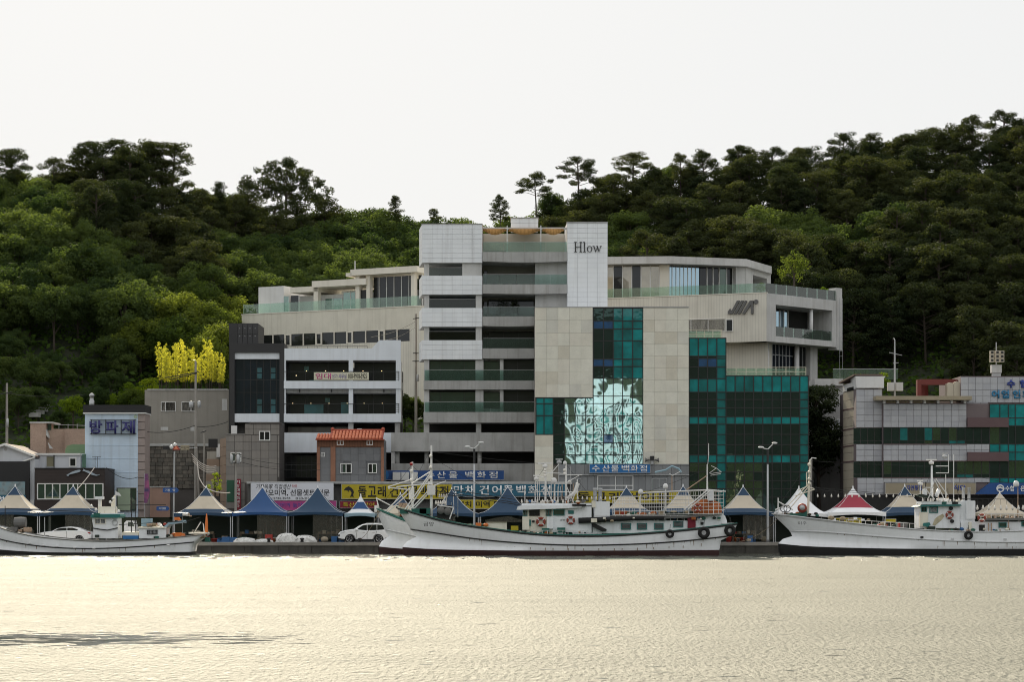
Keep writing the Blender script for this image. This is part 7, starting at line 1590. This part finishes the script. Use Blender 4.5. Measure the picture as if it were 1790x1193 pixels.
clutter(B1, f1, 258, 288, 921, 14, 31, ['bulb', 'pot_rope', 'boat_white', 'rust_pipe', 'crate_red'], .16, -.6); clutter(B1, f1, 292, 318, 939, 16, 33, ['pot_rope', 'tarp_dark', 'boat_cream', 'buoy_orange'], .2, -.6); clutter(B1, f1, 302, 314, 910, 6, 34, ['buoy_orange'], .15, -.6); clutter(B1, f1, 318, 332, 903, 8, 35, ['bulb', 'boat_white', 'rust_pipe'], .13, -.6); clutter(B1, f1, 10, 50, 930, 12, 36, ['concrete_dark', 'rust_pipe', 'tarp_dark'], .22, -.9)
MB().lathe(f1.pt(32, 914, -.8), [(.45, -.5), (.5, 0), (.45, .5)], 14, 'x').obj('net_drum', 'concrete_dark', B1); mast(B1, f1, 9, 885, 920, .05, 'mast', 'rub_black'); mast(B1, f1, 78, 905, 938, .05, 'mast', 'galv'); mast(B1, f1, 227, 862, 935, .05, 'mast', 'rub_black', -.8); mast(B1, f1, 234, 866, 935, .04, 'mast', 'rub_black', -.8)
bars(B1, f1, [(205, 884, 290, 883), (9, 890, 165, 896), (208, 918, 320, 912), (337, 934, 350, 912), (350, 912, 356, 916), (320, 914, 350, 905)], .03, 'cable', 'rigging'); MB().tube([f1.pt(336, 934, -.5), f1.pt(350, 913, -.5), f1.pt(354, 916, -.5), f1.pt(356, 934, -.5)], .05, 6).obj('davit', 'pipe_white', B1)
MB().lathe(f1.pt(359.5, 925, -.6), [(.05, -.6), (.12, -.3), (.12, .5), (.04, 1.3)], 8).obj('marker_buoy', 'buoy_orange', B1, True); f1.box(MB(), 330, 931.5, 362, 934, .1, -1.8).obj('stern_rail', 'boat_cream', B1); MB().ball(f1.pt(348, 938.5, .2), .5, 10, (1.3, .6, .4)).obj('rope_bundle', 'pot_rope', B1, True)
f1.box(MB(), 358, 940, 366, 948, 0, -.6).obj('fender_drum', 'deck_green', B1)
for x, y in ((52, 950), (76, 954), (99, 956), (130, 958), (164, 959), (294, 954)): q = flat(d1 - 2.5).pt(x, y, 0); MB().ball(q, .12, 8, (1.4, .6, .7)).obj('rail_float', 'flag_white', B1, True)

# the boat on the right
d4 = 197.5
L4 = [[(1350, 899), (1385, 903), (1440, 910), (1520, 919), (1600, 926.5), (1700, 930), (1800, 927), (1900, 919), (1960, 912)],
      [(1381, 929), (1440, 931), (1540, 939), (1640, 945), (1750, 948), (1850, 945), (1945, 936)],
      [(1385, 938), (1440, 944), (1540, 951), (1640, 954), (1750, 955), (1850, 953), (1935, 946)],
      [(1369, 943), (1430, 950), (1540, 955.5), (1640, 957), (1750, 957.5), (1850, 957), (1932, 955)],
      [(1361, 951), (1420, 956), (1540, 959), (1640, 959.5), (1750, 959.5), (1850, 959.5), (1930, 959)],
      [(1361, 961), (1420, 963), (1540, 964.5), (1640, 965), (1750, 965), (1850, 965), (1930, 964)],
      [(1366, 978), (1420, 980), (1540, 981), (1640, 981), (1750, 981), (1850, 981), (1929, 981)]]
B4, _p4 = boat_hull('white fishing boat with teal wheelhouse roof and rows of bulbs moored below the tiled office', d4, L4, [(2.9, .12, .55), (2.86, .08, .6), (2.84, .08, .72), (2.8, .28, .78), (2.78, .42, .82), (2.75, .4, .85), (2.5, .3, 1)], 'boot_black', [(0, .06, 'rub_white'), (1, .06, 'rub_white')], 'deck_grey')
text(B4, '미주', flat(d4 - 1.45), 1393, 912.5, 1408, 918, 'letter_black', .75, .02)
f4, g4 = flat(d4 - 1.5), flat(d4)
MB().lathe(g4.pt(1401, 889, .5), [(.36, -.2), (.42, 0), (.36, .25)], 16, 'y').obj('line_hauler', 'ring_red', B4, True); MB().lathe(g4.pt(1400, 888, .8), [(.22, -.2), (.22, .2)], 14, 'y').obj('hauler_hub', 'galv', B4, True); g4.poly(MB(), [(1376, 902), (1376, 899), (1398, 898), (1398, 893), (1409, 892), (1409, 903)], .5, -.5).obj('winch_box', 'deck_green', B4)
for x in (1369, 1375): MB().ring(g4.pt(x, 890, .4), .28, .035, 'y', 16, 5).obj('rope_coil', 'rub_black', B4)
bars(B4, g4, [(1360, 897, 1360.5, 871), (1361, 878, 1386, 892), (1355, 892, 1372, 885)], .06, name='bow_post'); clutter(B4, g4, 1356, 1380, 899, 8, 41, ['pipe_white', 'rust_pipe', 'boat_white'], .16, .2)
mast(B4, g4, 1412, 804, 903, .12, 'mast', 'boat_cream', 0, 1416); MB().tube([g4.pt(1416, 806), g4.pt(1419, 801), g4.pt(1427, 802)], .05, 6).obj('mast_tip', 'pipe_white', B4)
for y in (813, 826, 838, 846): MB().ball(g4.pt(1414, y, .2), .15, 8).obj('mast_lamp', 'boat_cream', B4, True)
bars(B4, g4, [(1376, 886, 1412, 848), (1382, 888, 1413, 852), (1390, 868, 1424, 856), (1412, 852, 1423, 855), (1395, 858, 1413, 850), (1410, 826, 1410, 850)], .045, 'boat_cream', 'boom')
bars(B4, g4, [(1423, 853, 1530, 862), (1423, 857, 1660, 874)], .02, 'cable', 'rigging')
w4 = f4.box(MB(), 1608, 884, 1678, 924, 0, -2.7).obj('wheelhouse', 'boat_white', B4); f4.box(MB(), 1607.5, 896, 1622, 921, .12, -.3).obj('wing', 'boat_cream', w4); f4.poly(MB(), [(1603, 886.5), (1610, 883.5), (1678, 882.5), (1680, 885)], .35, -3).obj('visor', 'teal_frame', B4); f4.box(MB(), 1612, 877.5, 1680, 882.6, .1, -2.8).obj('roof', 'boat_white', B4)  # cream wing holds sunlight on the left face in its colour
window(w4, f4, 1624.5, 886, 1639.5, 897.5, .03, 'teal_frame', 'glass_green', (), (), 1.4); window(w4, f4, 1610, 887, 1620, 896, .04, 'teal_frame', 'glass_dark', (1615,), (), .9); f4.box(MB(), 1646, 877.6, 1654, 882, .16, 0).obj('side_lamp', 'deck_green', w4); f4.box(MB(), 1664, 877.6, 1674, 882, .16, 0).obj('side_lamp', 'rub_black', w4)
mat('worn_paint', (.55, .49, .34), .7, var=.3, scale=3); f4.poly(MB(), [(1630, 918), (1634, 908), (1640, 903), (1648, 899), (1651, 903), (1646, 910), (1640, 915), (1634, 920)], .012, -.02).obj('worn_patch', 'worn_paint', w4)
ring('life ring with white bands on the right hand wheelhouse', f4, 1659.5, 901, .36, .12); ring('brown life ring beside the tall locker on the right hand boat', f4, 1715, 906, .38, .25)
for x, y in ((1662, 889.5), (1664, 912)): MB().lathe(f4.pt(x, y, .08), [(.17, -.05), (.17, .08)], 12, 'y').obj('vent', 'rub_black', w4)
f4.box(MB(), 1680, 876, 1705.5, 921, -.4, -2.4).obj('engine_casing', 'boat_white', B4); f4.box(MB(), 1690, 876.5, 1705.8, 908, -.2, -.5).obj('locker', 'boat_white', B4)
for x in (1688, 1698): MB().lathe(f4.pt(x, 876, -1), [(.13, 0), (.13, 1.1), (.16, 1.15)], 10).obj('funnel', 'galv', B4, True)
f4.poly(MB(), [(1613, 915), (1623, 914), (1625, 918), (1620, 922), (1612, 920)], .5, .2).obj('deck_chair', 'teal_frame', B4); f4.box(MB(), 1620, 921, 1634, 928, .3, -.5).obj('deck_box', 'tarp_dark', B4)
h4 = f4.box(MB(), 1680, 913, 1860, 931, -.15, -2.6).obj('aft_house', 'boat_white', B4); f4.box(MB(), 1712, 918, 1722, 930, -.1, -.3).obj('doorway', 'rub_black', h4); window(h4, f4, 1746, 914, 1760, 923, -.1, 'teal_frame', 'glass_green', (), (), 1.3); window(h4, f4, 1786, 912.5, 1799, 921, -.1, 'teal_frame', 'glass_green', (), (), 1.3)
f4.box(MB(), 1693, 913, 1698, 930, .1, -.1).obj('gas_bottle', 'boat_cream', B4); bars(B4, f4, [(1728, 915, 1728, 930), (1733, 915, 1733, 930), (1763, 911, 1763, 926)], .05, 'rust_pipe', 'pipe'); f4.poly(MB(), [(1722, 907), (1860, 905), (1860, 909), (1722, 911)], .1, -2.6).obj('upper_deck', 'deck_grey', B4); clutter(B4, f4, 1726, 1800, 907, 18, 44, ['concrete_dark', 'boat_white', 'rust_pipe', 'pot_rope', 'tarp_dark'], .15, -.7)
bulbs(B4, f4, (1708, 1718, 1728, 1738.5, 1749, 1759, 1769.5, 1780, 1788), 889, .12, .1); bars(B4, f4, [(1680, 873, 1800, 873.5)], .025, 'cable', 'rigging')
for x in (1708, 1718, 1728, 1738.5, 1749, 1759, 1769.5, 1780, 1788): MB().tube([f4.pt(x, 873.4, .05), f4.pt(x, 885, .1)], .012, 4).obj('bulb_cord', 'cable', B4)
mast(B4, f4, 1634, 814, 878, .13, 'mast', 'boat_white', -1.3, 1633.5); radar(B4, f4, 1633, 805, .45, of=-1.3); bars(B4, f4, [(1636, 815.5, 1658, 815.5), (1636, 827.5, 1658, 827.5), (1658, 795, 1658, 828), (1634, 840, 1650, 872), (1636, 838, 1656, 866), (1633, 842, 1623, 872), (1617, 853, 1633, 853), (1667, 795, 1667, 870), (1653, 830, 1653, 870), (1617, 855, 1634, 874)], .04)
radar(B4, f4, 1613, 842, .25, of=-1.2); mast(B4, f4, 1613, 846, 866, .06, 'mast', 'pipe_white', -1.2); f4.box(MB(), 1617, 855, 1624, 868, -.9, -1.3).obj('life_raft', 'boat_white', B4); MB().tube([f4.pt(1640, 869, -.9), f4.pt(1645, 856, -.9)], .17, 9).obj('life_raft', 'boat_white', B4, True)
radar(B4, f4, 1657, 794, .22, 'galv', -1.3); clutter(B4, f4, 1640, 1690, 877, 14, 45, ['bulb', 'rust_pipe', 'boat_white', 'boat_cream', 'pipe_white'], .15, -1.0); f4.poly(MB(), [(1602, 866), (1612, 864), (1630, 868), (1640, 872), (1618, 871)], -.4, -1.4).obj('folded_awning', 'tarp_dark', B4)
dome(B4, f4, 1779, 846, .26, -.6); mast(B4, f4, 1782, 852, 905, .06, 'dome_post', 'rust_pipe', -.6)
tyre('tyre fender hung amidships on the right hand boat', flat(d4 - 3.1), 1693, 936.5, .39)
for x, y in ((1611.5, 940), (1665, 942.5), (1757, 943.5)): q = flat(d4 - 2.9).pt(x, y, .0); MB().box(q.x - .13, q.y - .03, q.z - .08, q.x + .13, q.y + .05, q.z + .08).obj('freeing_port', 'rub_black' if x < 1620 else 'rub_white', B4)
for (x, y, f_, lab) in ((629, 945, flat(206.3), 'mooring line from the bollard up to the hidden boat'),): wire('mooring_rope', lab, [f_.pt(x, y), flat(203).pt(662, 897)], .025, 'pot_rope', .3)
wire('mooring_rope', 'mooring line from the right hand boat bow to the quay', [flat(198).pt(1362, 905), flat(206.3).pt(1292, 948)], .025, 'pot_rope', .4); wire('mooring_rope', 'mooring line from the stern of the long boat to the quay', [flat(197).pt(1278, 920), flat(206.3).pt(1290, 946)], .03, 'pot_rope', .2)
wire('guy_rope', 'pale rope slanting from the fish restaurant to the cream tent', [flat(221.5).pt(165, 818), flat(214).pt(133, 858)], .05, 'cable_white', .1)

# extra rigging and gear on the boats
RG = random.Random(77)
def rig(o, f, segs, r=.014, m='cable'):
    for a, b_, c, e in segs: MB().tube([f.pt(a, b_, -.6), f.pt((a + c) / 2, (b_ + e) / 2 + 1.2, -.6), f.pt(c, e, -.6)], r, 4).obj('rigging', m, o)
rig(A2, fc, [(754, 782, 700, 888), (754, 790, 954, 812), (990, 810, 1238, 815), (754, 800, 905, 886), (954, 815, 905, 884), (990, 812, 1040, 878), (1238, 815, 1280, 915), (1238, 820, 1128, 862)])
rig(B3, f3, [(721, 810, 664, 886), (721, 815, 800, 890)]); rig(B4, g4, [(1416, 806, 1356, 895), (1416, 806, 1634, 816), (1634, 816, 1790, 850), (1633, 818, 1605, 884)])
bulbs(A2, f2, [1010 + 8 * k for k in range(8)], 872, .08, .2); bulbs(A2, f2, [912 + 9 * k for k in range(10)], 877.5, .09, .35)
bulbs(B4, g4, [1428 + 12 * k for k in range(15)], 868, .08, .5); bulbs(B4, f4, [1612 + 9 * k for k in range(8)], 875.5, .09, .3)
for o_, f_, xs_, y0, y1 in ((A2, f2, [1040 + 12 * k for k in range(16)], 911, 902), (A2, flat(d - 2.2), [930 + 9 * k for k in range(12)], 935, 928), (B4, flat(d4 - 2.2), [1480 + 11 * k for k in range(12)], 917 , 909), (B4, f4, [1725 + 8 * k for k in range(9)], 907, 899)):
    for x in xs_: MB().tube([f_.pt(x, y0 + (x - xs_[0]) * .06 * (y0 == 917), 0), f_.pt(x, y1 + (x - xs_[0]) * .06 * (y0 == 917), 0)], .02, 4).obj('rail_post', 'pipe_white', o_)
    MB().tube([f_.pt(xs_[0], y1, 0), f_.pt(xs_[-1], y1 + (xs_[-1] - xs_[0]) * .06 * (y0 == 917), 0)], .02, 4).obj('hand_rail', 'pipe_white', o_)
clutter(A2, flat(d - 2), 798, 850, 921, 16, 61, ['pot_rope', 'net_green', 'crate_blue', 'tarp_dark', 'buoy_orange'], .18, -.6); clutter(A2, f2, 1034, 1072, 912, 8, 62, ['rust_pipe', 'boat_cream', 'pot_rope'], .18, .2)
clutter(B4, g4, 1530, 1600, 922, 18, 63, ['tarp_dark', 'concrete_dark', 'pot_rope', 'net_green', 'crate_red'], .24, .2); clutter(B4, g4, 1430, 1520, 910, 10, 64, ['tarp_dark', 'pot_rope', 'boat_white'], .18, .4)
# rust weeps and scuppers along the long hull
mat('rust_stain', (.26, .15, .07), .8, var=.5, scale=5)
for k in range(15):
    i = 14 + k * 1.65; px = 885 + k * 24 + RG.uniform(-6, 6); q = pA(2, min(39, int(40 * (px - 729) / 527)), -1); L_ = RG.uniform(.12, .3)
    MB().prism([(q.x - .025, q.z), (q.x + .03, q.z), (q.x + .012, q.z - L_), (q.x - .008, q.z - L_)], q.y - .02, q.y + .1).obj('rust_streak', 'rust_stain', A2)

# teal bulwark caps, weathering and more gear
for o_, pt_ in ((A2, pA), (B3, _p3)):
    for s_ in (-1, 1): MB().tube([pt_(0, i, s_) + Vector((0, -s_ * .05, .09)) for i in range(0, 41, 2)], .05, 6).obj('bulwark_cap', 'deck_green', o_, True)
for o_, pt_, n_, k0 in ((A2, pA, 22, 1), (B1, _p1, 14, 1), (B4, _p4, 22, 1), (B4, _p4, 14, 2)):
    for k in range(n_):
        i = RG.uniform(5, 38); a_ = pt_(k0, int(i), -1); b_ = pt_(k0, int(i) + 1, -1); q = a_.lerp(b_, i % 1); L_ = RG.uniform(.12, .5); w_ = RG.uniform(.01, .035); low = pt_(k0 + 1, int(i), -1); dy = (low.y - q.y) / max(.05, q.z - low.z) * L_
        MB().add([(q.x - w_, q.y - .012, q.z - .03), (q.x + w_, q.y - .012, q.z - .03), (q.x + w_ * .3, q.y + dy - .012, q.z - L_), (q.x - w_ * .3, q.y + dy - .012, q.z - L_)], [(0, 1, 2, 3)]).obj('rust_streak', 'rust_stain', o_)
for o_, f_, a_, c_, y_, n_, sd_ in ((A2, flat(196.6 - 2.3), 840, 1030, 934, 26, 71), (A2, flat(196.6 - 1.9), 1040, 1260, 909, 34, 72), (A2, fc, 700, 800, 905, 22, 73), (B1, f1, 170, 330, 942, 24, 74), (B4, flat(d4 - 2.0), 1560, 1780, 929, 30, 75), (B4, g4, 1360, 1430, 902, 14, 76), (A2, f2, 925, 1030, 880, 20, 78)):
    clutter(o_, f_, a_, c_, y_, n_, sd_, ['pot_rope', 'net_green', 'deck_green', 'tarp_dark', 'rust_pipe', 'boat_cream', 'net_orange', 'concrete_dark', 'crate_blue', 'rub_black'], .13, -.3)
for o_, f_, a_, c_, yt, yb, n_ in ((A2, f2, 915, 1030, 838, 882, 16), (B4, f4, 1612, 1690, 842, 878, 12), (B1, f1, 165, 208, 876, 900, 6), (A2, fc, 765, 800, 862, 905, 7)):
    for k in range(n_): x = RG.uniform(a_, c_); t_ = RG.uniform(yt, yb - 10); MB().tube([f_.pt(x, yb, -1 + RG.uniform(-.8, .8)), f_.pt(x + RG.uniform(-3, 3), t_, -1)], RG.uniform(.012, .035), 5).obj('aerial', RG.choice(['pipe_white', 'rust_pipe', 'galv', 'cable']), o_)
